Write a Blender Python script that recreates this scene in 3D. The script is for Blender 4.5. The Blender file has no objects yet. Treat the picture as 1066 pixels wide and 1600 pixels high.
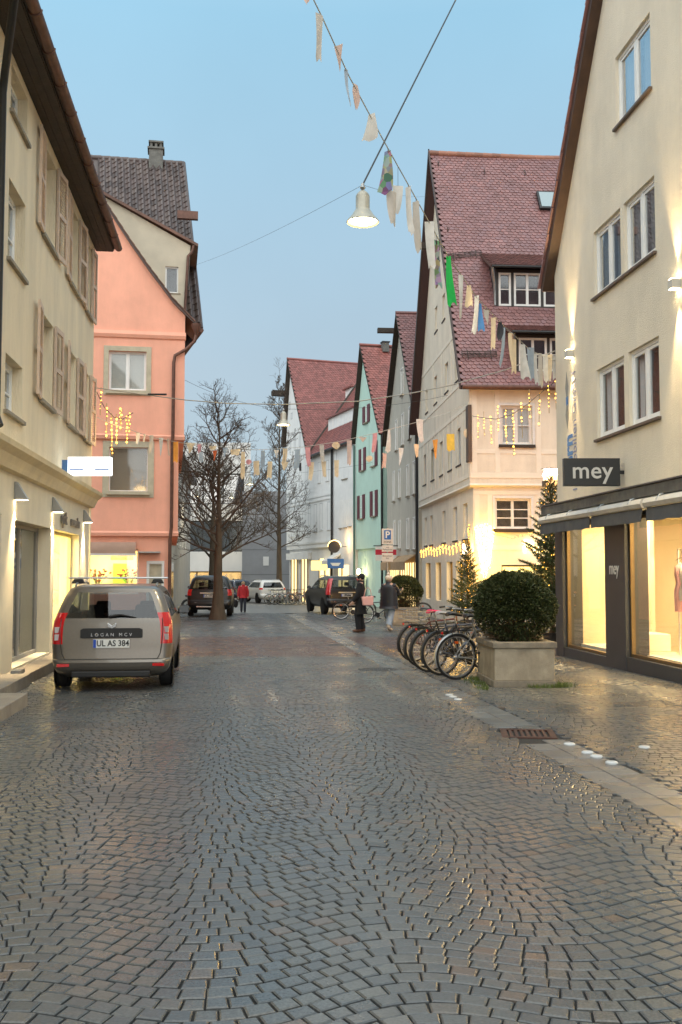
import bpy, bmesh, math, random
import numpy as np
from mathutils import Vector, Matrix, noise as mnoise
random.seed(7); rng = np.random.default_rng(7)
S = bpy.context.scene; COL = S.collection
PI = math.pi; R_ = math.radians
# ---------------------------------------------------------------- camera
FOC = 1550.0; HOR = 893.0; TH = math.atan((HOR-800)/FOC); CAMZ = 1.48
cd = bpy.data.cameras.new('camera'); cam = bpy.data.objects.new('camera', cd); COL.objects.link(cam)
cam.location = (0, 0, CAMZ); cam.rotation_euler = (PI/2+TH, 0, 0)
cd.sensor_fit = 'VERTICAL'; cd.sensor_height = 36; cd.sensor_width = 24; cd.lens = FOC*36/1600
cd.clip_start = .05; cd.clip_end = 2000
S.camera = cam
# ---------------------------------------------------------------- sky and sun
W = bpy.data.worlds.new('World'); S.world = W; W.use_nodes = True
nt = W.node_tree; bg = nt.nodes['Background']
sky = nt.nodes.new('ShaderNodeTexSky'); sky.sky_type = 'NISHITA'; sky.sun_disc = False
SUN_EL, SUN_AZ = R_(34), R_(200)
sky.sun_elevation = R_(9); sky.sun_rotation = SUN_AZ; sky.air_density = 1.2; sky.dust_density = .6; sky.ozone_density = 4
# dusk overcast: an even layer of cloud, a little brighter overhead, over the clear-sky colour
tc = nt.nodes.new('ShaderNodeTexCoord'); sp = nt.nodes.new('ShaderNodeSeparateXYZ'); nt.links.new(tc.outputs['Generated'], sp.inputs[0])
cr = nt.nodes.new('ShaderNodeValToRGB'); nt.links.new(sp.outputs['Z'], cr.inputs[0])
e = cr.color_ramp.elements
e[0].position = 0.0; e[0].color = (2.85, 3.25, 3.55, 1)
e[1].position = 1.0; e[1].color = (5.6, 6.9, 7.6, 1)
m1 = cr.color_ramp.elements.new(.2); m1.color = (2.62, 3.25, 3.72, 1)
m2 = cr.color_ramp.elements.new(.5); m2.color = (2.0, 3.5, 4.5, 1)
cn = nt.nodes.new('ShaderNodeTexNoise'); cn.inputs['Scale'].default_value = 2.2; cn.inputs['Detail'].default_value = 5
nt.links.new(tc.outputs['Generated'], cn.inputs['Vector'])
cm = nt.nodes.new('ShaderNodeMapRange'); cm.inputs['From Min'].default_value = .3; cm.inputs['From Max'].default_value = .7
cm.inputs['To Min'].default_value = .93; cm.inputs['To Max'].default_value = 1.07; nt.links.new(cn.outputs['Fac'], cm.inputs['Value'])
mu = nt.nodes.new('ShaderNodeVectorMath'); mu.operation = 'SCALE'; nt.links.new(cr.outputs[0], mu.inputs[0]); nt.links.new(cm.outputs[0], mu.inputs['Scale'])
mx = nt.nodes.new('ShaderNodeMix'); mx.data_type = 'RGBA'; mx.inputs[0].default_value = .88
nt.links.new(sky.outputs[0], mx.inputs[6]); nt.links.new(mu.outputs[0], mx.inputs[7])
nt.links.new(mx.outputs[2], bg.inputs['Color']); bg.inputs['Strength'].default_value = .1
sd = bpy.data.lights.new('sun', 'SUN'); sd.energy = 1.95; sd.angle = R_(120); sd.color = (1, .90, .77)
so = bpy.data.objects.new('sun', sd); COL.objects.link(so); so.rotation_euler = (PI/2-SUN_EL, 0, R_(-12)); so.location = (0, -20, 40)
S.view_settings.view_transform = 'Standard'; S.view_settings.look = 'None'; S.view_settings.gamma = 1; S.view_settings.exposure = .95
S.view_settings.use_curve_mapping = False
cy = S.cycles; cy.use_denoising = True; cy.max_bounces = 6; cy.diffuse_bounces = 3; cy.glossy_bounces = 3; cy.transmission_bounces = 4
cy.transparent_max_bounces = 12; cy.caustics_reflective = False; cy.caustics_refractive = False; cy.sample_clamp_indirect = 4; cy.sample_clamp_direct = 0
try: cy.denoiser = 'OPENIMAGEDENOISE'
except Exception: pass
SLOPE = -.0105
def GZ(y): return SLOPE*y
# ---------------------------------------------------------------- measuring: picture point -> point of the place
_c, _s = math.cos(TH), math.sin(TH)
def ray(px, py):
    u = (px-533)/FOC; v = (800-py)/FOC
    return Vector((u, _c-v*_s, _s+v*_c))
def atY(px, py, Y):
    d = ray(px, py); t = Y/d.y; return Vector((t*d.x, Y, CAMZ+t*d.z))
def onG(px, py):
    d = ray(px, py); t = -CAMZ/(d.z-SLOPE*d.y); return Vector((t*d.x, t*d.y, CAMZ+t*d.z))
class Fr:
    def __init__(s, O, dx):
        n = math.hypot(*dx); s.O = Vector((O[0], O[1], 0)); s.x = Vector((dx[0]/n, dx[1]/n, 0)); s.y = Vector((-s.x.y, s.x.x, 0)); s.rz = math.atan2(dx[1], dx[0])
    def px(s, px, py, y=0):
        d = ray(px, py); o = Vector((0, 0, CAMZ))-s.O
        t = (y-o.dot(s.y))/d.dot(s.y); p = o+t*d
        return p.dot(s.x), p.z
    def pxx(s, px, py, x=0):
        d = ray(px, py); o = Vector((0, 0, CAMZ))-s.O
        t = (x-o.dot(s.x))/d.dot(s.x); p = o+t*d
        return p.dot(s.y), p.z
    def w(s, x, y, z): return s.O+s.x*x+s.y*y+Vector((0, 0, z))
# ---------------------------------------------------------------- materials
MATS = {}
def M(name, col, rough=.6, metal=0., var=.0, vscale=2., bump=0., bscale=40., island=0., spec=.5, emit=None, es=0., alpha=1., stretch=None, coat=0., hue=None, rvar=0., stain=0.):
    if name in MATS: return MATS[name]
    m = bpy.data.materials.new(name); m.use_nodes = True; MATS[name] = m
    t = m.node_tree; N = t.nodes; Lk = t.links; b = N['Principled BSDF']
    b.inputs['Roughness'].default_value = rough; b.inputs['Metallic'].default_value = metal; b.inputs['Specular IOR Level'].default_value = spec
    b.inputs['Coat Weight'].default_value = coat; b.inputs['Coat Roughness'].default_value = .05
    c = (*col, 1); b.inputs['Base Color'].default_value = c
    src = None
    if var or bump or island or rvar:
        g = N.new('ShaderNodeNewGeometry'); vec = g.outputs['Position']
        if stretch:
            mp = N.new('ShaderNodeMapping'); mp.inputs['Scale'].default_value = stretch; Lk.new(vec, mp.inputs[0]); vec = mp.outputs[0]
    if var:
        n = N.new('ShaderNodeTexNoise'); n.inputs['Scale'].default_value = vscale; n.inputs['Detail'].default_value = 6; n.inputs['Roughness'].default_value = .6; Lk.new(vec, n.inputs['Vector'])
        mr = N.new('ShaderNodeMapRange'); mr.inputs['From Min'].default_value = .3; mr.inputs['From Max'].default_value = .7
        mr.inputs['To Min'].default_value = 1-var; mr.inputs['To Max'].default_value = 1+var; Lk.new(n.outputs['Fac'], mr.inputs['Value'])
        src = mr.outputs[0]
    if island:
        oi = N.new('ShaderNodeObjectInfo'); ad = N.new('ShaderNodeMath'); ad.operation = 'ADD'; Lk.new(oi.outputs['Random'], ad.inputs[0]); Lk.new(g.outputs['Random Per Island'], ad.inputs[1])
        fr = N.new('ShaderNodeMath'); fr.operation = 'FRACT'; Lk.new(ad.outputs[0], fr.inputs[0])
        m2 = N.new('ShaderNodeMapRange'); m2.inputs['To Min'].default_value = 1-island; m2.inputs['To Max'].default_value = 1+island; Lk.new(fr.outputs[0], m2.inputs['Value'])
        if src is None: src = m2.outputs[0]
        else:
            q = N.new('ShaderNodeMath'); q.operation = 'MULTIPLY'; Lk.new(src, q.inputs[0]); Lk.new(m2.outputs[0], q.inputs[1]); src = q.outputs[0]
    if stain:
        mp2 = N.new('ShaderNodeMapping'); mp2.inputs['Scale'].default_value = (1.1, 1.1, .22); Lk.new(g.outputs['Position'], mp2.inputs[0])
        n = N.new('ShaderNodeTexNoise'); n.inputs['Scale'].default_value = 1.6; n.inputs['Detail'].default_value = 8; n.inputs['Roughness'].default_value = .7; Lk.new(mp2.outputs[0], n.inputs['Vector'])
        mr = N.new('ShaderNodeMapRange'); mr.inputs['From Min'].default_value = .38; mr.inputs['From Max'].default_value = .60; mr.inputs['To Min'].default_value = 1-stain; mr.inputs['To Max'].default_value = 1.02; Lk.new(n.outputs['Fac'], mr.inputs['Value'])
        q = N.new('ShaderNodeMath'); q.operation = 'MULTIPLY'; Lk.new(src, q.inputs[0]); Lk.new(mr.outputs[0], q.inputs[1]); src = q.outputs[0]
    if src is not None:
        cb = N.new('ShaderNodeVectorMath'); cb.operation = 'SCALE'; cb.inputs[0].default_value = col; Lk.new(src, cb.inputs['Scale']); out = cb.outputs[0]
        if hue is not None and island:
            h2 = N.new('ShaderNodeMix'); h2.data_type = 'RGBA'; mt = N.new('ShaderNodeMath'); mt.operation = 'MULTIPLY'; mt.inputs[1].default_value = 7.31; Lk.new(fr.outputs[0], mt.inputs[0])
            f2 = N.new('ShaderNodeMath'); f2.operation = 'FRACT'; Lk.new(mt.outputs[0], f2.inputs[0]); pw = N.new('ShaderNodeMath'); pw.operation = 'POWER'; pw.inputs[1].default_value = 3; Lk.new(f2.outputs[0], pw.inputs[0])
            Lk.new(pw.outputs[0], h2.inputs[0]); Lk.new(out, h2.inputs[6]); h2.inputs[7].default_value = (*hue, 1); out = h2.outputs[2]
        Lk.new(out, b.inputs['Base Color'])
    if rvar:
        n = N.new('ShaderNodeTexNoise'); n.inputs['Scale'].default_value = 1.3; n.inputs['Detail'].default_value = 4; Lk.new(g.outputs['Position'], n.inputs['Vector'])
        mr = N.new('ShaderNodeMapRange'); mr.inputs['From Min'].default_value = .35; mr.inputs['From Max'].default_value = .65; mr.inputs['To Min'].default_value = rough-rvar; mr.inputs['To Max'].default_value = rough+rvar
        Lk.new(n.outputs['Fac'], mr.inputs['Value']); Lk.new(mr.outputs[0], b.inputs['Roughness'])
    if bump:
        n = N.new('ShaderNodeTexNoise'); n.inputs['Scale'].default_value = bscale; n.inputs['Detail'].default_value = 5; n.inputs['Roughness'].default_value = .65; Lk.new(vec, n.inputs['Vector'])
        bp = N.new('ShaderNodeBump'); bp.inputs['Strength'].default_value = min(1, bump); bp.inputs['Distance'].default_value = .02; Lk.new(n.outputs['Fac'], bp.inputs['Height']); Lk.new(bp.outputs[0], b.inputs['Normal'])
    if emit:
        b.inputs['Emission Color'].default_value = (*emit, 1); b.inputs['Emission Strength'].default_value = es
    if alpha < 1: b.inputs['Alpha'].default_value = alpha
    return m
def Glass(name, tint=(.8, .85, .85), refl=.10, rough=.02):
    m = bpy.data.materials.new(name); m.use_nodes = True; t = m.node_tree; N = t.nodes; N.clear()
    o = N.new('ShaderNodeOutputMaterial'); tr = N.new('ShaderNodeBsdfTransparent'); tr.inputs[0].default_value = (*tint, 1)
    gl = N.new('ShaderNodeBsdfGlossy'); gl.inputs['Roughness'].default_value = rough; gl.inputs[0].default_value = (.95, .97, 1, 1)
    lf = N.new('ShaderNodeLayerWeight'); lf.inputs[0].default_value = .5; pw = N.new('ShaderNodeMath'); pw.operation = 'POWER'; pw.inputs[1].default_value = 5; t.links.new(lf.outputs['Facing'], pw.inputs[0]); lw = N.new('ShaderNodeMath'); lw.operation = 'MULTIPLY_ADD'; lw.inputs[1].default_value = .55; lw.inputs[2].default_value = .02; t.links.new(pw.outputs[0], lw.inputs[0]); ad = N.new('ShaderNodeMath'); ad.operation = 'ADD'; ad.inputs[1].default_value = refl; ad.use_clamp = True
    mi = N.new('ShaderNodeMixShader'); t.links.new(lw.outputs[0], ad.inputs[0]); t.links.new(ad.outputs[0], mi.inputs[0]); t.links.new(tr.outputs[0], mi.inputs[1]); t.links.new(gl.outputs[0], mi.inputs[2]); t.links.new(mi.outputs[0], o.inputs[0])
    return m
G_CLEAR = Glass('shop_glass', (.96, .96, .94), .05)
G_WIN = Glass('window_glass', (.90, .92, .93), .28, .03)
G_BRIGHT = Glass('bright_window_glass', (.92, .94, .95), .40, .02)
G_FAR = Glass('far_window_glass', (.90, .92, .93), .05, .05)
G_CAR = Glass('car_glass', (.42, .46, .47), .05, .02)
def emis(name, col, s): return M(name, (.6*col[0], .6*col[1], .6*col[2]), .5, emit=col, es=s)
# ---------------------------------------------------------------- mesh building
class MB:
    def __init__(s): s.v = []; s.f = []; s.mi = []
    def add(s, vs, fs, mi=0):
        n = len(s.v); s.v += [tuple(p) for p in vs]; s.f += [tuple(i+n for i in f) for f in fs]; s.mi += [mi]*len(fs); return s
    def box(s, x0, x1, y0, y1, z0, z1, mi=0):
        return s.add([(x0,y0,z0),(x1,y0,z0),(x1,y1,z0),(x0,y1,z0),(x0,y0,z1),(x1,y0,z1),(x1,y1,z1),(x0,y1,z1)],
                     [(0,3,2,1),(4,5,6,7),(0,1,5,4),(1,2,6,5),(2,3,7,6),(3,0,4,7)], mi)
    def obox(s, c, sx, sy, sz, rot, mi=0):
        c = Vector(c); vs = [c+rot@Vector((x*sx/2, y*sy/2, z*sz/2)) for x, y, z in ((-1,-1,-1),(1,-1,-1),(1,1,-1),(-1,1,-1),(-1,-1,1),(1,-1,1),(1,1,1),(-1,1,1))]
        return s.add(vs, [(0,3,2,1),(4,5,6,7),(0,1,5,4),(1,2,6,5),(2,3,7,6),(3,0,4,7)], mi)
    def poly(s, pts, mi=0): return s.add(pts, [tuple(range(len(pts)))], mi)
    def prism(s, pts, y0, y1, mi=0):      # pts (x,z), extruded along y
        n = len(pts); a = sum(pts[i][0]*pts[(i+1) % n][1]-pts[(i+1) % n][0]*pts[i][1] for i in range(n))
        if a < 0: pts = pts[::-1]
        vs = [(x, y0, z) for x, z in pts]+[(x, y1, z) for x, z in pts]
        return s.add(vs, [tuple(range(n)), tuple(range(2*n-1, n-1, -1))]+[(i, i+n, (i+1) % n+n, (i+1) % n) for i in range(n)], mi)
    def prismx(s, pts, x0, x1, mi=0):     # pts (y,z), extruded along x
        n = len(pts); a = sum(pts[i][0]*pts[(i+1) % n][1]-pts[(i+1) % n][0]*pts[i][1] for i in range(n))
        if a < 0: pts = pts[::-1]
        vs = [(x0, y, z) for y, z in pts]+[(x1, y, z) for y, z in pts]
        return s.add(vs, [tuple(range(n-1, -1, -1)), tuple(range(n, 2*n))]+[(i, (i+1) % n, (i+1) % n+n, i+n) for i in range(n)], mi)
    def tube(s, pts, r, n=8, cap=True, mi=0):
        pts = [Vector(p) for p in pts]; k = len(pts); rs = r if isinstance(r, (list, tuple)) else [r]*k; base = len(s.v); up = None
        for i, p in enumerate(pts):
            d = (pts[min(i+1, k-1)]-pts[max(i-1, 0)])
            d = d.normalized() if d.length > 1e-9 else Vector((0, 0, 1))
            if up is None: up = d.orthogonal().normalized()
            else:
                up = up-d*up.dot(d); up = up.normalized() if up.length > 1e-6 else d.orthogonal().normalized()
            sd_ = d.cross(up)
            for j in range(n):
                a = 2*PI*j/n; s.v.append(tuple(p+(up*math.cos(a)+sd_*math.sin(a))*rs[i]))
        for i in range(k-1):
            for j in range(n):
                a = base+i*n+j; b = base+i*n+(j+1) % n; s.f.append((a, b, b+n, a+n)); s.mi.append(mi)
        if cap:
            s.f.append(tuple(base+j for j in range(n-1, -1, -1))); s.f.append(tuple(base+(k-1)*n+j for j in range(n))); s.mi += [mi, mi]
        return s
    def lathe(s, prof, c=(0, 0, 0), n=16, rot=None, mi=0, cap=True):   # prof (r,z)
        base = len(s.v); c = Vector(c); rot = rot or Matrix.Identity(3); k = len(prof)
        for r, z in prof:
            for j in range(n):
                a = 2*PI*j/n; s.v.append(tuple(c+rot@Vector((r*math.cos(a), r*math.sin(a), z))))
        for i in range(k-1):
            for j in range(n):
                a = base+i*n+j; b = base+i*n+(j+1) % n; s.f.append((a, b, b+n, a+n)); s.mi.append(mi)
        if cap and prof[0][0] > 1e-4: s.f.append(tuple(base+j for j in range(n-1, -1, -1))); s.mi.append(mi)
        if cap and prof[-1][0] > 1e-4: s.f.append(tuple(base+(k-1)*n+j for j in range(n))); s.mi.append(mi)
        return s
    def ellip(s, c, rx, ry, rz, n=14, m=9, rot=None, mi=0):
        c = Vector(c); rot = rot or Matrix.Identity(3); base = len(s.v)
        for i in range(m+1):
            t = PI*i/m
            for j in range(n):
                a = 2*PI*j/n; s.v.append(tuple(c+rot@Vector((rx*math.sin(t)*math.cos(a), ry*math.sin(t)*math.sin(a), -rz*math.cos(t)))))
        for i in range(m):
            for j in range(n):
                a = base+i*n+j; b = base+i*n+(j+1) % n; s.f.append((a, b, b+n, a+n)); s.mi.append(mi)
        return s
    def build(s, name, mat, parent=None, smooth=0, bevel=0, kind=None):
        me = bpy.data.meshes.new(name); me.from_pydata(s.v, [], s.f)
        mats = mat if isinstance(mat, (list, tuple)) else [mat]
        for m in mats: me.materials.append(m)
        if len(mats) > 1: me.polygons.foreach_set('material_index', s.mi)
        if smooth:
            me.shade_smooth()
            try: me.set_sharp_from_angle(angle=R_(smooth))
            except Exception: pass
        me.update()
        o = bpy.data.objects.new(name, me); COL.objects.link(o)
        if parent: o.parent = parent
        if bevel:
            b = o.modifiers.new('bevel', 'BEVEL'); b.width = bevel; b.segments = 2; b.limit_method = 'ANGLE'
        if kind: o['kind'] = kind
        return o
def mbox(*a): return MB().box(*a)
def tag(o, label, cat=None, group=None, kind=None):
    if label: o['label'] = label
    if cat: o['category'] = cat
    if group: o['group'] = group
    if kind: o['kind'] = kind
    return o
def thing(name, label, cat, loc=(0, 0, 0), rz=0, group=None):
    o = bpy.data.objects.new(name, None); COL.objects.link(o); o.location = loc; o.rotation_euler = (0, 0, rz); o.empty_display_size = .2
    return tag(o, label, cat, group)
def copy_tree(o, parent=None):
    c = o.copy(); COL.objects.link(c); c.parent = parent
    for ch in [x for x in bpy.data.objects if x.parent == o]: copy_tree(ch, c)
    return c
def clip_rect(poly, x0, x1, z0, z1):
    def cl(ps, ins, inter):
        out = []
        for i in range(len(ps)):
            a, b = ps[i-1], ps[i]
            if ins(b):
                if not ins(a): out.append(inter(a, b))
                out.append(b)
            elif ins(a): out.append(inter(a, b))
        return out
    def ix(x): return lambda a, b: (x, a[1]+(b[1]-a[1])*(x-a[0])/(b[0]-a[0]))
    def iz(z): return lambda a, b: (a[0]+(b[0]-a[0])*(z-a[1])/(b[1]-a[1]), z)
    e = 1e-9
    for ins, it in ((lambda p: p[0] >= x0-e, ix(x0)), (lambda p: p[0] <= x1+e, ix(x1)), (lambda p: p[1] >= z0-e, iz(z0)), (lambda p: p[1] <= z1+e, iz(z1))):
        poly = cl(poly, ins, it)
        if not poly: return []
    return poly
def wall(poly, holes, y=0., depth=.18, mb=None, axis='x', at=0., flip=False, maxcell=None):
    """flat wall in the plane y (axis 'x': poly is (x,z)) or x=at (axis 'y': poly is (y,z)) with rectangular openings and their reveals"""
    mb = mb or MB()
    xs = sorted({p[0] for p in poly} | {h[0] for h in holes} | {h[1] for h in holes}); zs = sorted({p[1] for p in poly} | {h[2] for h in holes} | {h[3] for h in holes})
    x_lo, x_hi, z_lo, z_hi = xs[0], xs[-1], zs[0], zs[-1]
    xs = sorted({x_lo, x_hi} | {h[0] for h in holes} | {h[1] for h in holes}); zs = sorted({z_lo, z_hi} | {h[2] for h in holes} | {h[3] for h in holes})
    def P3(a, b, d=0.):
        return (a, y+d, b) if axis == 'x' else (at+d, a, b)
    sg = 1 if axis == 'x' else (1 if not flip else -1)
    for i in range(len(xs)-1):
        for j in range(len(zs)-1):
            cx, cz = (xs[i]+xs[i+1])/2, (zs[j]+zs[j+1])/2
            if any(h[0] < cx < h[1] and h[2] < cz < h[3] for h in holes): continue
            q = clip_rect(poly, xs[i], xs[i+1], zs[j], zs[j+1]); r = []
            for p in q:
                if not r or abs(p[0]-r[-1][0])+abs(p[1]-r[-1][1]) > 1e-6: r.append(p)
            if len(r) > 2 and abs(r[0][0]-r[-1][0])+abs(r[0][1]-r[-1][1]) < 1e-6: r.pop()
            if len(r) > 2: mb.poly([P3(*p) for p in r])
    for h in holes:
        a, b, c, d = h[:4]; D = sg*depth
        mb.poly([P3(a, c), P3(a, d), P3(a, d, D), P3(a, c, D)]); mb.poly([P3(b, c), P3(b, c, D), P3(b, d, D), P3(b, d)])
        mb.poly([P3(a, d), P3(b, d), P3(b, d, D), P3(a, d, D)]); mb.poly([P3(a, c), P3(a, c, D), P3(b, c, D), P3(b, c)])
    return mb
def text_obj(body, name, mat, size, parent, loc, rot=(PI/2, 0, 0), extrude=.01, align='CENTER', spacing=1., scale=(1, 1, 1), bold=0.):
    c = bpy.data.curves.new(name, 'FONT'); c.body = body; c.size = size; c.extrude = extrude; c.align_x = align; c.align_y = 'CENTER'; c.space_character = spacing; c.offset = bold
    c.materials.append(mat); c.resolution_u = 3
    tmp = bpy.data.objects.new('tmp', c); me = bpy.data.meshes.new_from_object(tmp); bpy.data.objects.remove(tmp); me.name = name
    o = bpy.data.objects.new(name, me); COL.objects.link(o); o.location = loc; o.rotation_euler = rot; o.scale = scale
    if parent: o.parent = parent
    return o
# ---------------------------------------------------------------- shared materials
m_white = M('white_paint', (.74, .73, .70), .45, var=.05, vscale=6)
m_frame = M('window_frame_paint', (.84, .84, .82), .35, var=.03, vscale=9)
m_dark = M('dark_void', (.012, .013, .015), .8)
m_room = M('room_dark', (.05, .052, .055), .9, var=.5, vscale=1.5)
m_curt = M('curtain_cloth', (.74, .76, .76), .9, var=.12, vscale=12, stretch=(3, 3, .3))
m_blind = M('roller_blind', (.62, .60, .53), .9, var=.06, vscale=20)
m_stonesill = M('sill_stone', (.30, .26, .20), .7, var=.2, vscale=8, bump=.2)
m_metal = M('galvanised_metal', (.35, .36, .36), .38, .8, var=.15, vscale=6)
m_blackm = M('black_metal', (.02, .021, .023), .4, .3)
m_darkwood = M('dark_wood', (.035, .024, .017), .65, var=.35, vscale=5, bump=.3, bscale=30, stretch=(1, 1, 6))
m_copper = M('weathered_copper', (.13, .065, .048), .5, .35, var=.3, vscale=7)
m_glassw = emis('warm_glow', (1, .78, .38), 3.0)
def window(T, loc, rz, w, h, cols=2, rows=1, fw=.06, mw=.035, fmat=None, sill=None, sillmat=None, back=None, backd=.22, name='window', glass=None, casing=0., casemat=None, curtain=0., hsplit=None, leaf=0., rec=0.):
    """window in its own frame: x 0..w, z 0..h, y inward; outer frame is the part, panes, sill and curtain are sub-parts"""
    fmat = fmat or m_frame; mb = MB(); F = fw
    mb.box(0, F, 0, .07, 0, h); mb.box(w-F, w, 0, .07, 0, h); mb.box(F, w-F, 0, .07, 0, F); mb.box(F, w-F, 0, .07, h-F, h)
    cw = (w-2*F)/cols; cut = [F+i*cw for i in range(cols+1)]
    for i in range(1, cols): mb.box(cut[i]-F*.6, cut[i]+F*.6, .004, .066, F, h-F)
    zc = [F+(h-2*F)*k/rows for k in range(rows+1)]
    if hsplit: zc = [F]+[h*q for q in hsplit]+[h-F]
    for k in range(1, len(zc)-1): mb.box(F, w-F, .01, .06, zc[k]-mw/2, zc[k]+mw/2)
    if leaf:
        for i in range(cols):
            a, b = cut[i]+(F*.6 if i else 0), cut[i+1]-(F*.6 if i < cols-1 else 0)
            mb.box(a, a+leaf, .015, .058, F, h-F); mb.box(b-leaf, b, .015, .058, F, h-F); mb.box(a+leaf, b-leaf, .015, .058, F, F+leaf); mb.box(a+leaf, b-leaf, .015, .058, h-F-leaf, h-F)
    o = mb.build(name, fmat, T, bevel=.004); o.location = loc; o.rotation_euler = (0, 0, rz)
    for i in range(cols):
        for k in range(len(zc)-1):
            mbox(cut[i]+.002, cut[i+1]-.002, .034, .040, zc[k]+.002, zc[k+1]-.002).build('pane', glass or G_WIN, o)
    if sill: mbox(-.08, w+.08, -sill[0], .05, -sill[1], -.003).build('sill', sillmat or m_stonesill, o, bevel=.006)
    if casing:
        c = MB(); q = casing; y0_, y1_ = -.03-rec, -.001-rec if rec else .02; c.box(-q, -.001, y0_, y1_, -q, h+q); c.box(w+.001, w+q, y0_, y1_, -q, h+q); c.box(-.001, w+.001, y0_, y1_, h+.001, h+q); c.box(-.001, w+.001, y0_, y1_, -q, -.004); c.build('casing', casemat or m_white, o, bevel=.005)
    if back is not None:
        b = MB(); b.poly([(0, backd, 0), (w, backd, 0), (w, backd, h), (0, backd, h)]); b.poly([(0, .07, 0), (0, backd, 0), (0, backd, h), (0, .07, h)]); b.poly([(w, .07, 0), (w, .07, h), (w, backd, h), (w, backd, 0)])
        b.poly([(0, .07, h), (0, backd, h), (w, backd, h), (w, .07, h)]); b.poly([(0, .07, 0), (w, .07, 0), (w, backd, 0), (0, backd, 0)]); b.build('room', back, o)
    if curtain:
        for s0, s1 in ((F, w*curtain), (w-w*curtain, w-F)):
            n = 14; c = MB(); vs = []
            for i in range(n+1):
                x = s0+(s1-s0)*i/n; vs += [(x, .12+.015*math.sin(i*2.2), F), (x, .12+.015*math.sin(i*2.2+.4), h-F)]
            c.add(vs, [(2*i, 2*i+2, 2*i+3, 2*i+1) for i in range(n)]); c.build('curtain', m_curt, o, smooth=60)
    return o
def beaver(T, name, O, ux, uv, nx, ny, w, e, mat, indiv=0, skip=None, wave=0.):
    """plain tiles with rounded lower edge, laid in staggered rows up a roof slope; the lowest rows as single pieces"""
    O, ux, uv = Vector(O), Vector(ux).normalized(), Vector(uv).normalized(); n = ux.cross(uv).normalized()
    pr = [(-.485, .60, .030), (-.43, .28, .033), (-.22, .04, .036), (.22, .04, .036), (.43, .28, .033), (.485, .60, .030), (.485, 1.5, .004), (-.485, 1.5, .004)]
    loc = [(a*w, b*e, c) for a, b, c in pr]+[(a*w, b*e, c-.03) for a, b, c in pr[:6]]
    fs = [(7, 0, 1, 2, 3, 4, 5, 6)]+[(i, 8+i, 9+i, i+1) for i in range(5)]
    def place(i, j):
        x = (i+.5+.5*(j % 2))*w; y = j*e; zz = wave*math.sin(x*.55+y*.3)+random.uniform(-.004, .004); r = random.uniform(-.025, .025)
        return O+ux*(x+random.uniform(-.004, .004))+uv*(y+random.uniform(-.006, .006))+n*zz, r
    me0 = None; mb = MB(); cnt = 0
    order = [(i, j) for j in range(ny) for i in range(nx)]
    for i, j in order:
        if skip and skip((i+.5+.5*(j % 2))*w, j*e): continue
        p, r = place(i, j); cnt += 1
        cr, sr = math.cos(r), math.sin(r)
        if cnt <= indiv:
            if me0 is None:
                me0 = bpy.data.meshes.new('roof_tile'); me0.from_pydata(loc, [], fs); me0.materials.append(mat)
            o = bpy.data.objects.new('roof_tile', me0); COL.objects.link(o); o.parent = T
            mt = Matrix((ux, uv, n)).transposed().to_4x4() @ Matrix.Rotation(r, 4, 'Z'); mt.translation = p; o.matrix_local = mt
        else:
            mb.add([p+ux*(a*cr-b*sr)+uv*(a*sr+b*cr)+n*c for a, b, c in loc], fs)
    if mb.v: mb.build(name, mat, T, kind='stuff' if cnt > indiv else None)
def wobble_line(a, b, sag, n=24):
    a, b = Vector(a), Vector(b); return [a.lerp(b, i/n)-Vector((0, 0, sag*4*(i/n)*(1-i/n))) for i in range(n+1)]
def area(name, parent, loc, rot, sx, sy, power, col):
    l = bpy.data.lights.new(name, 'AREA'); l.shape = 'RECTANGLE'; l.size = sx; l.size_y = sy; l.energy = power; l.color = col
    o = bpy.data.objects.new(name, l); COL.objects.link(o); o.location = loc; o.rotation_euler = rot; o.parent = parent; return o
def spot(name, parent, loc, rot, power, col, ang=60, blend=.6, r=.03):
    l = bpy.data.lights.new(name, 'SPOT'); l.energy = power; l.color = col; l.spot_size = R_(ang); l.spot_blend = blend; l.shadow_soft_size = r
    o = bpy.data.objects.new(name, l); COL.objects.link(o); o.location = loc; o.rotation_euler = rot; o.parent = parent; return o
def point(name, parent, loc, power, col, r=.05):
    l = bpy.data.lights.new(name, 'POINT'); l.energy = power; l.color = col; l.shadow_soft_size = r
    o = bpy.data.objects.new(name, l); COL.objects.link(o); o.location = loc; o.parent = parent; return o
WARM = (1, .72, .36); WARM2 = (1, .80, .50)
# ================================================================ left corner house with the optician's shop
FL = Fr((-5.1, 16.9), (-.11, 1))
m_lw = M('cream_roughcast', (.86, .73, .52), .85, var=.10, vscale=1.6, bump=1., bscale=34, stretch=(1, 1, .22), stain=.07)
m_lsh = M('cream_shop_plaster', (.84, .75, .57), .8, var=.06, vscale=2.5, bump=.35, bscale=60, stain=.05)
m_shut = M('shutter_paint', (.66, .50, .38), .6, var=.12, vscale=8)
m_jamb = M('jamb_grey', (.36, .34, .31), .7, var=.08)
LH = thing('corner_house', 'cream roughcast house with brown shutters, nearest on the left', 'house', FL.O, FL.rz)
XE = 5.9
sh_win = [(-.44, .75), (2.4, 3.4), (4.55, 5.25)]; floors = [(4.38, 5.87), (7.2, 8.78)]
stairs = [(3.78, 4.6), (5.98, 7.15), (8.15, 8.85)]
holes = [(a, b, c, d) for c, d in floors for a, b in sh_win]+[(-2.95, -1.8, c, d) for c, d in stairs]
wall([(-14, 3.2), (XE, 3.2), (XE, 9.0), (-14, 9.0)], holes, 0, .2).build('wall', m_lw, LH)
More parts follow.
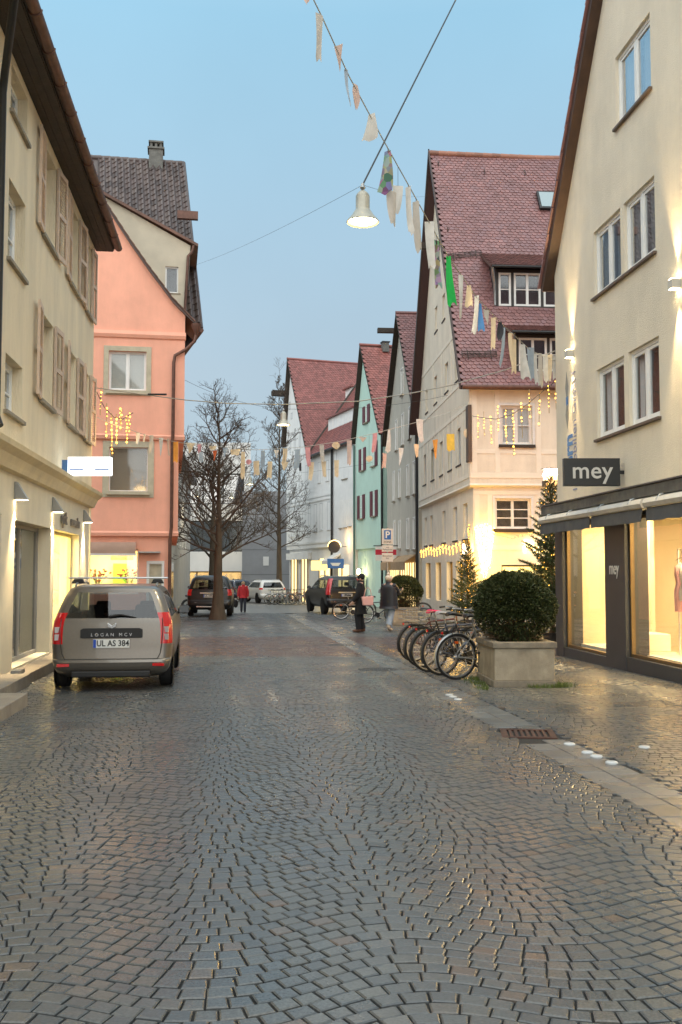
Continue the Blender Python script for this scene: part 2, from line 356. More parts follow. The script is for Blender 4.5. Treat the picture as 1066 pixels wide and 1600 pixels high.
e_ = MB(); e_.poly([(XE, 0, -.6), (XE, 9, -.6), (XE, 9, 9), (XE, 4.5, 13.3), (XE, 0, 9.0)]); e_.build('end_wall', m_lw, LH)
gh = [(-1.97, 1.08, .03, 2.26), (1.4, 4.4, .05, 2.26), (-5.2, -2.84, -.05, 2.3)]
wall([(-14, -.6), (XE-.02, -.6), (XE-.02, 3.2), (-14, 3.2)], gh, .035, .3).build('shop_wall', m_lsh, LH)
# ledge between shop and upper floor
prof = [(.035, 2.93), (-.06, 2.95), (-.09, 3.02), (-.14, 3.12), (-.24, 3.2), (-.26, 3.27), (-.02, 3.31), (.035, 3.31)]
MB().prismx(prof, -14, XE+.1).build('ledge', M('ledge_plaster', (.80, .68, .45), .75, var=.1, vscale=3, bump=.2), LH)
for c, d in floors:
    for k, (a, b) in enumerate(sh_win):
        window(LH, (a, .17, c), 0, b-a, d-c, 2, 1, .05, back=m_room, backd=.35, curtain=.48, leaf=.035)
        mbox(a-.08, b+.08, -.07, .17, c-.07, c-.003).build('sill', m_stonesill, LH, bevel=.006)
        for s in (-1, 1):
            w_ = .58 if not (k == 2 and s == 1) else .5; h_ = d-c+.06
            mb = MB(); mb.box(0, .06, -.02, .02, 0, h_); mb.box(w_-.06, w_, -.02, .02, 0, h_)
            for z0, z1 in ((0, .09), (h_*.5-.04, h_*.5+.04), (h_-.09, h_)): mb.box(.06, w_-.06, -.018, .018, z0, z1)
            n = 26
            for q in range(n):
                z = .1+(h_-.2)*(q+.5)/n
                mb.obox((w_/2, 0, z), w_-.13, .036, .008, Matrix.Rotation(R_(42), 3, 'X'))
            o = mb.build('shutter', m_shut, LH)
            sw = random.uniform(3, 10)
            if s < 0: o.location = (a-.02, -.035, c-.03); o.rotation_euler = (0, 0, PI+R_(sw))
            else: o.location = (b+.02, -.035, c-.03); o.rotation_euler = (0, 0, -R_(sw))
for c, d in stairs:
    window(LH, (-2.95, .15, c), 0, 1.15, d-c, 1, 1, .06, back=m_room, backd=.3, curtain=.3, leaf=.05, hsplit=[.45])
    mbox(-3.02, -1.74, -.06, .15, c-.06, c-.003).build('sill', m_stonesill, LH, bevel=.006)
# eaves: soffit boards, rafter ends, roof slope, gutter
so_ = MB(); so_.box(-14, XE+.15, -.42, .0, 9.02, 9.06); so_.build('soffit', m_darkwood, LH)
for k in range(3): mbox(-14, XE+.15, -.4+.135*k, -.272+.135*k, 8.995, 9.018).build('soffit_board', m_darkwood, LH)
m_browntile = M('brown_roof_tile', (.085, .062, .058), .42, var=.15, vscale=5, island=.3, hue=(.13, .10, .09))
sl = Vector((0, 1, .95)).normalized(); nrm = Vector((0, -.95, 1)).normalized()
MB().prismx([(-.46, 9.065), (4.5, 13.75), (4.5, 13.6), (-.3, 9.065)], -14, XE+.18).build('roof', m_browntile, LH)
g = MB(); n = 10
for x0 in range(20):
    xa, xb = -14+x0, min(-13.01+x0, XE+.2)
    arc = [(-.53+.085*math.cos(PI+PI*i/n), 9.07+.085*math.sin(PI+PI*i/n)) for i in range(n+1)]
    arc2 = [(-.53+.078*math.cos(PI+PI*i/n), 9.07+.078*math.sin(PI+PI*i/n)) for i in range(n, -1, -1)]
    if xa < XE: g.prismx(arc+arc2, xa, xb)
for x0 in range(20):
    if -14+x0 < XE: g.tube([(-14+x0, -.53+.092*math.cos(PI+PI*i/n), 9.07+.092*math.sin(PI+PI*i/n)) for i in range(n+1)], .012, 5)
g.build('gutter', m_copper, LH, smooth=40)
dpx = FL.px(1, 300, -.1)[0]
MB().tube([(dpx-1.25, -.53, 9.0), (dpx-1.1, -.5, 8.9), (dpx-.12, -.15, 8.15), (dpx, -.1, 7.95), (dpx, -.1, 3.55), (dpx-.05, -.16, 3.4)], .055, 10).build('downpipe', M('dark_pipe', (.03, .028, .026), .45, .4), LH, smooth=50)
# shop: two show windows and a recessed door
window(LH, (-1.97, .26, .03), 0, 3.05, 2.23, 2, 1, .07, name='show_window', glass=Glass('shop_glass_dim', (.7, .72, .72), .12), fmat=m_jamb)
window(LH, (1.4, .2, .05), 0, 3.0, 2.21, 1, 1, .06, name='show_window', glass=G_CLEAR, fmat=M('yellowish_frame', (.6, .5, .25), .5))
window(LH, (-5.2, .28, -.05), 0, 2.36, 2.35, 2, 1, .09, name='shop_door', back=m_room, backd=.6, fmat=m_jamb)
m_int = M('shop_interior_yellow', (.86, .78, .46), .8, var=.05)
r_ = MB(); r_.poly([(1.3, 2.6, -.05), (5.6, 2.6, -.05), (5.6, 2.6, 2.6), (1.3, 2.6, 2.6)]); r_.poly([(5.6, .36, -.05), (5.6, 2.6, -.05), (5.6, 2.6, 2.6), (5.6, .36, 2.6)])
r_.poly([(1.3, .36, -.05), (1.3, 2.6, -.05), (1.3, 2.6, 2.6), (1.3, .36, 2.6)]); r_.poly([(1.3, .36, 0), (5.6, .36, 0), (5.6, 2.6, 0), (1.3, 2.6, 0)]); r_.poly([(1.3, .36, 2.6), (5.6, .36, 2.6), (5.6, 2.6, 2.6), (1.3, 2.6, 2.6)]); r_.build('shop_room', m_int, LH)
area('shop_ceiling_light', LH, (3.4, 1.5, 2.55), (0, 0, 0), 2.6, 1.2, 260, (1, .84, .46))
r_ = MB(); r_.poly([(-2.2, 2.2, -.05), (1.2, 2.2, -.05), (1.2, 2.2, 2.6), (-2.2, 2.2, 2.6)]); r_.poly([(-2.2, .36, 0), (1.2, .36, 0), (1.2, 2.2, 0), (-2.2, 2.2, 0)]); r_.poly([(-2.2, .36, 2.6), (1.2, .36, 2.6), (1.2, 2.2, 2.6), (-2.2, 2.2, 2.6)]); r_.poly([(1.2, .36, 0), (1.2, 2.2, 0), (1.2, 2.2, 2.6), (1.2, .36, 2.6)]); r_.poly([(-2.2, .36, 0), (-2.2, 2.2, 0), (-2.2, 2.2, 2.6), (-2.2, .36, 2.6)])
r_.build('shop_room', M('shop_interior_grey', (.45, .45, .42), .8, var=.1), LH)
area('shop_ceiling_light', LH, (-.5, 1.2, 2.5), (0, 0, 0), 1.2, .5, 10, WARM2)
# spot heads hanging inside the lit show window
for k in range(3): MB().lathe([(.02, .16), (.05, .15), (.06, 0), (.05, .01)], (1.9+.2*k, .6, 1.95), 10).build('spot_head', m_metal, LH, smooth=40)
# steps
m_step = M('step_stone', (.30, .26, .21), .55, var=.22, vscale=4, bump=.3, bscale=50)
st = MB().box(-2.6, XE, -.3, .034, -.45, .0).build('front_step', m_step, LH, bevel=.012)
MB().box(-9, -2.62, -.36, .034, -.45, .02).build('front_step', m_step, LH, bevel=.012)
MB().box(-9, -5.0, -.80, -.37, -.45, .03).build('front_step', m_step, LH, bevel=.012)
mbox(-2.5, -2.2, -.2, -.06, .001, .05).build('boot_scraper', m_metal, LH)
# lamps, letters and lit sign on it
m_lampgrey = M('lamp_grey', (.33, .33, .32), .4, .3)
glow = emis('lamp_opening', (1, .85, .55), 12)
for k, (x, lab) in enumerate(((-2.0, 'grey wedge wall lamp left of the optician lettering, nearest the camera'), (1.16, 'grey wedge wall lamp just left of the optician lettering'), (4.97, 'grey wedge wall lamp at the far corner right of the lettering'))):
    t = thing('wall_lamp', lab, 'lamp', FL.w(x, .03, 2.56), FL.rz, 'wedge lamps over the optician shop')
    mb = MB().prismx([(0, 0), (0, .27), (-.03, .27), (-.19, .02), (-.19, 0)], -.07, .07); mb.build('housing', m_lampgrey, t, bevel=.004)
    mbox(-.06, .06, -.18, -.02, -.006, -.002).build('lens', glow, t)
    spot('beam', t, (0, -.09, -.02), (R_(-6), 0, 0), 300, (1, .74, .40), 74, .9)
t = thing('shop_lettering', 'grey lettering of the optician above the lit show window', 'lettering', FL.w(3.15, .03, 2.50), FL.rz)
text_obj('optik', 'letters', M('letter_grey', (.16, .15, .15), .4, .5), .34, t, (-.85, -.02, 0), extrude=.012, bold=.004)
text_obj('neuweiler', 'letters', M('letter_grey', (.16, .15, .15), .4, .5), .30, t, (.55, -.02, -.01), extrude=.012, bold=.004)
p0 = FL.w(1.95, -.02, 3.48)
t = thing('lit_sign', 'bright white lit box sign with blue line on the cream corner house', 'sign', p0, -.02)
mbox(-.02, .1, -.06, .06, -.12, .12).build('bracket', M('sign_blue', (.06, .17, .42), .4), t)
mbox(.1, .92, -.07, .07, -.175, .175).build('box', emis('sign_white', (.9, .97, 1), 1.5), t, bevel=.008)
for z in (-.066,): mbox(.13, .40, -.074, -.0705, z-.012, z+.012).build('blue_line', M('sign_line_blue', (.02, .12, .55), .4), t); mbox(.62, .89, -.074, -.0705, z-.012, z+.012).build('blue_line', M('sign_line_blue', (.02, .12, .55), .4), t)
# ================================================================ right corner shop house (mey)
FM = Fr((4.45, 20.2), (.1, -1))
m_mw = M('beige_render', (.80, .72, .58), .85, var=.06, vscale=1.2, bump=.6, bscale=45, stain=.05)
m_anth = M('anthracite_metal', (.055, .058, .062), .42, .2, var=.12, vscale=2)
m_conc = M('cornice_concrete', (.10, .098, .09), .75, var=.35, vscale=5, bump=.4)
m_brownwood = M('verge_wood', (.06, .030, .018), .55, var=.3, vscale=4, stretch=(1, 1, .3))
MH = thing('gabled_shop_house', 'beige gabled shop house with anthracite shopfront, nearest on the right', 'house', FM.O, FM.rz)
RA = 1.41; ZE = 7.75
mh = [(2.2, 3.5, 6.5, 7.73), (3.65, 4.92, 6.5, 7.73), (2.25, 3.55, 3.88, 5.15), (3.75, 4.97, 3.88, 5.15), (3.4, 4.87, 9.17, 10.42), (7.2, 8.5, 6.5, 7.73), (8.65, 9.95, 6.5, 7.73)]
wall([(-.1, 2.6), (14, 2.6), (14, ZE), (7, ZE+RA*7.05), (-.1, ZE)], mh, 0, .09).build('wall', m_mw, MH)
MB().poly([(-.1, 0, -.6), (-.1, 10, -.6), (-.1, 10, ZE), (-.1, 0, ZE)]).build('side_wall', m_mw, MH)
for a, b, c, d in mh:
    window(MH, (a, .055, c), 0, b-a, d-c, 2, 1, .06, back=m_room, backd=.4, curtain=.22 if c < 5 else .44, leaf=.055, glass=G_FAR if c < 5 else G_BRIGHT)  # upper curtains are added pale cloth standing in for sky reflected in the panes
for x0, x1, z in ((2.15, 4.97, 6.5), (2.2, 5.02, 3.88), (3.35, 4.92, 9.17), (7.15, 10, 6.5)):
    mbox(x0, x1, -.06, .07, z-.05, z-.003).build('sill', M('dark_sill', (.13, .09, .065), .5, var=.2), MH, bevel=.005)
# roof with verge overhanging the street
u = Vector((1, 0, RA)).normalized(); n_ = Vector((-RA, 0, 1)).normalized()
def rk(x, off): return (x+n_.x*off, ZE+RA*x+n_.z*off)
a0, a1 = rk(-.28, .0), rk(7, .0); b0, b1 = rk(-.28, .16), rk(7, .16)
MB().prism([a0, a1, b1, b0], -.2, 10).build('roof_boarding', m_brownwood, MH)
MB().prism([(14-a0[0], a0[1]), (14-a1[0], a1[1]), (14-b1[0], b1[1]), (14-b0[0], b0[1])], -.2, 10).build('roof_boarding', m_brownwood, MH)
m_rtile = M('red_roof_tile', (.235, .115, .11), .42, var=.15, vscale=.8, island=.2, hue=(.22, .12, .125), bump=.15, bscale=60)
for k in range(24):
    c0, c1 = rk(-.3+k*.31, .165+.03), rk(.06+k*.31, .165); d0, d1 = rk(-.3+k*.31, .19+.04), rk(.06+k*.31, .19)
    MB().prism([c0, c1, d1, d0], -.25, -.06).build('verge_tile', m_rtile, MH)
MB().prism([rk(-.3, .165), rk(7, .165), rk(7, .19), rk(-.3, .19)], -.058, 10).build('roof', m_rtile, MH)
MB().tube([(-.36, -.18, 7.42), (-.36, 10, 7.42)], .07, 10).build('gutter', m_copper, MH, smooth=40)
# concrete cornice, awning cassettes, valances
mbox(-.2, 14, -.32, -.001, 2.62, 2.80).build('cornice', m_conc, MH, bevel=.01)
mbox(-.22, 14, -.34, -.22, 2.802, 2.825).build('cornice_flashing', M('lead_flashing', (.13, .135, .14), .4, .5, var=.3, vscale=6), MH)
m_cass = M('awning_cassette_white', (.62, .60, .55), .3, var=.1, vscale=5)
m_val = M('valance_cloth', (.085, .09, .098), .9, var=.15, vscale=7)
for x0, x1 in ((-.08, 2.84), (2.86, 5.15), (5.24, 7.6), (7.68, 10)):
    MB().prismx([(-.32, 2.43), (-.40, 2.45), (-.43, 2.51), (-.40, 2.575), (-.28, 2.612), (-.1, 2.612), (-.1, 2.45)], x0, x1).build('awning_cassette', m_cass, MH, smooth=30)
    n = int((x1-x0)*12); vs = []
    for i in range(n+1):
        x = x0+.03+(x1-x0-.06)*i/n; dy = .012*math.sin(i*1.1)+.006*math.sin(i*2.7)
        vs += [(x, -.37, 2.44), (x, -.38+dy*.5, 2.35), (x, -.385+dy, 2.235+.006*math.sin(i*.8))]
    fs = []
    for i in range(n): fs += [(3*i, 3*i+3, 3*i+4, 3*i+1), (3*i+1, 3*i+4, 3*i+5, 3*i+2)]
    MB().add(vs, fs).build('valance', m_val, MH, smooth=70)
    for q in range(2): MB().tube([(x0+.5+q*1.3, -.42, 2.53), (x0+.5+q*1.3, -.37, 2.6), (x0+.5+q*1.3, -.28, 2.625), (x0+.5+q*1.3, -.15, 2.615)], .018, 6).build('awning_hook', m_metal, MH, smooth=60)
# shopfront piers, plinth, show windows
for x0, x1 in ((-.12, .34), (2.66, 3.58), (8.2, 9.2)): mbox(x0, x1, -.06, .35, -.5, 2.6).build('pier', m_anth, MH, bevel=.006)
for x0, x1, z in ((.342, 2.658, -.02), (3.582, 8.198, .06)): mbox(x0, x1, -.045, .3, -.5, z).build('plinth', m_anth, MH, bevel=.006)
mbox(.342, 2.658, -.03, .3, 2.40, 2.6).build('lintel', m_anth, MH); mbox(3.582, 8.198, -.03, .3, 2.40, 2.6).build('lintel', m_anth, MH)
m_bronze = M('bronze_frame', (.19, .13, .06), .35, .7)
window(MH, (.342, .02, -.02), 0, 2.316, 2.42, 1, 1, .055, name='show_window', glass=G_CLEAR, fmat=m_bronze)
window(MH, (3.582, .02, .06), 0, 4.616, 2.34, 2, 1, .055, name='show_window', glass=G_CLEAR, fmat=m_bronze, hsplit=None)
m_cream = M('shop_interior_cream', (.80, .70, .50), .8, var=.04)
r_ = MB()
r_.poly([(.1, .3, -.04), (10, .3, -.04), (10, 4, -.04), (.1, 4, -.04)]); r_.poly([(.1, .3, 2.55), (10, .3, 2.55), (10, 4, 2.55), (.1, 4, 2.55)])
r_.poly([(.1, 4, -.04), (10, 4, -.04), (10, 4, 2.55), (.1, 4, 2.55)]); r_.poly([(.1, .3, -.04), (.1, 4, -.04), (.1, 4, 2.55), (.1, .3, 2.55)]); r_.build('shop_room', m_cream, MH)
mbox(.342, 2.6, .3, 1.25, -.035, .05).build('display_floor', M('display_white', (.85, .80, .68), .5), MH)
mbox(3.6, 8.1, .3, 1.5, -.035, .09).build('display_floor', M('display_white', (.85, .80, .68), .5), MH)
mbox(.25, 1.55, 1.25, 1.33, -.03, 2.54).build('partition', m_cream, MH)
mbox(3.1, 4.35, 1.5, 1.58, -.03, 2.54).build('partition', m_cream, MH); mbox(5.4, 8, 1.7, 1.78, -.03, 2.54).build('partition', m_cream, MH)
mbox(1.75, 2.5, .62, 1.2, .052, .36).build('display_plinth', M('display_white', (.85, .80, .68), .5), MH, bevel=.01)
area('shop_ceiling_light', MH, (1.5, .9, 2.5), (0, 0, 0), 1.8, .6, 75, WARM); area('shop_ceiling_light', MH, (5.6, 1.0, 2.5), (0, 0, 0), 3.8, .7, 170, WARM)
area('shop_ceiling_light', MH, (4, 3, 2.5), (0, 0, 0), 5, 1, 90, WARM2)
for x, y in ((1.1, .7), (2.0, .8), (4.3, .7), (5.2, .8), (6.1, .7)):
    spot('beam', MH, (x, y, 2.36), (R_(24), 0, R_(20)), 60, WARM2, 58, .35, .03)
    MB().lathe([(.03, .12), (.05, .1), (.055, 0), (.04, .005)], (x, y, 2.38), 10).build('spot_head', m_white, MH, smooth=40)
# shelf of wares deep in the shop, garments on a rail in the big window
t = thing('ware_shelf', 'shelf of colourful wares behind the narrow lit show window', 'shelf', FM.w(1.95, 2.2, -.03), FM.rz)
sh = MB()
for z in (.3, .75, 1.2, 1.65): sh.box(-.55, .55, -.15, .15, z, z+.025)
sh.box(-.57, -.55, -.16, .16, 0, 2.1); sh.box(.55, .57, -.16, .16, 0, 2.1); sh.box(-.55, .55, .14, .16, 0, 2.1); sh.build('rack', m_white, t)
wc = [(.5, .35, .04), (.12, .35, .12), (.6, .25, .3), (.05, .05, .06), (.65, .5, .1), (.7, .68, .6)]
for z in (.325, .775, 1.225, 1.675):
    x = -.5
    while x < .45:
        w_ = random.uniform(.07, .16); h_ = random.uniform(.14, .34); k = random.randrange(6)
        mbox(x, x+w_, -.12, .06, z, z+h_).build('ware', M('ware_colour_%d' % k, wc[k], .5), t); x += w_+.03
t = thing('garment_stand', 'white display rail with pink garments in the wide show window', 'display', FM.w(FM.px(1062, 900, .75)[0]+.26, .75, .1), FM.rz)
MB().tube([(-.3, 0, 0), (-.3, 0, 1.75), (.5, 0, 1.75), (.5, 0, 0)], .014, 8).build('rail', m_white, t, smooth=50)
m_pink = M('pink_cloth', (.74, .42, .42), .8, var=.12, vscale=14)
for k, x in enumerate((-.2, -.02, .16, .34)):
    mb = MB(); zt = 1.52; pts = []
    prf = [(.03, 0), (.11, -.06), (.12, -.2), (.09, -.33), (.13, -.46), (.12, -.62 if k % 2 else -.8)]
    for (hw, dz) in prf:
        for j in range(10):
            a = 2*PI*j/10; pts.append((x+.045*math.sin(a)*1.2, .0+hw*math.cos(a), zt+dz+.01*math.sin(3*a+k)))
    mb.add(pts, [(i*10+j, i*10+(j+1) % 10, (i+1)*10+(j+1) % 10, (i+1)*10+j) for i in range(len(prf)-1) for j in range(10)])
    g_ = mb.build('garment', m_pink if k % 2 == 0 else m_white, t, smooth=70)
    MB().tube([(x, 0, 1.75), (x, .01, 1.70), (x, 0, 1.62), (x, -.09, 1.56), (x, 0, 1.6), (x, .09, 1.56), (x, 0, 1.62)], .006, 5).build('hanger', m_blackm, t)
# mey signs
m_sig = M('sign_anthracite', (.022, .024, .026), .35); m_let = M('sign_letter_grey', (.62, .61, .58), .5)
xs, zs = FM.px(968, 738); ps = atY(924, 738, 16.75)
t = thing('projecting_sign', 'dark grey box sign reading mey sticking out from the beige house', 'sign', (ps.x, ps.y, ps.z), 0)
mbox(-.475, .475, -.06, .06, -.235, .235).build('box', m_sig, t, bevel=.006); mbox(.475, .70, -.02, .02, -.03, .03).build('arm', m_blackm, t)
text_obj('mey', 'letters', m_let, .40, t, (.0, -.065, .015), extrude=.004, spacing=1.04, bold=.004)
t = thing('pier_lettering', 'small white mey lettering on the anthracite shop pier', 'lettering', FM.w(3.12, -.065, 1.53), FM.rz)
text_obj('mey', 'letters', m_white, .26, t, (0, -.004, 0), extrude=.004, scale=(1.0, 1.25, 1))
vr = Matrix(((0, -1, 0), (0, 0, -1), (1, 0, 0))).to_euler()
t = thing('wall_lettering', 'faded blue and grey upright company lettering on the beige wall', 'lettering', FM.w(.6, -.006, 3.0), FM.rz)
text_obj('Immobilien GmbH', 'letters', M('print_lilac', (.30, .32, .46), .8), .34, t, (.42, 0, 1.22), vr, .002, scale=(.93, 1, 1))
text_obj('ern', 'letters', M('print_blue', (.12, .26, .55), .8), .62, t, (.1, 0, .85), vr, .002, bold=.02, scale=(.8, 1, 1))
lg = MB(); m_pg = M('print_grey', (.33, .32, .29), .8)
for cz, s_ in ((2.15, .22), (1.6, .2)): lg.poly([(.0, 0, cz-s_*1.5), (.09, 0, cz), (-.01, 0, cz+s_*1.5), (-.1, 0, cz)])
lg.build('emblem', m_pg, t); MB().poly([(-.05, -.002, 1.78), (.07, -.002, 1.8), (.06, -.002, 1.97), (-.06, -.002, 1.95)]).build('emblem_square', M('print_blue', (.12, .26, .55), .8), t)
# up and down wall lights
for x, lab in ((.96, 'glowing up-and-down wall light near the gable corner of the beige house'), (5.72, 'glowing up-and-down wall light right of the upper windows at the picture edge')):
    t = thing('wall_light', lab, 'lamp', FM.w(x, -.001, 5.74), FM.rz, 'up-and-down lights on the beige house')
    mbox(-.075, .075, -.14, 0, -.07, .07).build('housing', M('light_housing', (.6, .57, .5), .4), t, bevel=.006)
    mbox(-.06, .06, -.13, -.02, -.078, -.072).build('lens', emis('lens_glow', (1, .8, .45), 18), t); mbox(-.06, .06, -.13, -.02, .072, .078).build('lens', MATS['lens_glow'], t)
    spot('beam', t, (0, -.075, .1), (PI+R_(9), 0, 0), 260, WARM, 50, .7, .02); spot('beam', t, (0, -.075, -.1), (R_(-9), 0, 0), 260, WARM, 50, .7, .02)
# ================================================================ pink house behind the side street
FP = Fr((-5.47, 32), (1, .17))
m_pk = M('salmon_plaster', (.92, .45, .32), .85, var=.06, vscale=1.5, bump=.5, bscale=50, stain=.05)
m_pcr = M('pale_dormer_plaster', (.62, .56, .44), .85, var=.08, vscale=2, bump=.4, bscale=50)
m_trim = M('window_surround_stone', (.50, .45, .33), .75, var=.12, vscale=5, bump=.2)
PH = thing('pink_house', 'salmon pink jettied house with brown tiled roof beyond the cream corner house', 'house', FP.O, FP.rz)
XL = -9
wall([(XL, -.9), (-.05, -.9), (-.05, 2.6), (XL, 2.6)], [(-2.75, -1.03, .75, 2.2), (-.78, -.22, -.5, 1.82)], .16, .2).build('wall', m_pk, PH)
wall([(XL, 2.78), (.2, 2.78), (.2, 5.72), (XL, 5.72)], [(-2.0, -.78, 4.06, 5.48)], .07, .16).build('wall', m_pk, PH)
prof = [(.7, 9.50), (.0, 10.22), (-.77, 11.22), (-1.4, 12.1), (-2.1, 13.15), (-4.3, 16.6)]
gp = [(XL, 5.9), (.37, 5.9), (.37, 9.85)]+prof[1:]+[(-6.5, 13.15), (-8.4, 10.6), (XL, 9.9)]
wall(gp, [(-2.05, -.86, 7.32, 8.60)], 0, .16).build('wall', m_pk, PH)
MB().prismx([(0, 9.27), (-.05, 9.27), (-.09, 9.15), (-.05, 9.05), (0, 9.02)], XL, .40).build('string_course', m_pk, PH)
MB().prismx([(.16, 2.6), (.05, 2.62), (.03, 2.72), (.07, 2.78)], XL, .22).build('string_course', m_pk, PH)
MB().prismx([(.07, 5.72), (-.02, 5.74), (-.05, 5.85), (0, 5.9)], XL, .39).build('string_course', m_pk, PH)
for x, z0, z1, y0 in ((-.05, -.9, 2.6, .16), (.2, 2.6, 5.72, .07), (.37, 5.72, 10, 0)): MB().poly([(x, y0, z0), (x, 11, z0), (x, 11, z1), (x, y0, z1)]).build('side_wall', m_pk, PH)
for z, x0, x1, y0 in ((2.6, -.05, .2, .07), (5.72, .2, .37, 0)): MB().poly([(x0, y0, z), (x1, y0, z), (x1, 11, z), (x0, 11, z)]).build('jetty_soffit', m_pk, PH)
window(PH, (-2.05, .1, 7.32), 0, 1.19, 1.28, 2, 1, .05, back=m_blind, backd=.074, casing=.16, casemat=m_trim, sill=(.2, .12), sillmat=m_trim, leaf=.03, rec=.1, glass=G_FAR)
window(PH, (-2.0, .14, 4.06), 0, 1.22, 1.42, 1, 1, .03, back=M('brown_blind', (.30, .245, .18), .9, var=.08, vscale=30), backd=.074, casing=.2, casemat=m_trim, sill=(.2, .12), sillmat=m_trim, rec=.07, glass=G_FAR)
# lit shop window with half rolled awning, grey door
window(PH, (-2.75, .3, .75), 0, 1.72, 1.45, 1, 1, .06, name='show_window', glass=G_CLEAR)
r_ = MB(); X0, X1, Y1 = -3.2, -.9, 2.4
r_.poly([(X0, Y1, .3), (X1, Y1, .3), (X1, Y1, 2.6), (X0, Y1, 2.6)]); r_.poly([(X0, .36, .72), (X1, .36, .72), (X1, Y1, .72), (X0, Y1, .72)]); r_.poly([(X0, .36, 2.5), (X1, .36, 2.5), (X1, Y1, 2.5), (X0, Y1, 2.5)]); r_.poly([(X1, .36, .3), (X1, Y1, .3), (X1, Y1, 2.6), (X1, .36, 2.6)]); r_.poly([(X0, .36, .3), (X0, Y1, .3), (X0, Y1, 2.6), (X0, .36, 2.6)])
r_.build('shop_room', m_int, PH); area('shop_ceiling_light', PH, (-1.9, 1.2, 2.4), (0, 0, 0), 1.5, .8, 75, (1, .86, .5))
mbox(-1.95, -1.5, 2.2, 2.3, .73, 1.75).build('green_panel', M('green_panel', (.25, .55, .05), .6), PH); mbox(-1.98, -1.25, 1.3, 1.33, 1.86, 2.13).build('hanging_board', M('orange_print', (.75, .30, .12), .6, var=.5, vscale=16), PH)
t = thing('flower_arrangement', 'red and orange dried flowers left in the pink house show window', 'flowers', FP.w(-2.35, .75, .73), 0, 'flowers in the pink house window')
def flowers(t, seed):
    rr = random.Random(seed); MB().lathe([(.08, 0), (.12, .1), (.1, .22), (.085, .22)], n=12).build('vase', m_stonesill, t, smooth=50)
    st = MB(); fl = MB()
    for k in range(26):
        a = rr.uniform(0, 2*PI); l = rr.uniform(.25, .62); q = rr.uniform(.1, .42); p = Vector((q*math.cos(a), q*math.sin(a)*.6, .2+l)); st.tube([(0, 0, .18), (p.x*.4, p.y*.4, .2+l*.5), p], .006, 4)
        fl.ellip(p, .045, .045, .035, 7, 4)
    st.build('stems', M('stem_green', (.05, .10, .03), .7), t); fl.build('blossoms', M('blossom_red', (.42, .10, .05), .7, var=.5, vscale=9), t, smooth=60)
flowers(t, 1)
t = thing('flower_arrangement', 'red and orange dried flowers right in the pink house show window', 'flowers', FP.w(-1.35, .8, .73), 0, 'flowers in the pink house window'); flowers(t, 2)
aw = [(.16, 2.42)]+[(.02-.26*math.sin(PI*.5*i/8), 2.42-.36*(1-math.cos(PI*.5*i/8))-.02*i/8) for i in range(9)]
pts = aw+[(y+.015, z-.012) for y, z in aw[::-1]]
MB().prismx(pts, -3.2, -1.12).build('awning', M('awning_cloth', (.36, .24, .18), .9, var=.1, vscale=3), PH, smooth=40)
mbox(-3.2, -1.1, -.28, -.22, 1.98, 2.05).build('awning_bar', m_white, PH); mbox(-1.05, -.35, -.1, .155, 2.08, 2.12).build('awning_arm', m_metal, PH)
mb = MB(); mb.box(-.78, -.70, .12, .3, -.5, 1.82); mb.box(-.30, -.22, .12, .3, -.5, 1.82); mb.box(-.70, -.30, .12, .3, 1.73, 1.82); d_ = mb.build('door', m_white, PH, bevel=.005); mbox(-.69, -.31, .2, .24, -.5, 1.72).build('door_leaf', m_trim, d_)
# roofs of the pink house: front gable roof, pale dormer, tall brown slope behind
def strip(pr, y0, y1, th, mat, name):
    mb = MB()
    for (xa, za), (xb, zb) in zip(pr[:-1], pr[1:]): mb.prism([(xa, za), (xb, zb), (xb, zb+th), (xa, za+th)], y0, y1)
    return mb.build(name, mat, PH)
strip([(.72, 9.52)]+prof[1:], -.16, 2.2, .1, m_browntile, 'gable_roof')
for k in range(18):
    tt = k/18*(len(prof)-1); i = int(tt); f = tt-i; a_ = Vector(prof[i]).lerp(Vector(prof[i+1]), f); d_ = (Vector(prof[i+1])-Vector(prof[i])).normalized()
    q = [a_+Vector((0, .1)), a_+d_*.34+Vector((0, .09)), a_+d_*.34+Vector((0, .12)), a_+Vector((0, .145))]
    MB().prism([tuple(p) for p in q], -.24, .05).build('verge_tile', M('verge_tile_brown', (.16, .075, .05), .5, var=.3), PH)
YD = 1.7
dp = [FP.px(*p, YD) for p in ((150, 300), (298, 384), (290, 495), (230, 495), (150, 420))]
wh = FP.px(258, 457, YD); wt = FP.px(279, 417, YD)
wall(dp, [(wh[0], wt[0], wh[1], wt[1])], YD, .1).build('dormer_wall', m_pcr, PH)
window(PH, (wh[0], YD+.06, wh[1]), 0, wt[0]-wh[0], wt[1]-wh[1], 1, 1, .05, back=m_room, backd=.2, sill=(.08, .05), name='dormer_window', glass=G_FAR)
q0, q1 = dp[0], dp[1]; dx_, dz_ = q1[0]-q0[0], q1[1]-q0[1]
MB().prism([(q0[0]-1, q0[1]-dz_/dx_), (q1[0]+.26, q1[1]+.12*dz_/dx_), (q1[0]+.26, q1[1]+.12*dz_/dx_+.1), (q0[0]-1, q0[1]-dz_/dx_+.1)], YD-.15, 6).build('dormer_roof', M('verge_tile_brown', (.16, .075, .05), .5), PH)
MB().poly([(q1[0], YD, q1[1]), (q1[0], 6, q1[1]), (dp[2][0], 6, dp[2][1]), (dp[2][0], YD, dp[2][1])]).build('dormer_wall', m_pcr, PH)
MB().tube([(q1[0]+.1, YD-.1, q1[1]-.02), (q1[0]+.05, YD-.1, q1[1]-.25), (q1[0]-.08, YD-.1, q1[1]-.4), (dp[2][0]-.03, YD-.1, dp[2][1])], .05, 8).build('downpipe', m_copper, PH, smooth=50)
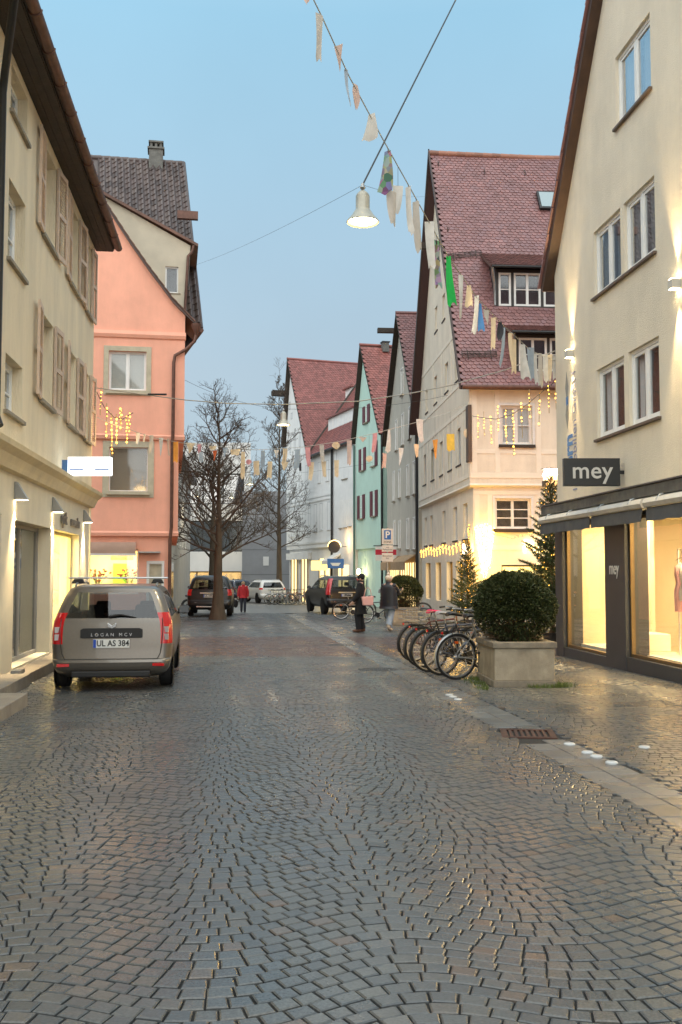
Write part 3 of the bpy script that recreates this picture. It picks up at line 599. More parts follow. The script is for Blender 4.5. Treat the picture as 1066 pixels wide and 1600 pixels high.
# brown pantiles, each laid singly
yR, zR, yE, zE = 8.0, 18.25, 2.4, 10.0
vR = Vector((0, yR-yE, zR-zE)); vl = vR.length; vd = vR.normalized(); ud = Vector((1, 0, 0)); nd = ud.cross(vd)
xt = FP.px(287, 250, yR)[0]; xb_ = FP.px(313, 500, yE)[0]
MB().add([(XL, yE, zE), (xb_, yE, zE), (xt, yR, zR), (XL, yR, zR), (xb_-1.6, 14, zE), (XL, 13.6, zE)], [(0, 1, 2, 3), (1, 4, 2), (3, 2, 4, 5)]).build('roof', m_browntile, PH)
W_, E_ = .245, .335; prt = []
for i in range(9):
    a = i/8; prt.append((-.5+a*1.02, .045*(math.sin(a*2*PI*.95+2.6))+.045))
lv = [(a*W_, 0, b+.028) for a, b in prt]+[(a*W_, 1.12*E_, b+.004) for a, b in prt]+[(a*W_, 0, b-.0) for a, b in prt]
lf = [(i, i+1, i+10, i+9) for i in range(8)]+[(i, 18+i, 19+i, i+1) for i in range(8)]
pm = bpy.data.meshes.new('roof_tile'); pm.from_pydata(lv, [], lf); pm.materials.append(m_browntile)
rest = MB(); cnt = 0
for j in range(int(vl/E_)):
    v0 = vl-(j+1)*E_; xr = xt+(xb_-xt)*(1-(v0/vl)); nx = 14 if j < 20 else 5
    for i in range(nx):
        x = xr-.13-i*W_
        p = Vector((x, yE, zE))+vd*v0+nd*.01
        if cnt < 290:
            o = bpy.data.objects.new('roof_tile', pm); COL.objects.link(o); o.parent = PH; mt = Matrix((ud, vd, nd)).transposed().to_4x4() @ Matrix.Rotation(random.uniform(-.015, .015), 4, 'Z'); mt.translation = p; o.matrix_local = mt; cnt += 1
        else: rest.add([p+ud*a+vd*b+nd*c for a, b, c in lv], lf)
if rest.v: rest.build('remaining_tiles', m_browntile, PH, kind='stuff')
for k in range(14): MB().lathe([(.10, 0), (.12, .06), (.105, .38)], (xt-.38-k*.36+.36, yR, zR+.0), 9, Matrix.Rotation(-PI/2, 3, 'Y')).build('ridge_tile', m_browntile, PH, smooth=50)
MB().tube([(xt+.02, yR, zR+.05), (xb_+.05, yE, zE+.05)], .06, 6).build('verge', m_browntile, PH)
cx_ = FP.px(244, 248, yR)[0]
ch = MB(); ch.box(cx_-.28, cx_+.28, yR-.3, yR+.3, zR-.6, zR+.42); ch.box(cx_-.34, cx_+.34, yR-.36, yR+.36, zR+.42, zR+.50)
for a, b in ((-.24, -.24), (.14, -.24), (-.24, .14), (.14, .14), (-.05, -.24), (-.05, .14)): ch.box(cx_+a, cx_+a+.1, yR+b, yR+b+.1, zR+.50, zR+.70)
ch.box(cx_-.3, cx_+.3, yR-.3, yR+.3, zR+.70, zR+.78); ch.build('chimney', M('chimney_stone', (.14, .14, .13), .8, var=.3, vscale=6), PH, bevel=.01)
hb = FP.px(298, 337, 5); mbox(hb[0]-.5, hb[0]+.28, 4.9, 5.1, hb[1]-.15, hb[1]+.15).build('hoist_beam', m_copper, PH)
h0 = FP.px(307, 512, -.1)
MB().lathe([(.06, -.25), (.09, -.15), (.16, .0), (.17, .12), (.15, .12)], (h0[0], -.1, h0[1]), 10).build('rain_hopper', m_copper, PH, smooth=40)
MB().tube([(h0[0], -.1, h0[1]-.2), (h0[0]-.05, -.1, h0[1]-.45), (h0[0]-.35, -.1, h0[1]-.75), (h0[0]-.68, -.1, h0[1]-.95), (h0[0]-.72, -.1, h0[1]-1.2), (h0[0]-.72, -.09, 5.9), (h0[0]-.74, .0, 5.6), (h0[0]-.74, .0, 2.9), (h0[0]-.78, .09, 2.5), (h0[0]-.78, .09, -.4)], .055, 9).build('downpipe', m_copper, PH, smooth=50)
MB().tube([(xb_+.05, yE-.1, zE-.05), (xb_-1.2, 11, zE-.05)], .08, 8).build('gutter', m_copper, PH, smooth=50)
# ================================================================ tall red-roofed house with the corner shop
FRr = Fr((4.3, 33), (1, .0665))
m_rw = M('pale_plaster', (.80, .73, .60), .85, var=.07, vscale=1.3, bump=.5, bscale=40, stain=.08)
m_band = M('pale_band_plaster', (.82, .76, .64), .8, var=.05, vscale=3)
RH = thing('red_roof_house', 'tall cream half-timbered corner house with steep red tiled roof', 'house', FRr.O, FRr.rz)
YR_, ZR_, DEP, XW = 6.0, 18.1, 11.8, 13.0
lit_side = [(2.1, 3.4, .3, 1.85), (4.1, 5.4, .3, 1.85), (6.75, 8.0, .3, 1.85), (9.4, 10.7, .3, 1.85)]
win1 = [(1.15, 1.95, 2.62, 3.85), (3.1, 3.9, 2.62, 3.85), (5.6, 6.3, 2.62, 3.85), (8.7, 9.4, 2.62, 3.85), (10.3, 10.9, 2.62, 3.85)]
win2 = [(1.6, 2.4, 5.25, 6.55), (3.3, 4.1, 5.25, 6.55), (5.2, 6.0, 5.25, 6.55), (7.4, 8.2, 5.25, 6.55), (9.6, 10.4, 5.25, 6.55)]
win3 = [(2.0, 2.6, 8.3, 9.3), (4.0, 4.7, 8.3, 9.4), (6.6, 7.3, 8.3, 9.4), (9.0, 9.6, 8.3, 9.3), (4.6, 5.2, 11.2, 12.2), (6.4, 7.0, 11.2, 12.2), (5.7, 6.3, 13.8, 14.6)]
wall([(.14, -.8), (XW, -.8), (XW, 4.3), (.14, 4.3)], [(1.08, 5.2, .35, 1.70), (.88, 2.1, 2.91, 3.93)], .14, .2).build('wall', m_rw, RH)
wall([(0, 4.42), (XW, 4.42), (XW, 7.9), (0, 7.9)], [(1.06, 2.14, 5.73, 7.05)], 0, .14).build('wall', m_rw, RH)
wall([(.14, -.8), (DEP, -.8), (DEP, 4.3), (.14, 4.3)], lit_side+win1, depth=.2, axis='y', at=.14).build('side_wall', m_rw, RH)
gpoly = [(0, 4.42), (DEP, 4.42), (DEP, 8.2), (YR_, ZR_), (0, 7.9)]
wall(gpoly, win2+win3, depth=.12, axis='y', at=0).build('gable_wall', m_rw, RH)
MB().prismx([(.14, 4.3), (.04, 4.32), (-.02, 4.36), (0, 4.42)], 0, XW).build('string_course', m_band, RH)
MB().prism([(.14, 4.3), (.04, 4.32), (-.02, 4.36), (0, 4.42)], .14, DEP).build('string_course', m_band, RH)
# plastered-over timber frame: shallow proud bands
def band_f(x0, x1, z0, z1, y=0.): mbox(x0, x1, y-.018, y-.001, z0, z1).build('timber_band', m_band, RH, bevel=.004)
def band_s(y0, y1, z0, z1, x=0.): mbox(x-.018, x-.001, y0, y1, z0, z1).build('timber_band', m_band, RH, bevel=.004)
for z0, z1 in ((4.6, 4.78), (7.55, 7.75)): band_f(.03, 6, z0, z1)
for x in (.08, .86, 2.26, 3.2, 4.2): band_f(x, x+.17, 4.782, 7.548)
for x0, x1 in ((.252, .858), (1.032, 2.258), (2.432, 3.198), (3.372, 4.198)): band_f(x0, x1, 5.42, 5.56)
for z0, z1 in ((4.62, 4.76), (7.0, 7.15), (8.0, 8.14), (10.0, 10.14)): band_s(max(.05, (z0-7.9)/(ZR_-7.9)*YR_+.15 if z0 > 7.9 else .05), DEP-max(.1, (z0-8.2)/(ZR_-8.2)*(DEP-YR_)+.15 if z0 > 8.2 else .1), z0, z1)
for k in range(12): band_s(.08+k*1.0, .2+k*1.0, 4.762, 6.998)
for k in range(5): band_s(1.2+k*2.1, 1.34+k*2.1, 8.142, 9.4 if k in (0, 4) else 9.998)
for z0, z1 in ((2.2, 2.35), (4.05, 4.18)): band_f(.16, 6, z0, z1, .14)
for x in (.18, .62, 2.3, 3.4): band_f(x, x+.16, 2.352, 4.048, .14)
window(RH, (1.06, .1, 5.73), 0, 1.08, 1.32, 2, 2, .07, fmat=m_white, back=m_curt, backd=.074, casing=.09, sill=(.2, .1), sillmat=m_darkwood, leaf=.03, rec=.1, glass=G_FAR)
window(RH, (.88, .24, 2.91), 0, 1.22, 1.02, 2, 3, .08, fmat=m_white, back=M('dim_warm_room', (.20, .15, .09), .8, var=.6, vscale=5), backd=.5, casing=.08, sill=(.22, .12), sillmat=m_darkwood, rec=.1, glass=G_FAR)
for a, b, c, d in win1+win2+win3: window(RH, (.22 if c < 4 else .09, b, c), -PI/2, b-a, d-c, 2, 1, .05, fmat=m_white, back=m_curt if c < 6 else m_room, backd=.2, sill=(.12, .06), sillmat=m_darkwood)
m_litroom = emis('lit_shop_wall', (1, .74, .30), .85)
for a, b, c, d in lit_side: window(RH, (.30, b, c), -PI/2, b-a, d-c, 1, 1, .05, name='show_window', glass=G_CLEAR, back=m_litroom, backd=.9, fmat=m_bronze, casing=.0)
window(RH, (1.08, .28, .35), 0, 4.12, 1.35, 2, 1, .06, name='show_window', glass=G_CLEAR, fmat=m_bronze)
r_ = MB(); X0, X1, Y0, Y1 = 1.0, 5.3, .35, 3.0
r_.poly([(X0, Y1, -.4), (X1, Y1, -.4), (X1, Y1, 2.1), (X0, Y1, 2.1)]); r_.poly([(X0, Y0, -.35), (X1, Y0, -.35), (X1, Y1, -.35), (X0, Y1, -.35)]); r_.poly([(X0, Y0, 2.1), (X1, Y0, 2.1), (X1, Y1, 2.1), (X0, Y1, 2.1)]); r_.poly([(X0, Y0, -.4), (X0, Y1, -.4), (X0, Y1, 2.1), (X0, Y0, 2.1)]); r_.poly([(X1, Y0, -.4), (X1, Y1, -.4), (X1, Y1, 2.1), (X1, Y0, 2.1)])
r_.build('shop_room', m_int, RH); area('shop_ceiling_light', RH, (2.6, 1.6, 2.05), (0, 0, 0), 2.6, 1.4, 130, (1, .82, .45))
for k in range(4): mbox(1.2+k*.5, 1.55+k*.5, 2.85, 2.95, .7, 1.5).build('picture_panel', M('panel_pale', (.8, .75, .6), .6), RH)
mbox(-.06, .06, -.1, .32, 5.15, 7.05).build('corner_board', M('corner_board_brown', (.10, .065, .045), .6, var=.2), RH, bevel=.006)
# roof
eY, eZ = -.32, 7.62; vR2 = Vector((0, YR_-eY, ZR_+.15-eZ)); L2 = vR2.length; v2 = vR2.normalized(); n2 = Vector((1, 0, 0)).cross(v2)
def roofpt(px, py):
    d = ray(px, py); o = Vector((0, 0, CAMZ))-FRr.O; p0 = Vector((0, eY, eZ))
    dl = Vector((d.dot(FRr.x), d.dot(FRr.y), d.z)); ol = Vector((o.dot(FRr.x), o.dot(FRr.y), o.z))
    t = (p0-ol).dot(n2)/dl.dot(n2); return ol+dl*t
rb = MB(); th = n2*.14
A_ = [Vector((-.34, eY, eZ)), Vector((XW, eY, eZ)), Vector((XW, YR_, ZR_+.15)), Vector((-.34, YR_, ZR_+.15))]
rb.add([p-n2*.05 for p in A_]+[p-th for p in A_], [(0, 1, 2, 3), (7, 6, 5, 4), (0, 4, 5, 1), (3, 2, 6, 7), (0, 3, 7, 4), (1, 5, 6, 2)])
B_ = [Vector((-.34, YR_, ZR_+.15)), Vector((XW, YR_, ZR_+.15)), Vector((XW, DEP+.3, 7.9)), Vector((-.34, DEP+.3, 7.9))]
rb.add(B_+[p-Vector((0, 0, .2)) for p in B_], [(0, 1, 2, 3), (7, 6, 5, 4), (0, 3, 7, 4), (2, 6, 7, 3)])
rb.build('roof_deck', M('roof_deck_dark', (.06, .03, .028), .8), RH)
um = [roofpt(p, q) for p, q in ((762, 402), (870, 402), (786, 482), (812, 584), (800, 500))]
du = um[2]; dl_ = um[3]
def uvv(p): return p.x+.34, (p-Vector((0, eY, eZ))).dot(v2)
u_b = uvv(du); l_b = uvv(dl_)
ux0, uz0 = du.x-.25, du.z; lx0, lz0 = dl_.x-.12, dl_.z
def skipt(x, y):
    return (x > u_b[0]-.2 and u_b[1] < y < u_b[1]+2.2) or (x > l_b[0]-.05 and l_b[1] < y < l_b[1]+1.7)
beaver(RH, 'remaining_tiles', (-.34, eY, eZ), (1, 0, 0), v2, 73, int(L2/.155)+1, .18, .155, m_rtile, 295, skipt, .03)
for k in range(37): MB().lathe([(.10, 0), (.125, .05), (.11, .38)], (-.36+k*.36, YR_, ZR_+.17-.10*math.sin(min(1, k/20)*PI*.5)), 9, Matrix.Rotation(PI/2, 3, 'Y')).build('ridge_tile', M('ridge_tile_red', (.27, .12, .08), .6, island=.25), RH, smooth=50)
vb = MB(); vb.add([Vector((-.40, eY-.04, eZ-.1)), Vector((-.345, eY-.04, eZ-.1)), Vector((-.345, YR_, ZR_+.1)), Vector((-.40, YR_, ZR_+.1)), Vector((-.40, eY-.04, eZ+.12)), Vector((-.345, eY-.04, eZ+.12)), Vector((-.345, YR_, ZR_+.3)), Vector((-.40, YR_, ZR_+.3))], [(0, 1, 2, 3), (4, 7, 6, 5), (0, 3, 7, 4), (1, 5, 6, 2), (0, 4, 5, 1)])
vb.add([Vector((-.40, YR_, ZR_+.05)), Vector((-.345, YR_, ZR_+.05)), Vector((-.345, DEP+.4, 7.5)), Vector((-.40, DEP+.4, 7.5)), Vector((-.40, YR_, ZR_+.35)), Vector((-.345, YR_, ZR_+.35)), Vector((-.345, DEP+.4, 7.95)), Vector((-.40, DEP+.4, 7.95))], [(0, 1, 2, 3), (4, 7, 6, 5), (0, 3, 7, 4), (1, 5, 6, 2), (2, 6, 7, 3)])
vb.build('verge_board', M('verge_dark', (.055, .033, .028), .6), RH)
mbox(-.9, .3, YR_-.1, YR_+.1, 14.35, 14.6).build('hoist_beam', m_darkwood, RH)
g = MB(); g.tube([(-.3, eY-.08, eZ-.02), (XW, eY-.08, eZ-.02)], .075, 10); g.build('gutter', m_copper, RH, smooth=40)
# snow guards and roof hooks
for (pa, pb) in (((700, 407), (752, 402)), ((722, 561), (776, 560))):
    a, b = roofpt(*pa)+n2*.1, roofpt(*pb)+n2*.1; sg_ = MB()
    for k in range(4): sg_.tube([a+v2*.08*k, b+v2*.08*k], .012, 5)
    for k in range(7): q = a.lerp(b, k/6); sg_.tube([q, q+v2*.26], .012, 5)
    for k in (1, 5): q = a.lerp(b, k/6); sg_.tube([q+v2*.3, q-v2*.1, q-n2*.1], .014, 5)
    sg_.build('snow_guard', m_darkwood, RH)
for p in ((685, 259), (757, 271), (820, 273), (700, 363)):
    q = roofpt(*p); MB().tube([q+n2*.02-v2*.05, q+n2*.1+v2*.05, q+n2*.06+v2*.2], .018, 5).build('roof_hook', m_darkwood, RH)
sk = roofpt(855, 316); a_ = MB(); rot = Matrix((Vector((1, 0, 0)), v2, n2)).transposed()
a_.obox(sk+n2*.07, .75, 1.0, .12, rot); a_.build('skylight', m_blackm, RH); MB().obox(sk+n2*.14, .6, .85, .02, rot).build('skylight_pane', M('skylight_glass', (.25, .33, .36), .15), RH)
# two dormers one above the other
m_dtimber = M('dormer_timber', (.028, .024, .022), .55, var=.2)
def dormer(x0, zb, zt, p, rise, name):
    yf = p.y; yb_t = eY+(zt+rise-eZ)/v2.z*v2.y+.1; yb_b = yf
    zb2 = zt+rise
    X1 = XW-.6
    fr_ = MB(); fr_.box(x0, X1, yf, yf+.1, zb, zb+.1); fr_.box(x0, X1, yf, yf+.1, zt-.12, zt); xs_ = [x0]
    wins = []; x = x0+.1; wds = [.46, .98, .98, .98, .98, .98, .98]
    if name == 'low': wds = wds[1:]
    fr_.box(x0, x0+.1, yf, yf+.1, zb+.1, zt-.12)
    for w_ in wds:
        if x+w_ > X1-.1: break
        wins.append((x, x+w_)); fr_.box(x+w_, x+w_+.09, yf, yf+.1, zb+.1, zt-.12); x += w_+.09
    fr_.build('dormer_frame', m_dtimber, RH, bevel=.006)
    for a, b in wins: window(RH, (a+.005, yf+.02, zb+.1), 0, b-a-.01, zt-zb-.22, 1 if b-a < .7 else 2, 2, .075, fmat=m_white, back=m_room, backd=.5, name='dormer_window', mw=.03, glass=G_FAR)
    MB().add([(x0, yf+.05, zb), (x0, yf+.05, zt), (x0, yb_t, zt+rise*.95), (x0+.05, yf+.05, zb), (x0+.05, yf+.05, zt), (x0+.05, yb_t, zt+rise*.95)], [(0, 1, 2), (3, 5, 4), (0, 2, 5, 3)]).build('dormer_cheek', m_pcr if name == 'low' else m_dtimber, RH)
    dv = Vector((0, yb_t-(yf-.35), zb2-zt+.02)); dvn = dv.normalized(); nn = Vector((1, 0, 0)).cross(dvn)
    rr_ = MB(); q = [Vector((x0-.25, yf-.35, zt-.02)), Vector((XW, yf-.35, zt-.02)), Vector((XW, yb_t, zb2)), Vector((x0-.25, yb_t, zb2))]
    rr_.add([a+nn*.05 for a in q]+[a-nn*.04 for a in q], [(0, 1, 2, 3), (7, 6, 5, 4), (0, 4, 5, 1), (0, 3, 7, 4)]); rr_.build('dormer_roof', M('dormer_roof_dark', (.10, .055, .045), .55, var=.3, vscale=8), RH)
    beaver(RH, 'dormer_tiles', q[0]+nn*.055, (1, 0, 0), dvn, int((XW-x0)/.18), max(1, int(dv.length/.155)), .18, .155, M('dormer_tile', (.16, .07, .06), .5, island=.3), 0)
    MB().tube([(x0-.22, yf-.42, zt-.03), (XW, yf-.42, zt-.03)], .05, 8).build('dormer_gutter', m_blackm, RH)
    # curved bargeboard with downpipe
    MB().tube([(x0-.2, yf-.4, zt-.05), (x0-.15, yf-.25, zt-.3), (x0-.06, yf-.06, zt-.55), (x0-.04, yf-.05, zb+.1)], [.05, .07, .05, .035], 8).build('downpipe', m_metal, RH, smooth=60)
dormer(ux0, uz0, uz0+1.42, du, 1.0, 'up'); dormer(lx0, lz0, lz0+1.36, dl_, .55, 'low')
# neon letters, fairy curtain, strings (things of their own)
m_led = emis('led_warm', (1, .46, .055), 4.5); m_wire = M('thin_wire', (.05, .045, .035), .6)
t = thing('neon_lettering', 'glowing yellow-white script letters above the corner shop window', 'lettering', FRr.w(1.9, .1, 2.28), FRr.rz)
text_obj('Pusc', 'letters', emis('neon_glow', (1, .86, .42), 6), .62, t, (.45, -.02, 0), extrude=.012, bold=-.006)
point('glow', t, (.4, -.25, 0), 10, WARM, .15)
m_led2 = emis('led_bright', (1, .62, .10), 14)
def led_string(t, pts, nb, r=.012, name='bulbs', wire=True, jit=0., mat=None):
    pts = [Vector(p) for p in pts]
    if wire: MB().tube(pts, .006, 4).build('wire', m_wire, t)
    L_ = [(b-a).length for a, b in zip(pts[:-1], pts[1:])]; tot = sum(L_); mb = MB()
    for k in range(nb):
        s_ = tot*(k+.5)/nb; i = 0
        while i < len(L_)-1 and s_ > L_[i]: s_ -= L_[i]; i += 1
        p = pts[i].lerp(pts[i+1], min(1, s_/max(1e-6, L_[i])))+Vector((random.uniform(-jit, jit), random.uniform(-jit, jit), random.uniform(-jit, jit)))
        mb.ellip(p, r, r, r*1.3, 6, 4)
    mb.build(name, mat or m_led, t, kind='stuff')
t = thing('fairy_light_curtain', 'dense glowing yellow fairy light bundle on the cream corner wall', 'fairy lights', FRr.w(.5, .1, 0), FRr.rz)
for k in range(9):
    x = -.26+.065*k; zt = 3.1-.12*abs(k-4)/4; zb = 1.0+random.uniform(0, .5)+.12*abs(k-4)
    led_string(t, [(x*1.25, -.03, zt), (x*.9, -.06, (zt+zb)/2), (x*.55, -.05, zb)], 34, .017, jit=.02, mat=m_led2)
point('glow', t, (0, -.7, 1.5), 34, (1, .55, .09), .3); point('glow', t, (0.1, -.6, 2.7), 22, (1, .55, .09), .3)
t = thing('fairy_light_corner', 'yellow fairy lights wound down the corner beside the small fir', 'fairy lights', FRr.w(.02, .1, 0), FRr.rz)
for k in range(3): led_string(t, [(-.03, -.05+.06*k, 3.05), (-.06, -.02+.05*k, 2.2), (-.03, .0+.05*k, .9)], 26, .011, jit=.03)
point('glow', t, (-.5, .3, 2.0), 28, (1, .55, .09), .2)
t = thing('window_garland', 'string of tiny lights hung below the first floor window', 'fairy lights', FRr.w(.9, .0, 2.7), FRr.rz)
led_string(t, [(0, 0, 0), (.5, -.05, -.12), (1.0, -.05, .0), (1.6, -.1, .12), (2.0, -.2, .5)], 60, .010, jit=.05)
t = thing('icicle_garland', 'string of short icicle lights along the street side of the red-roofed house', 'fairy lights', FRr.w(.05, 0, 2.35), FRr.rz)
mw_ = MB(); 
for k in range(15):
    y = 1.2+k*.72; z = .05*math.sin(k*1.3)
    led_string(t, [(-.02, y, z+.12), (-.02, y+.3, z)], 3, .022, wire=False); led_string(t, [(-.02, y, z), (-.02, y, z-.22)], 4, .016, wire=False)
MB().tube([(-.02, .8+k*.6, .1+.06*math.sin(k*1.7)) for k in range(18)], .006, 4).build('wire', m_wire, t)
t = thing('corner_lantern', 'small white glowing lantern at the corner above the small fir', 'lamp', FRr.w(-.12, .25, 2.05), FRr.rz)
MB().lathe([(.05, 0), (.09, .03), (.09, .33), (.05, .36)], n=10).build('shade', emis('lantern_white', (1, .85, .55), 8), t, smooth=40); mbox(-.01, .14, -.02, .02, .30, .33).build('bracket', m_blackm, t)
# ================================================================ row of old houses further down on the right
def px_win(H, fr, lst, **kw):
    for px, y0, y1, w_ in lst:
        x, z1 = fr.px(px, y0); _, z0 = fr.px(px, y1)
        window(H, (x-w_/2, -.012, z0), 0, w_, z1-z0, **{**dict(cols=2, rows=1, fw=.05, back=m_room, backd=.09, fmat=m_frame, glass=G_FAR), **kw})
def gable_roof(H, xa, za, xf, zf, xn, zn, depth, mat, over=.3, deck=None, tiles=True, w_=.22, e_=.2):
    """apex (xa,za), far eave (xf,zf), near eave (xn,zn); the ridge runs back from the street"""
    mb = MB(); t_ = .14
    mb.prism([(xa, za), (xn+.15, zn-.15*(za-zn)/(xn-xa)), (xn+.15, zn-.15*(za-zn)/(xn-xa)+t_), (xa, za+t_)], -over, depth)
    mb.prism([(xf, zf), (xa, za), (xa, za+t_), (xf, zf+t_)], -over, depth); mb.build('roof_deck', deck or m_darkwood, H)
    if tiles:
        vv = Vector((xa-xn-.15, 0, za-zn+.15*(za-zn)/(xn-xa))); v_ = vv.normalized(); nn = Vector((0, 1, 0)).cross(v_)
        o_ = Vector((xn+.15, -over, zn-.15*(za-zn)/(xn-xa)))+nn*(t_*.75)
        beaver(H, 'roof_tiles', o_, (0, 1, 0), v_, int((depth+over)/w_), int(vv.length/e_), w_, e_, mat, 0, wave=.02)
        MB().prism([(xf-.04, zf+t_), (xa, za+t_+.003), (xa, za+t_+.03), (xf-.04, zf+t_+.03)], -over, depth).build('roof_tiles', mat, H)
    MB().tube([(xa, -over, za+t_+.03), (xa, depth, za+t_+.03)], .1, 7).build('ridge', mat, H)
# grey gable house
FG = Fr((2.66, 57.0), (.92, -11.5)); LG = 11.5
m_gw = M('warm_grey_plaster', (.50, .46, .39), .85, var=.08, vscale=1.5, bump=.4)
m_gt = M('plum_roof_tile', (.17, .075, .07), .55, island=.25, var=.15, vscale=1)
GH = thing('grey_gable_house', 'warm grey gabled house with tall narrow windows beside the red-roofed one', 'house', FG.O, FG.rz)
ap = FG.px(627, 494); zf = 8.9
MB().prism([(0, -1), (LG, -1), (LG, zf), (ap[0], ap[1]), (0, zf)], 0, 12).build('wall', m_gw, GH)
gable_roof(GH, ap[0], ap[1], -.2, zf-.2, LG, zf, 12, m_gt)
px_win(GH, FG, [(616, 738, 783, .6), (625, 735, 778, .6), (638, 728, 775, .65), (648, 722, 772, .65)], cols=1, fw=.04, casing=.07, sill=(.1, .06), back=m_dark)
px_win(GH, FG, [(617, 815, 858, .6), (625, 815, 857, .6), (638, 812, 858, .65), (648, 810, 858, .65)], cols=1, fw=.04, casing=.07, sill=(.1, .06), back=m_dark)
px_win(GH, FG, [(620, 658, 704, .6), (630, 648, 696, .65), (641, 637, 686, .7), (629, 577, 617, .7)], cols=1, fw=.04, casing=.07, sill=(.1, .06), back=m_dark)
hb = FG.px(622, 517); mbox(hb[0]-.15, hb[0]+.15, -1.1, 0, hb[1]-.12, hb[1]+.12).build('hoist_beam', m_darkwood, GH)
m_lit2 = emis('lit_far_shop', (1, .72, .30), 1.2)
for x0, x1 in ((1.5, 4.8), (5.6, 10.4)):
    mbox(x0, x1, -.02, .0-.001, -.3, 1.9).build('show_window', m_lit2, GH)
    for k in range(int((x1-x0)/.8)+1): mbox(x0+k*.8-.05, x0+k*.8+.05, -.06, -.021, -.4, 1.9).build('mullion', m_bronze, GH)
    MB().prismx([(0, 2.3), (-.55, 1.95), (-.55, 1.55), (-.52, 1.55), (-.5, 1.93), (0, 2.25)], x0-.2, x1+.2).build('awning', M('tan_awning', (.38, .25, .14), .9, var=.2, vscale=6), GH)
MB().tube([(LG+.05, -.1, 8.6), (LG+.05, -.1, -.6)], .07, 8).build('downpipe', m_blackm, GH)
t = thing('shop_sign', 'small red and white hanging sign on the grey gabled house', 'sign', FG.w(4.9, -.05, 2.35), FG.rz)
mbox(-.03, .03, -1.3, 0, .45, .5).build('arm', m_blackm, t); mbox(-.04, .04, -1.2, -.1, 0, .28).build('red_board', M('sign_red', (.55, .02, .05), .5), t); mbox(-.04, .04, -1.2, -.1, .285, .45).build('white_board', m_white, t); mbox(-.04, .04, -1.2, -.1, -.3, -.005).build('white_board', m_white, t)
# mint house
FN = Fr((.95, 64.1), (1.5, -6.2)); LN = 6.4
m_mint = M('mint_plaster', (.52, .72, .63), .85, var=.05, vscale=1.5, bump=.3)
m_maroon = M('maroon_shutter', (.13, .03, .045), .6)
NH = thing('mint_house', 'mint green gabled house with maroon shutters and red roof', 'house', FN.O, FN.rz)
ap = FN.px(569, 543); ez = FN.px(596, 676)[1]
MB().prism([(0, 2.9), (LN, 2.9), (LN, ez), (ap[0], ap[1]), (0, ez+.2)], 0, 11).build('wall', m_mint, NH)
mbox(.1, LN-.08, .12, 11, -1.2, 2.9).build('lower_wall', m_mint, NH)
m_rt2 = M('bright_red_tile', (.25, .085, .07), .5, island=.25, var=.15, vscale=1)
gable_roof(NH, ap[0], ap[1], -.15, ez+.1, LN, ez, 11, m_rt2)
cp = Vector((ap[0]+.3, 1.4, ap[1])); mbox(cp.x-.22, cp.x+.22, 1.1, 1.5, cp.z-.3, cp.z+.3).build('chimney', M('chimney_stone', (.14, .14, .13), .8), NH); mbox(cp.x-.28, cp.x+.28, 1.04, 1.56, cp.z+.3, cp.z+.36).build('chimney_cap', m_blackm, NH)
def sh_win_px(H, fr, lst, mat):
    for px, y0, y1, w_, l, r in lst:
        x, z1 = fr.px(px, y0); _, z0 = fr.px(px, y1)
        window(H, (x-w_/2, -.012, z0), 0, w_, z1-z0, 2, 2, .05, back=m_curt, backd=.09, sill=(.12, .08))
        for q, ok in ((-1, l), (1, r)):
            if ok: mbox(*( (x-w_/2-.52, x-w_/2-.02) if q < 0 else (x+w_/2+.02, x+w_/2+.52)), -.07, -.02, z0-.05, z1+.05).build('shutter', mat, H)
sh_win_px(NH, FN, [(573, 635, 660, .6, 1, 1), (567, 702, 735, .6, 1, 1), (584, 692, 728, .8, 0, 1), (565, 775, 810, .75, 1, 1), (585, 768, 806, .6, 1, 1)], m_maroon)
px_win(NH, FN, [(574, 592, 600, .4)])
for px in (566, 582, 596):
    x, z1 = FN.px(px, 860); window(NH, (x-.35, .108, -.4), 0, .7, z1+.4, 1, 1, .07, back=m_room, backd=.09, fmat=m_mint)
MB().tube([(-.02, -.1, ez), (-.02, -.1, -.6)], .07, 8).build('downpipe', M('pipe_green', (.08, .16, .14), .5), NH)
MB().tube([(LN+.12, -.1, ez-.2), (LN+.12, -.1, -.6)], .07, 8).build('downpipe', m_blackm, NH)
t = thing('wall_lantern', 'warm lit lantern with notice board beside the mint house door', 'lamp', FN.w(1.9, -.05, 1.0), FN.rz)
MB().lathe([(.04, 0), (.1, .08), (.12, .3), (.05, .4)], (0, -.25, .25), 8).build('shade', emis('lantern_warm', (1, .75, .35), 14), t); mbox(-.02, .02, -.25, 0, .62, .66).build('bracket', m_blackm, t); mbox(.1, .5, -.06, 0, -1.0, .2).build('notice_board', m_blackm, t); mbox(.16, .44, -.07, -.061, -.3, .1).build('notice', m_white, t); mbox(.16, .44, -.07, -.061, -.9, -.5).build('notice', m_white, t)
point('glow', t, (0, -.5, .4), 25, WARM, .1)
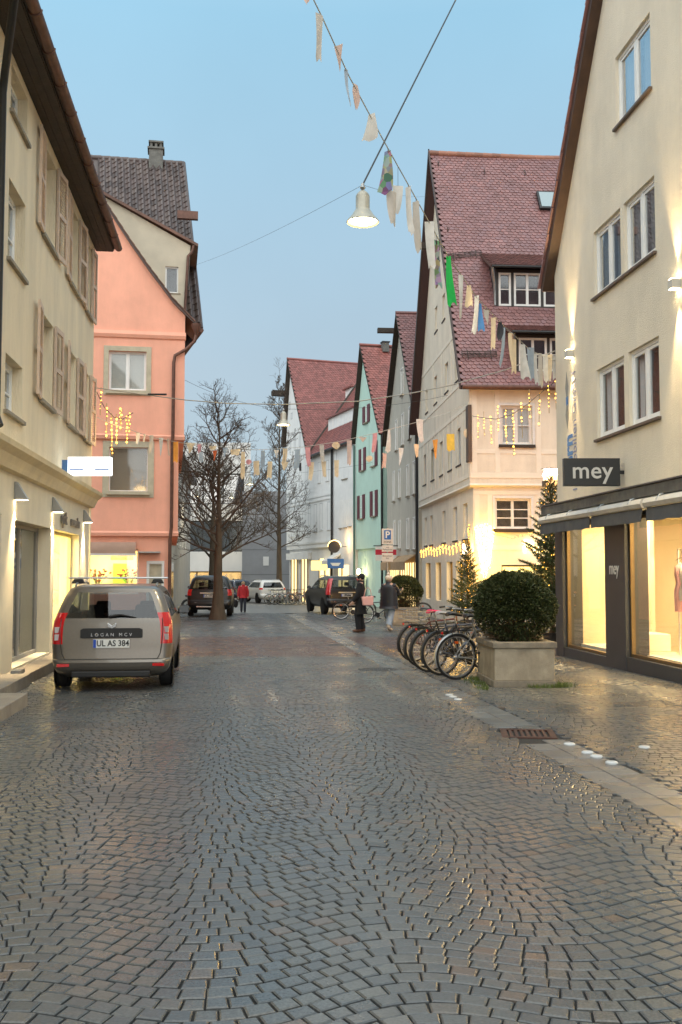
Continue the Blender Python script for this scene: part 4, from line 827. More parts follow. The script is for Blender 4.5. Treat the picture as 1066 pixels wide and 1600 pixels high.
# white house with red dormered roof along the street
FB = Fr((-.53, 68.5), (1.48, -4.3)); LB = 4.5
m_ww = M('cool_white_plaster', (.80, .81, .81), .85, var=.06, vscale=1.5, bump=.3)
BH = thing('white_dormer_house', 'narrow white house under a red dormered roof beside the mint one', 'house', FB.O, FB.rz)
e0 = FB.px(487, 712); e1 = FB.px(555, 690); zB = e1[1]; x_f = e0[0]
mbox(.0, LB, 0, 10, -1.2, zB).build('wall', m_ww, BH)
MB().tube([(x_f-.05, -.35, zB+.08), (x_f-.05, 5.5, zB+8.4)], .13, 6).build('verge', m_darkwood, BH)
rp = [(-.35, zB-.05), (5.5, zB+8.2)]
MB().prismx([(-.35, zB-.1), (5.5, zB+8.2), (5.5, zB+8.35), (-.35, zB+.05)], x_f, LB).build('roof_deck', m_darkwood, BH)
vv = Vector((0, 5.85, 8.3)); beaver(BH, 'roof_tiles', (x_f, -.35, zB+.05), (1, 0, 0), vv, int((LB-x_f)/.22), int(vv.length/.2), .22, .2, m_rt2, 0)
MB().tube([(x_f, -.4, zB-.02), (LB, -.4, zB-.02)], .08, 8).build('gutter', m_blackm, BH)
for (pa, pb, n_w, bk) in (((513, 684), (553, 648), 5, .75), ((540, 628), (550, 603), 1, .5)):
    yd = .9 if n_w > 1 else 3.3
    xa, z0 = FB.px(pa[0], pa[1], yd); xb, z1 = FB.px(pb[0], pb[1], yd)
    zt = z0+(1.35 if n_w > 1 else .9)
    mbox(xa, xb, yd, yd+2.2, z0-.4, zt).build('dormer', m_ww, BH); mbox(xa-.15, xb+.1, yd-.2, yd+2.6, zt, zt+.1).build('dormer_roof', m_rt2, BH)
    for k in range(n_w):
        w_ = (xb-xa)/n_w; window(BH, (xa+k*w_+.05, yd-.012, z0+.05), 0, w_-.1, zt-z0-.1, 1, 2, .06, back=m_room, backd=.08, name='dormer_window', glass=G_FAR)
px_win(BH, FB, [(539, 722, 748, 1.0), (533, 782, 825, .5), (540, 782, 824, .5), (547, 780, 822, .5)], cols=1, fw=.04, back=m_room, sill=(.08, .06))
MB().tube([(-.0, -.12, zB), (.0, -.12, -.8)], .08, 8).build('downpipe', m_blackm, BH)
mbox(1.2, 3.2, -.04, -.002, -.8, 1.9).build('shop_entrance', m_lit2, BH); mbox(1.9, 2.1, -.08, -.041, -.8, 1.9).build('mullion', m_bronze, BH)
MB().prismx([(0, 2.7), (-.9, 2.2), (-.9, 1.95), (-.87, 1.95), (0, 2.6)], .1, 1.6).build('awning', m_white, BH)
t = thing('oval_sign', 'round dark sign ringed by a warm glow on the white dormer house', 'sign', FB.w(3.0, -.05, 3.1), FB.rz)
mbox(-.02, .02, -.8, 0, .0, .04).build('arm', m_blackm, t)
rx = Matrix.Rotation(PI/2, 3, 'X') @ Matrix.Identity(3)
MB().lathe([(.0, -.05), (.4, -.05), (.4, .05), (0, .05)], (0, -.9, 0), 20, Matrix.Rotation(-FB.rz, 3, 'Z') @ Matrix.Rotation(PI/2, 3, 'X')).build('disc', M('sign_dark', (.05, .04, .035), .5), t)
MB().tube([Matrix.Rotation(-FB.rz, 3, 'Z') @ Vector((.43*math.cos(a*.157), 0, .43*math.sin(a*.157)))+Vector((0, -.88, 0)) for a in range(21)], .03, 5).build('glow_ring', emis('ring_glow', (1, .62, .2), 3), t)
point('glow', t, (.2, -.5, .3), 28, (1, .6, .2), .2)
t = thing('blue_sign', 'small blue and white hanging sign under the round one', 'sign', FB.w(3.0, -.85, 2.0), 0)
mbox(-.55, .55, -.04, .04, -.32, .32).build('board', M('sign_blue2', (.05, .16, .42), .5), t); MB().prism([(-.35, .05), (.35, .05), (.2, -.15), (-.2, -.15)], -.05, -.041).build('white_mark', m_white, t)
# big white gabled house
FA = Fr((-4.36, 79.5), (3.83, -10.9)); LA = 11.4
m_farframe = M('far_frame_grey', (.42, .44, .46), .5)
m_fardark = M('far_room_dark', (.05, .055, .06), .8)
AH = thing('white_gable_house', 'big white timber-framed gabled house with steep red roof down the street', 'house', FA.O, FA.rz)
ap = FA.px(455, 564); en = FA.px(486, 713); zA = en[1]
MB().prism([(0, 3.2), (LA, 3.2), (LA, zA), (en[0], zA), (ap[0], ap[1]), (-.2, zA+2)], 0, 14).build('wall', m_ww, AH)
mbox(.15, LA, .2, 14, -1.2, 3.2).build('lower_wall', m_ww, AH)
gable_roof(AH, ap[0], ap[1], -.5, zA+1.5, en[0], zA, 16, M('dull_red_tile', (.235, .085, .075), .55, island=.22, var=.15, vscale=1), over=.35)
px_win(AH, FA, [(p, y0, y1, .62) for p, y0, y1 in ((457, 796, 838), (466, 794, 836), (475, 792, 834), (484, 790, 832), (493, 788, 830), (502, 786, 828), (514, 784, 827))], cols=1, fw=.03, fmat=m_farframe, back=m_fardark, sill=(.06, .05), sillmat=m_ww)
px_win(AH, FA, [(p, y0, y1, .6) for p, y0, y1 in ((453, 735, 770), (461, 733, 768), (470, 730, 765), (479, 727, 762), (499, 722, 754), (512, 719, 751))], cols=1, fw=.03, fmat=m_farframe, back=m_fardark, sill=(.06, .05), sillmat=m_ww)
px_win(AH, FA, [(454, 690, 708, .45), (461, 680, 704, .5), (469, 676, 698, .5), (453, 628, 640, .45), (456, 645, 655, .45)], fmat=m_farframe, back=m_fardark)
for y in (705, 778, 784, 848): 
    z = FA.px(485, y)[1]
    if z > 3.3: mbox(0 if y < 800 else 0, LA if y > 720 else en[0], -.06, -.001, z-.09, z+.09).build('timber_band', m_ww, AH)
for x0, x1, mt in ((.9, 2.5, m_lit2), (3.6, 5.2, m_lit2), (8.0, 10.6, m_lit2)):
    mbox(x0, x1, .17, .199, -.9, 2.4).build('show_window', mt, AH)
    for q in (x0, (x0+x1)/2, x1): mbox(q-.1, q+.1, .1, .168, -.9, 2.4).build('pilaster', m_jamb, AH)
mbox(.2, 6, -.1, .19, 2.4, 2.9).build('fascia', m_ww, AH)
hb = FA.px(449, 615); mbox(hb[0]-.5, hb[0]+.2, -1.2, 0, hb[1]-.2, hb[1]+.2).build('hoist_beam', m_darkwood, AH)
ls = FA.w(10.2, -.6, 1.9)
t = thing('lit_sign', 'bright yellow lit box sign on the big white gabled house', 'sign', ls, 0)
mbox(-.55, .6, -.1, .1, -.33, .33).build('box', emis('sign_yellow', (1, .74, .18), 1.3), t, bevel=.02); mbox(.0, .05, .1, .9, -.02, .02).build('arm', m_blackm, t)
MB().tube([FB.w(0, -.12, zB)-Vector((0, 0, 0)), FB.w(0, -.12, zB)+Vector((0, 0, .01))], .01, 4).build('downpipe', m_blackm, None) if False else None
# ================================================================ end of the street
MOD = thing('modern_building', 'pale modern building with lit ground floor closing the street', 'building', (-11, 96, 0), 0)
m_mod = M('modern_white', (.70, .70, .68), .8, var=.08, vscale=.5)
wall([(-12, -1.4), (2.2, -1.4), (2.2, 14), (-12, 14)], [(-9.4, -7.2, -1.0, 1.5), (-5.2, 1.4, -1.0, 1.5), (-9.8, -6.6, 3.4, 6.4), (-4.5, 1.6, 3.4, 6.4), (-9.8, -6.6, 8, 11), (-4.5, 1.6, 8, 11)], 0, .4).build('wall', m_mod, MOD)
for x0, x1, z0, z1, mt in ((-9.4, -7.2, -1, 1.5, 'a'), (-5.2, 1.4, -1, 1.5, 'a'), (-9.8, -6.6, 3.4, 6.4, 'b'), (-4.5, 1.6, 3.4, 6.4, 'b'), (-9.8, -6.6, 8, 11, 'b'), (-4.5, 1.6, 8, 11, 'b')):
    window(MOD, (x0, .3, z0), 0, x1-x0, z1-z0, 3, 1, .12, back=(M('lit_lobby', (.4, .28, .12), .7, var=.6, vscale=2, emit=(1, .62, .22), es=.45) if mt == 'a' else m_room), backd=.8, fmat=M('ochre_frame', (.42, .26, .09), .5) if mt == 'a' else m_anth)
ceil = MB()
for k in range(14): ceil.box(-9.2+k*.75, -9.0+k*.75, .5, .7, 1.38, 1.44)
ceil.build('ceiling_spots', emis('spot_far', (1, .86, .5), 30), MOD)
mbox(-10.8, -9.5, -.6, -.1, 1.7, 2.9).build('lit_logo', emis('logo_glow', (1, .93, .7), 3), MOD)
GB = thing('grey_block', 'windowless grey concrete block behind the slender bare tree', 'building', (-6.0, 88, 0), R_(-4))
mbox(-2.8, 4.6, 0, 12, -1.4, 8.6).build('wall', M('grey_concrete', (.28, .285, .295), .8, var=.1, vscale=.8, bump=.2), GB)
for z in (1.2, 3.4, 5.8): mbox(-2.82, 4.62, -.012, -.001, z, z+.03).build('joint', M('joint_dark', (.12, .12, .13), .8), GB)
for k in range(4): mbox(-2.83, -2.801, .5+k*1.6, 1.6+k*1.6, 4.4, 7.6).build('window', m_lit2, GB)
mbox(-.9, -.4, -.03, -.001, 2.0, 2.8).build('notice', m_white, GB)
SB = thing('side_building', 'dim grey building half hidden by the bare tree beyond the pink house', 'building', (-9.3, 52, 0), R_(96))
mbox(0, 30, 0, 10, -1.2, 8.6).build('wall', M('dim_grey_plaster', (.42, .41, .39), .85, var=.12, vscale=.8), SB)
mbox(-.2, 30, -.5, 10, 8.6, 8.9).build('roof_edge', m_anth, SB)
for k in range(7):
    for z in (3.2, 6.0): window(SB, (1+k*3.4, -.012, z), 0, 1.8, 1.7, 2, 1, .08, back=m_room, backd=.09)
mbox(1, 8, -.04, -.002, -.7, 2.0).build('show_window', M('far_dark_glass', (.03, .035, .03), .1), SB)
# ================================================================ ground and paving
FS = Fr((0, 0), (1, .115))
m_bed = M('joint_sand', (.016, .015, .014), .8, var=.3, vscale=30, bump=.4, bscale=80)
def sheet(name, x0, x1, y0, y1, dz, mat, kind='structure'):
    o = MB().add([(x, y, GZ(y)+dz) for x, y in ((x0, y0), (x1, y0), (x1, y1), (x0, y1))], [(0, 1, 2, 3)]).build(name, mat, None); tag(o, None, kind=kind); return o
sheet('ground', -400, 400, -60, 900, -.07, M('ground_grey', (.07, .068, .063), .6, var=.2, vscale=1))['label'] = 'grey town ground'
# far paving: stones too small to tell apart, as relief in the material
def far_paving():
    m = bpy.data.materials.new('far_setts'); m.use_nodes = True; t = m.node_tree; N = t.nodes; b = N['Principled BSDF']
    g = N.new('ShaderNodeNewGeometry'); v = N.new('ShaderNodeTexVoronoi'); v.inputs['Scale'].default_value = 9.5; t.links.new(g.outputs['Position'], v.inputs['Vector'])
    mr = N.new('ShaderNodeMapRange'); mr.inputs['To Min'].default_value = .10; mr.inputs['To Max'].default_value = .19; t.links.new(v.outputs['Color'], mr.inputs['Value'])
    cb = N.new('ShaderNodeVectorMath'); cb.operation = 'SCALE'; cb.inputs[0].default_value = (1, .97, .92); t.links.new(mr.outputs[0], cb.inputs['Scale']); t.links.new(cb.outputs[0], b.inputs['Base Color'])
    bp = N.new('ShaderNodeBump'); bp.inputs['Strength'].default_value = .25; bp.inputs['Distance'].default_value = .01; bp.invert = True; t.links.new(v.outputs['Distance'], bp.inputs['Height']); t.links.new(bp.outputs[0], b.inputs['Normal'])
    b.inputs['Roughness'].default_value = .36; return m
STREET = sheet('street', -14, 14, -4, 130, -.0115, m_bed); STREET['label'] = 'cobbled street paved with small setts laid in arcs'
FAR = sheet('far_paving', -14, 14, 47.5, 130, -.0045, far_paving()); FAR['label'] = 'wet paving at the far end of the street'
def sett_mat():
    m = bpy.data.materials.new('wet_setts'); m.use_nodes = True; t = m.node_tree; N = t.nodes; Lk = t.links; b = N['Principled BSDF']
    g = N.new('ShaderNodeNewGeometry'); oi = N.new('ShaderNodeObjectInfo')
    ad = N.new('ShaderNodeMath'); ad.operation = 'ADD'; Lk.new(oi.outputs['Random'], ad.inputs[0]); Lk.new(g.outputs['Random Per Island'], ad.inputs[1]); fr = N.new('ShaderNodeMath'); fr.operation = 'FRACT'; Lk.new(ad.outputs[0], fr.inputs[0])
    cr = N.new('ShaderNodeValToRGB'); el = cr.color_ramp.elements; el[0].position = 0; el[0].color = (.070, .076, .078, 1); el[1].position = 1; el[1].color = (.104, .107, .104, 1)
    for p, c in ((.3, (.080, .085, .087)), (.6, (.091, .095, .093)), (.94, (.098, .096, .088)), (.98, (.12, .09, .072))):
        q = el.new(p); q.color = (*c, 1)
    Lk.new(fr.outputs[0], cr.inputs[0])
    # patches of reddish stone, and the reddish crossing further on
    n1 = N.new('ShaderNodeTexNoise'); n1.inputs['Scale'].default_value = .55; n1.inputs['Detail'].default_value = 3; Lk.new(g.outputs['Position'], n1.inputs['Vector'])
    r1 = N.new('ShaderNodeMapRange'); r1.inputs['From Min'].default_value = .52; r1.inputs['From Max'].default_value = .72; r1.inputs['To Max'].default_value = .30; Lk.new(n1.outputs['Fac'], r1.inputs['Value'])
    sx = N.new('ShaderNodeSeparateXYZ'); Lk.new(g.outputs['Position'], sx.inputs[0])
    r2 = N.new('ShaderNodeMapRange'); r2.inputs['From Min'].default_value = 19.6; r2.inputs['From Max'].default_value = 20.2; Lk.new(sx.outputs['Y'], r2.inputs['Value'])
    r3 = N.new('ShaderNodeMapRange'); r3.inputs['From Min'].default_value = 27.5; r3.inputs['From Max'].default_value = 26.5; Lk.new(sx.outputs['Y'], r3.inputs['Value'])
    mm = N.new('ShaderNodeMath'); mm.operation = 'MULTIPLY'; Lk.new(r2.outputs[0], mm.inputs[0]); Lk.new(r3.outputs[0], mm.inputs[1])
    m7 = N.new('ShaderNodeMath'); m7.operation = 'MULTIPLY'; m7.inputs[1].default_value = 1.0; Lk.new(mm.outputs[0], m7.inputs[0])
    mxx = N.new('ShaderNodeMath'); mxx.operation = 'MAXIMUM'; Lk.new(r1.outputs[0], mxx.inputs[0]); Lk.new(m7.outputs[0], mxx.inputs[1])
    rd = N.new('ShaderNodeMix'); rd.data_type = 'RGBA'; rd.blend_type = 'MULTIPLY'; Lk.new(mxx.outputs[0], rd.inputs[0]); Lk.new(cr.outputs[0], rd.inputs[6]); rd.inputs[7].default_value = (1.1, .62, .48, 1)
    # fine grain
    n2 = N.new('ShaderNodeTexNoise'); n2.inputs['Scale'].default_value = 90; n2.inputs['Detail'].default_value = 4; Lk.new(g.outputs['Position'], n2.inputs['Vector'])
    r4 = N.new('ShaderNodeMapRange'); r4.inputs['From Min'].default_value = .3; r4.inputs['From Max'].default_value = .7; r4.inputs['To Min'].default_value = .78; r4.inputs['To Max'].default_value = 1.22; Lk.new(n2.outputs['Fac'], r4.inputs['Value'])
    sc = N.new('ShaderNodeVectorMath'); sc.operation = 'SCALE'; Lk.new(rd.outputs[2], sc.inputs[0]); Lk.new(r4.outputs[0], sc.inputs['Scale']); Lk.new(sc.outputs[0], b.inputs['Base Color'])
    n3 = N.new('ShaderNodeTexNoise'); n3.inputs['Scale'].default_value = .8; n3.inputs['Detail'].default_value = 5; Lk.new(g.outputs['Position'], n3.inputs['Vector'])
    r5 = N.new('ShaderNodeMapRange'); r5.inputs['From Min'].default_value = .35; r5.inputs['From Max'].default_value = .65; r5.inputs['To Min'].default_value = .20; r5.inputs['To Max'].default_value = .38; Lk.new(n3.outputs['Fac'], r5.inputs['Value']); Lk.new(r5.outputs[0], b.inputs['Roughness'])
    bp = N.new('ShaderNodeBump'); bp.inputs['Strength'].default_value = .25; bp.inputs['Distance'].default_value = .004; Lk.new(n2.outputs['Fac'], bp.inputs['Height']); Lk.new(bp.outputs[0], b.inputs['Normal'])
    b.inputs['Specular IOR Level'].default_value = .55
    return m
m_sett = sett_mat()
GUT0, GUT1 = 2.72, 3.2
def arc_stones(s0, s1, t0, t1, per, phase, Sx=.091, ln=.094, amp=.25):
    """rows of setts that swing in shallow arcs across the street"""
    Q = []
    for j in range(int((t1-t0)/Sx)):
        tb = t0+j*Sx; lim = .365*tb+3.2; x = max(s0, -lim+tb*.114)+random.uniform(-.1, 0); x1 = min(s1, lim+tb*.114); wm = ln*random.uniform(.93, 1.07)
        while x < x1:
            sl = math.cos(math.atan(amp*PI/per*math.sin(2*PI*(x-phase)/per))); l = wm*random.uniform(.90, 1.12)*sl; Q.append((tb, x, x+l)); x += l
    tb, a, b = np.array(Q).T
    k2 = 2*PI/per
    def rise(x): return amp*(.5*(1-np.cos(k2*(x-phase)))+1e-9)**1.2
    def dxx(x):
        sl = np.arctan((rise(x+.01)-rise(x-.01))/.02); return -Sx*np.sin(sl)*np.cos(sl)*.9
    at, bt = a+dxx(a), b+dxx(b)
    P = np.stack([np.stack([a, tb+rise(a)], -1), np.stack([b, tb+rise(b)], -1), np.stack([bt, tb+rise(bt)+Sx], -1), np.stack([at, tb+rise(at)+Sx], -1)], 1)
    ctr = P.mean(1); m_ = (ctr[:, 0] > s0) & (ctr[:, 0] < s1)
    return P[m_]
def straight_stones(s0, s1, t0, t1, rows, ln):
    Q = []
    w = (s1-s0)/rows
    for r in range(rows):
        t = t0+random.uniform(0, .1)
        while t < t1:
            l = ln*random.uniform(.75, 1.3); Q.append([(s0+r*w, t), (s0+(r+1)*w, t), (s0+(r+1)*w, t+l), (s0+r*w, t+l)]); t += l
    return np.array(Q)
P = np.concatenate([arc_stones(-6.5, GUT0, 2.3, 47.4, 1.48, -.05), arc_stones(GUT1, 11, 2.3, 47.4, 1.45, GUT1+.72, .10, .108, .18)])
ctr = P.mean(1); wx = ctr[:, 0]*.9934-ctr[:, 1]*.1142; wy = ctr[:, 0]*.1142+ctr[:, 1]*.9934
keep = (np.abs(wx) < .36*wy+2.4)
# footprints without stones: manholes, drain, house plots
MAN = [onG(532, 1008), onG(592, 1046)]; DR = Vector((1.83, 9.83, 0))
for q in MAN: keep &= (np.hypot(wx-q.x, wy-q.y) > .36)
keep &= ~((np.abs(wx-DR.x) < .27) & (np.abs(wy-DR.y) < .27))
def inside(fr, x0, x1, y0, y1):
    lx = (wx-fr.O.x)*fr.x.x+(wy-fr.O.y)*fr.x.y; ly = (wx-fr.O.x)*fr.y.x+(wy-fr.O.y)*fr.y.y; return (lx > x0) & (lx < x1) & (ly > y0) & (ly < y1)
keep &= ~inside(FL, -16, 5.9, .05, 12); keep &= ~inside(FM, -.1, 14, .05, 12); keep &= ~inside(FRr, .2, 13, .2, 12); keep &= ~inside(FP, -9, -.1, .2, 12)
P = P[keep]; wx = wx[keep]; wy = wy[keep]
order = np.argsort(wy); P = P[order]; wx = wx[order]; wy = wy[order]
n = len(P); ga = rng.uniform(.0028, .0050, (n, 1)); gb = rng.uniform(.0030, .0050, (n, 1))
def sh(A, B, g):
    d = B-A; L_ = np.linalg.norm(d, axis=1, keepdims=True); return d/np.maximum(L_, 1e-6)*np.minimum(g, L_*.3)
p0, p1, p2, p3 = (P[:, i].copy() for i in range(4))
P[:, 0] += sh(p0, p1, ga)+sh(p0, p3, gb); P[:, 1] += sh(p1, p0, ga)+sh(p1, p2, gb); P[:, 2] += sh(p2, p3, ga)+sh(p2, p1, gb); P[:, 3] += sh(p3, p2, ga)+sh(p3, p0, gb)
ctr = P.mean(1, keepdims=True); edge = np.linalg.norm(P-ctr, axis=2, keepdims=True)
P += rng.uniform(-.0014, .0014, P.shape)
inn = ctr+(P-ctr)*np.maximum(.2, 1-.008/edge)
def to_world(A, z):
    X = A[..., 0]*.9934-A[..., 1]*.1142; Y = A[..., 0]*.1142+A[..., 1]*.9934; return np.stack([X, Y, SLOPE*Y+z], -1)
zt = rng.uniform(-.0025, .0025, n); tilt = rng.normal(0, .009, (n, 2))
rel = inn-ctr; ztop = zt[:, None]+(rel*tilt[:, None, :]).sum(-1)
top = to_world(inn, ztop); rel2 = P-ctr; mid = to_world(P, zt[:, None]+(rel2*tilt[:, None, :]).sum(-1)-.004); bot = to_world(P, np.full((n, 4), -.04))
V = np.concatenate([top, mid, bot], 1)      # n,12,3
FQ = np.array([[0, 1, 2, 3]]+[[i, i+4, (i+1) % 4+4, (i+1) % 4] for i in range(4)]+[[i+4, i+8, (i+1) % 4+8, (i+1) % 4+4] for i in range(4)])
def quads(name, verts, faces, mat, parent, kind=None, smooth=True):
    me = bpy.data.meshes.new(name); me.vertices.add(len(verts)); me.vertices.foreach_set('co', np.ascontiguousarray(verts, np.float32).ravel())
    me.loops.add(len(faces)*4); me.loops.foreach_set('vertex_index', np.ascontiguousarray(faces, np.int32).ravel()); me.polygons.add(len(faces)); me.polygons.foreach_set('loop_start', np.arange(len(faces), dtype=np.int32)*4)
    me.update(calc_edges=True); me.materials.append(mat)
    if smooth: me.shade_smooth()
    else: me.shade_flat()
    o = bpy.data.objects.new(name, me); COL.objects.link(o); o.parent = parent
    if kind: o['kind'] = kind
    return o
vis = (np.abs(wx) < .340*wy) & (wy > 3.42)
idx = np.flatnonzero(vis)[:300]; single = np.zeros(n, bool); single[idx] = True
for i in idx:
    c = V[i].mean(0); o = quads('cobblestone', V[i]-c, FQ, m_sett, STREET, smooth=False); o.location = c
rest = V[~single]; base = (np.arange(len(rest))*12)[:, None, None]
quads('remaining_cobblestones', rest.reshape(-1, 3), (FQ[None]+base).reshape(-1, 4), m_sett, STREET, 'stuff', smooth=False)
# gutter of larger slabs between carriageway and pavement
m_slab = M('gutter_slab_stone', (.135, .14, .14), .28, var=.25, vscale=3, island=.18, bump=.25, bscale=70, rvar=.08)
gw = (GUT1-GUT0)/2
for r in range(2):
    t = 3.4+r*.17
    while t < 46:
        l = random.uniform(.30, .42); a, b = GUT0+r*gw+.004, GUT0+(r+1)*gw-.004; cs = np.array([[a, t+.004], [b, t+.004], [b, t+l-.004], [a, t+l-.004]]); c0 = to_world(cs.mean(0)[None], np.array([-.006]))[0]
        if not (abs(c0[0]-DR.x) < .42 and abs(c0[1]-DR.y) < .48):
            ci = cs.mean(0)+(cs-cs.mean(0))*.965; vv_ = np.concatenate([to_world(ci, np.full(4, -.003+random.uniform(-.002, .002))), to_world(cs, np.full(4, -.009)), to_world(cs, np.full(4, -.04))])-c0
            o = quads('gutter_slab', vv_, FQ, m_slab, STREET, smooth=False); o.location = c0
        t += l
print('setts', n)
# iron covers, drain, white studs
for k, (q, lab) in enumerate(zip(MAN, ('round iron manhole cover farther away in the reddish paving', 'round iron manhole cover nearer, left of the bicycles'))):
    t = thing('manhole_cover', lab, 'manhole cover', (q.x, q.y, GZ(q.y)), 0, 'manhole covers in the street')
    MB().lathe([(.33, -.02), (.33, .0), (.28, .0), (.275, -.006), (0, -.006)], n=28).build('ring', M('cast_iron', (.06, .055, .05), .45, .6, var=.3, vscale=20), t)
    mb = MB()
    for a in range(-3, 4):
        h_ = math.sqrt(.25**2-(a*.07)**2)
        mb.box(a*.07-.02, a*.07+.02, -h_, h_, -.006, .001)
    mb.build('ribs', MATS['cast_iron'], t)
t = thing('drain_grate', 'rusty square drain grate in the gutter strip', 'drain', (DR.x, DR.y, GZ(DR.y)), R_(-6.5))
m_rust = M('rusty_iron', (.075, .032, .022), .6, .3, var=.4, vscale=14, bump=.3)
mb = MB(); mb.box(-.26, .26, -.26, -.2, -.03, .004); mb.box(-.26, .26, .2, .26, -.03, .004); mb.box(-.26, -.2, -.2, .2, -.03, .004); mb.box(.2, .26, -.2, .2, -.03, .004); mb.build('frame', m_rust, t)
for k in range(7): mbox(-.18+k*.054, -.15+k*.054, -.2, .2, -.025, .001).build('bar', m_rust, t)
m_stud = M('stud_white', (.55, .56, .56), .3, var=.08, vscale=30)
for (p, lab) in (((890, 1163), 'white round road stud nearest the drain grate'), ((918, 1176), 'white round road stud, second from the drain grate'), ((932, 1182), 'white round road stud, third from the drain grate'), ((956, 1192), 'white round road stud nearest the camera'), ((1007, 1168), 'white round road stud set apart to the right'),
             ((702, 1086), 'white road stud at the head of the far trio'), ((708, 1089), 'middle white road stud of the far trio'), ((716, 1093), 'nearest white road stud of the far trio')):
    q = onG(*p); o = MB().lathe([(.052, -.01), (.052, .002), (.042, .009), (.02, .012), (0, .012)], n=18).build('road_stud', m_stud, None, smooth=50); o.location = (q.x, q.y, GZ(q.y)+.004); tag(o, lab, 'road stud', 'white studs in the paving')
# ================================================================ cars
m_tyre = M('tyre_rubber', (.012, .012, .012), .75, bump=.2, bscale=90); m_rim = M('alloy_rim', (.45, .45, .46), .3, .85)
m_blkpl = M('black_plastic', (.012, .012, .013), .5); m_chrome = M('chrome', (.75, .75, .75), .12, 1)
m_tail = M('tail_lamp_red', (.42, .008, .01), .12, coat=.6, emit=(1, .02, .02), es=.06); m_tailw = M('tail_lamp_clear', (.55, .5, .5), .15, coat=.5)
m_platew = M('plate_white', (.78, .78, .75), .4); m_plateb = M('plate_blue', (.02, .08, .45), .4); m_seat = M('seat_cloth', (.03, .03, .034), .9)
SF = [.04, .30, .335, .615, .65, .93]
def car_shell(T, rows, paint, rear_win, side_win, tails, cl_rows=None, rcs=.16, fcs=.25, glass=None, gate=None):
    """closed body made of rounded horizontal slices: rows (z, half width, rear y, front y)"""
    half = []
    for z, hw, r, f in rows:
        rc, fc = min(rcs, hw*.5), min(fcs, hw*.5); xi = hw-rc; L_ = []
        crown = .05*hw
        for q in (0, .3, .6, .85, 1): L_.append((q*xi, r-crown*(1-q*q)*.6))
        for a in (22, 45, 68, 90): L_.append((xi+rc*math.sin(R_(a)), r+rc*(1-math.cos(R_(a)))))
        y0, y1 = r+rc, f-fc
        for q in SF: L_.append((hw, y0+(y1-y0)*q))
        xi2 = hw-fc
        for a in (0, 30, 60, 90): L_.append((xi2+fc*math.cos(R_(a)), f-fc+fc*math.sin(R_(a))))
        for q in (.5, 0): L_.append((q*xi2, f+.03*(1-q)))
        half.append([(x, y, z) for x, y in L_])
    nh = len(half[0]); cls = {}
    NR = 4; CS = 8; S0 = 9; FC = 15
    def put(key, pts): cls.setdefault(key, MB()).poly(pts)
    for i in range(len(rows)-1):
        zm = (rows[i][0]+rows[i+1][0])/2
        for j in range(nh-1):
            for s in (1, -1):
                q = [half[i][j], half[i][j+1], half[i+1][j+1], half[i+1][j]]
                q = [(s*x, y, z) for x, y, z in q]
                if s < 0: q = q[::-1]
                key = 'body'
                if rear_win[0] < zm < rear_win[1] and j < 4: key = 'rear_window'
                elif side_win[0] < zm < side_win[1]:
                    if j == CS: key = 'body'
                    elif j in (S0, S0+2, S0+4): key = 'side_window_%d_%d' % (j, s)
                    elif j in (S0+1, S0+3): key = 'pillar'
                    elif j >= FC: key = 'windscreen'
                if tails[0] < zm < tails[1] and tails[2] <= j <= tails[3]: key = 'tail_light' + ('_r' if s > 0 else '_l')
                put(key, q)
    for row, flip in ((half[0], 1), (half[-1], 0)):
        loop = row+[(-x, y, z) for x, y, z in row[-2:0:-1]]; put('underside' if flip else 'body', loop)
    mats = {'body': paint, 'rear_window': glass or G_CAR, 'windscreen': glass or G_CAR, 'pillar': m_blkpl, 'underside': m_blkpl, 'tail_light_r': m_tail, 'tail_light_l': m_tail}
    out = {}
    for k, mb in cls.items():
        o = mb.build('tail_light' if k.startswith('tail') else 'side_window' if k.startswith('side') else k, mats.get(k, glass or G_CAR), T)
        bm = bmesh.new(); bm.from_mesh(o.data); bmesh.ops.remove_doubles(bm, verts=bm.verts, dist=.0005); bm.to_mesh(o.data); bm.free(); o.data.shade_smooth(); o.data.set_sharp_from_angle(angle=R_(42)); out[k] = o
        if k in ('body',):
            ss = o.modifiers.new('round', 'SUBSURF'); ss.levels = 1; ss.render_levels = 1; ss.subdivision_type = 'SIMPLE'
    return half, out
def wheel(T, x, y, r, w=.2, side=1, spokes=6):
    t = MB(); rt = Matrix.Rotation(PI/2, 3, 'Y'); t.lathe([(r*.66, -w/2), (r*.9, -w/2), (r*.985, -w*.38), (r, -w*.2), (r, w*.2), (r*.985, w*.38), (r*.9, w/2), (r*.66, w/2)], (x, y, r), 30, rt, cap=False)
    o = t.build('wheel', m_tyre, T, smooth=35)
    rm = MB(); xo = x+side*w*.38; rm.lathe([(r*.68, -side*w*.3), (r*.66, 0), (r*.60, side*.01), (r*.58, -side*.03), (.05, -side*.03)], (xo, y, r), 30, rt)
    for k in range(spokes):
        a = 2*PI*k/spokes; rm.obox((xo+side*.0, y+math.cos(a)*r*.34, r+math.sin(a)*r*.34), .03, r*.62, .06, Matrix.Rotation(a, 3, 'X'))
    rm.lathe([(.0, -side*.02), (.06, 0.), (.05, side*.015), (0, side*.02)], (xo, y, r), 12, rt); rm.build('rim', m_rim, o, smooth=40)
    return o
def arch(T, x, y, r, side): MB().lathe([(r*1.13, 0), (0, .0)], (x+side*.004, y, r), 30, Matrix.Rotation(side*PI/2, 3, 'Y')).build('wheel_arch', m_blkpl, T)
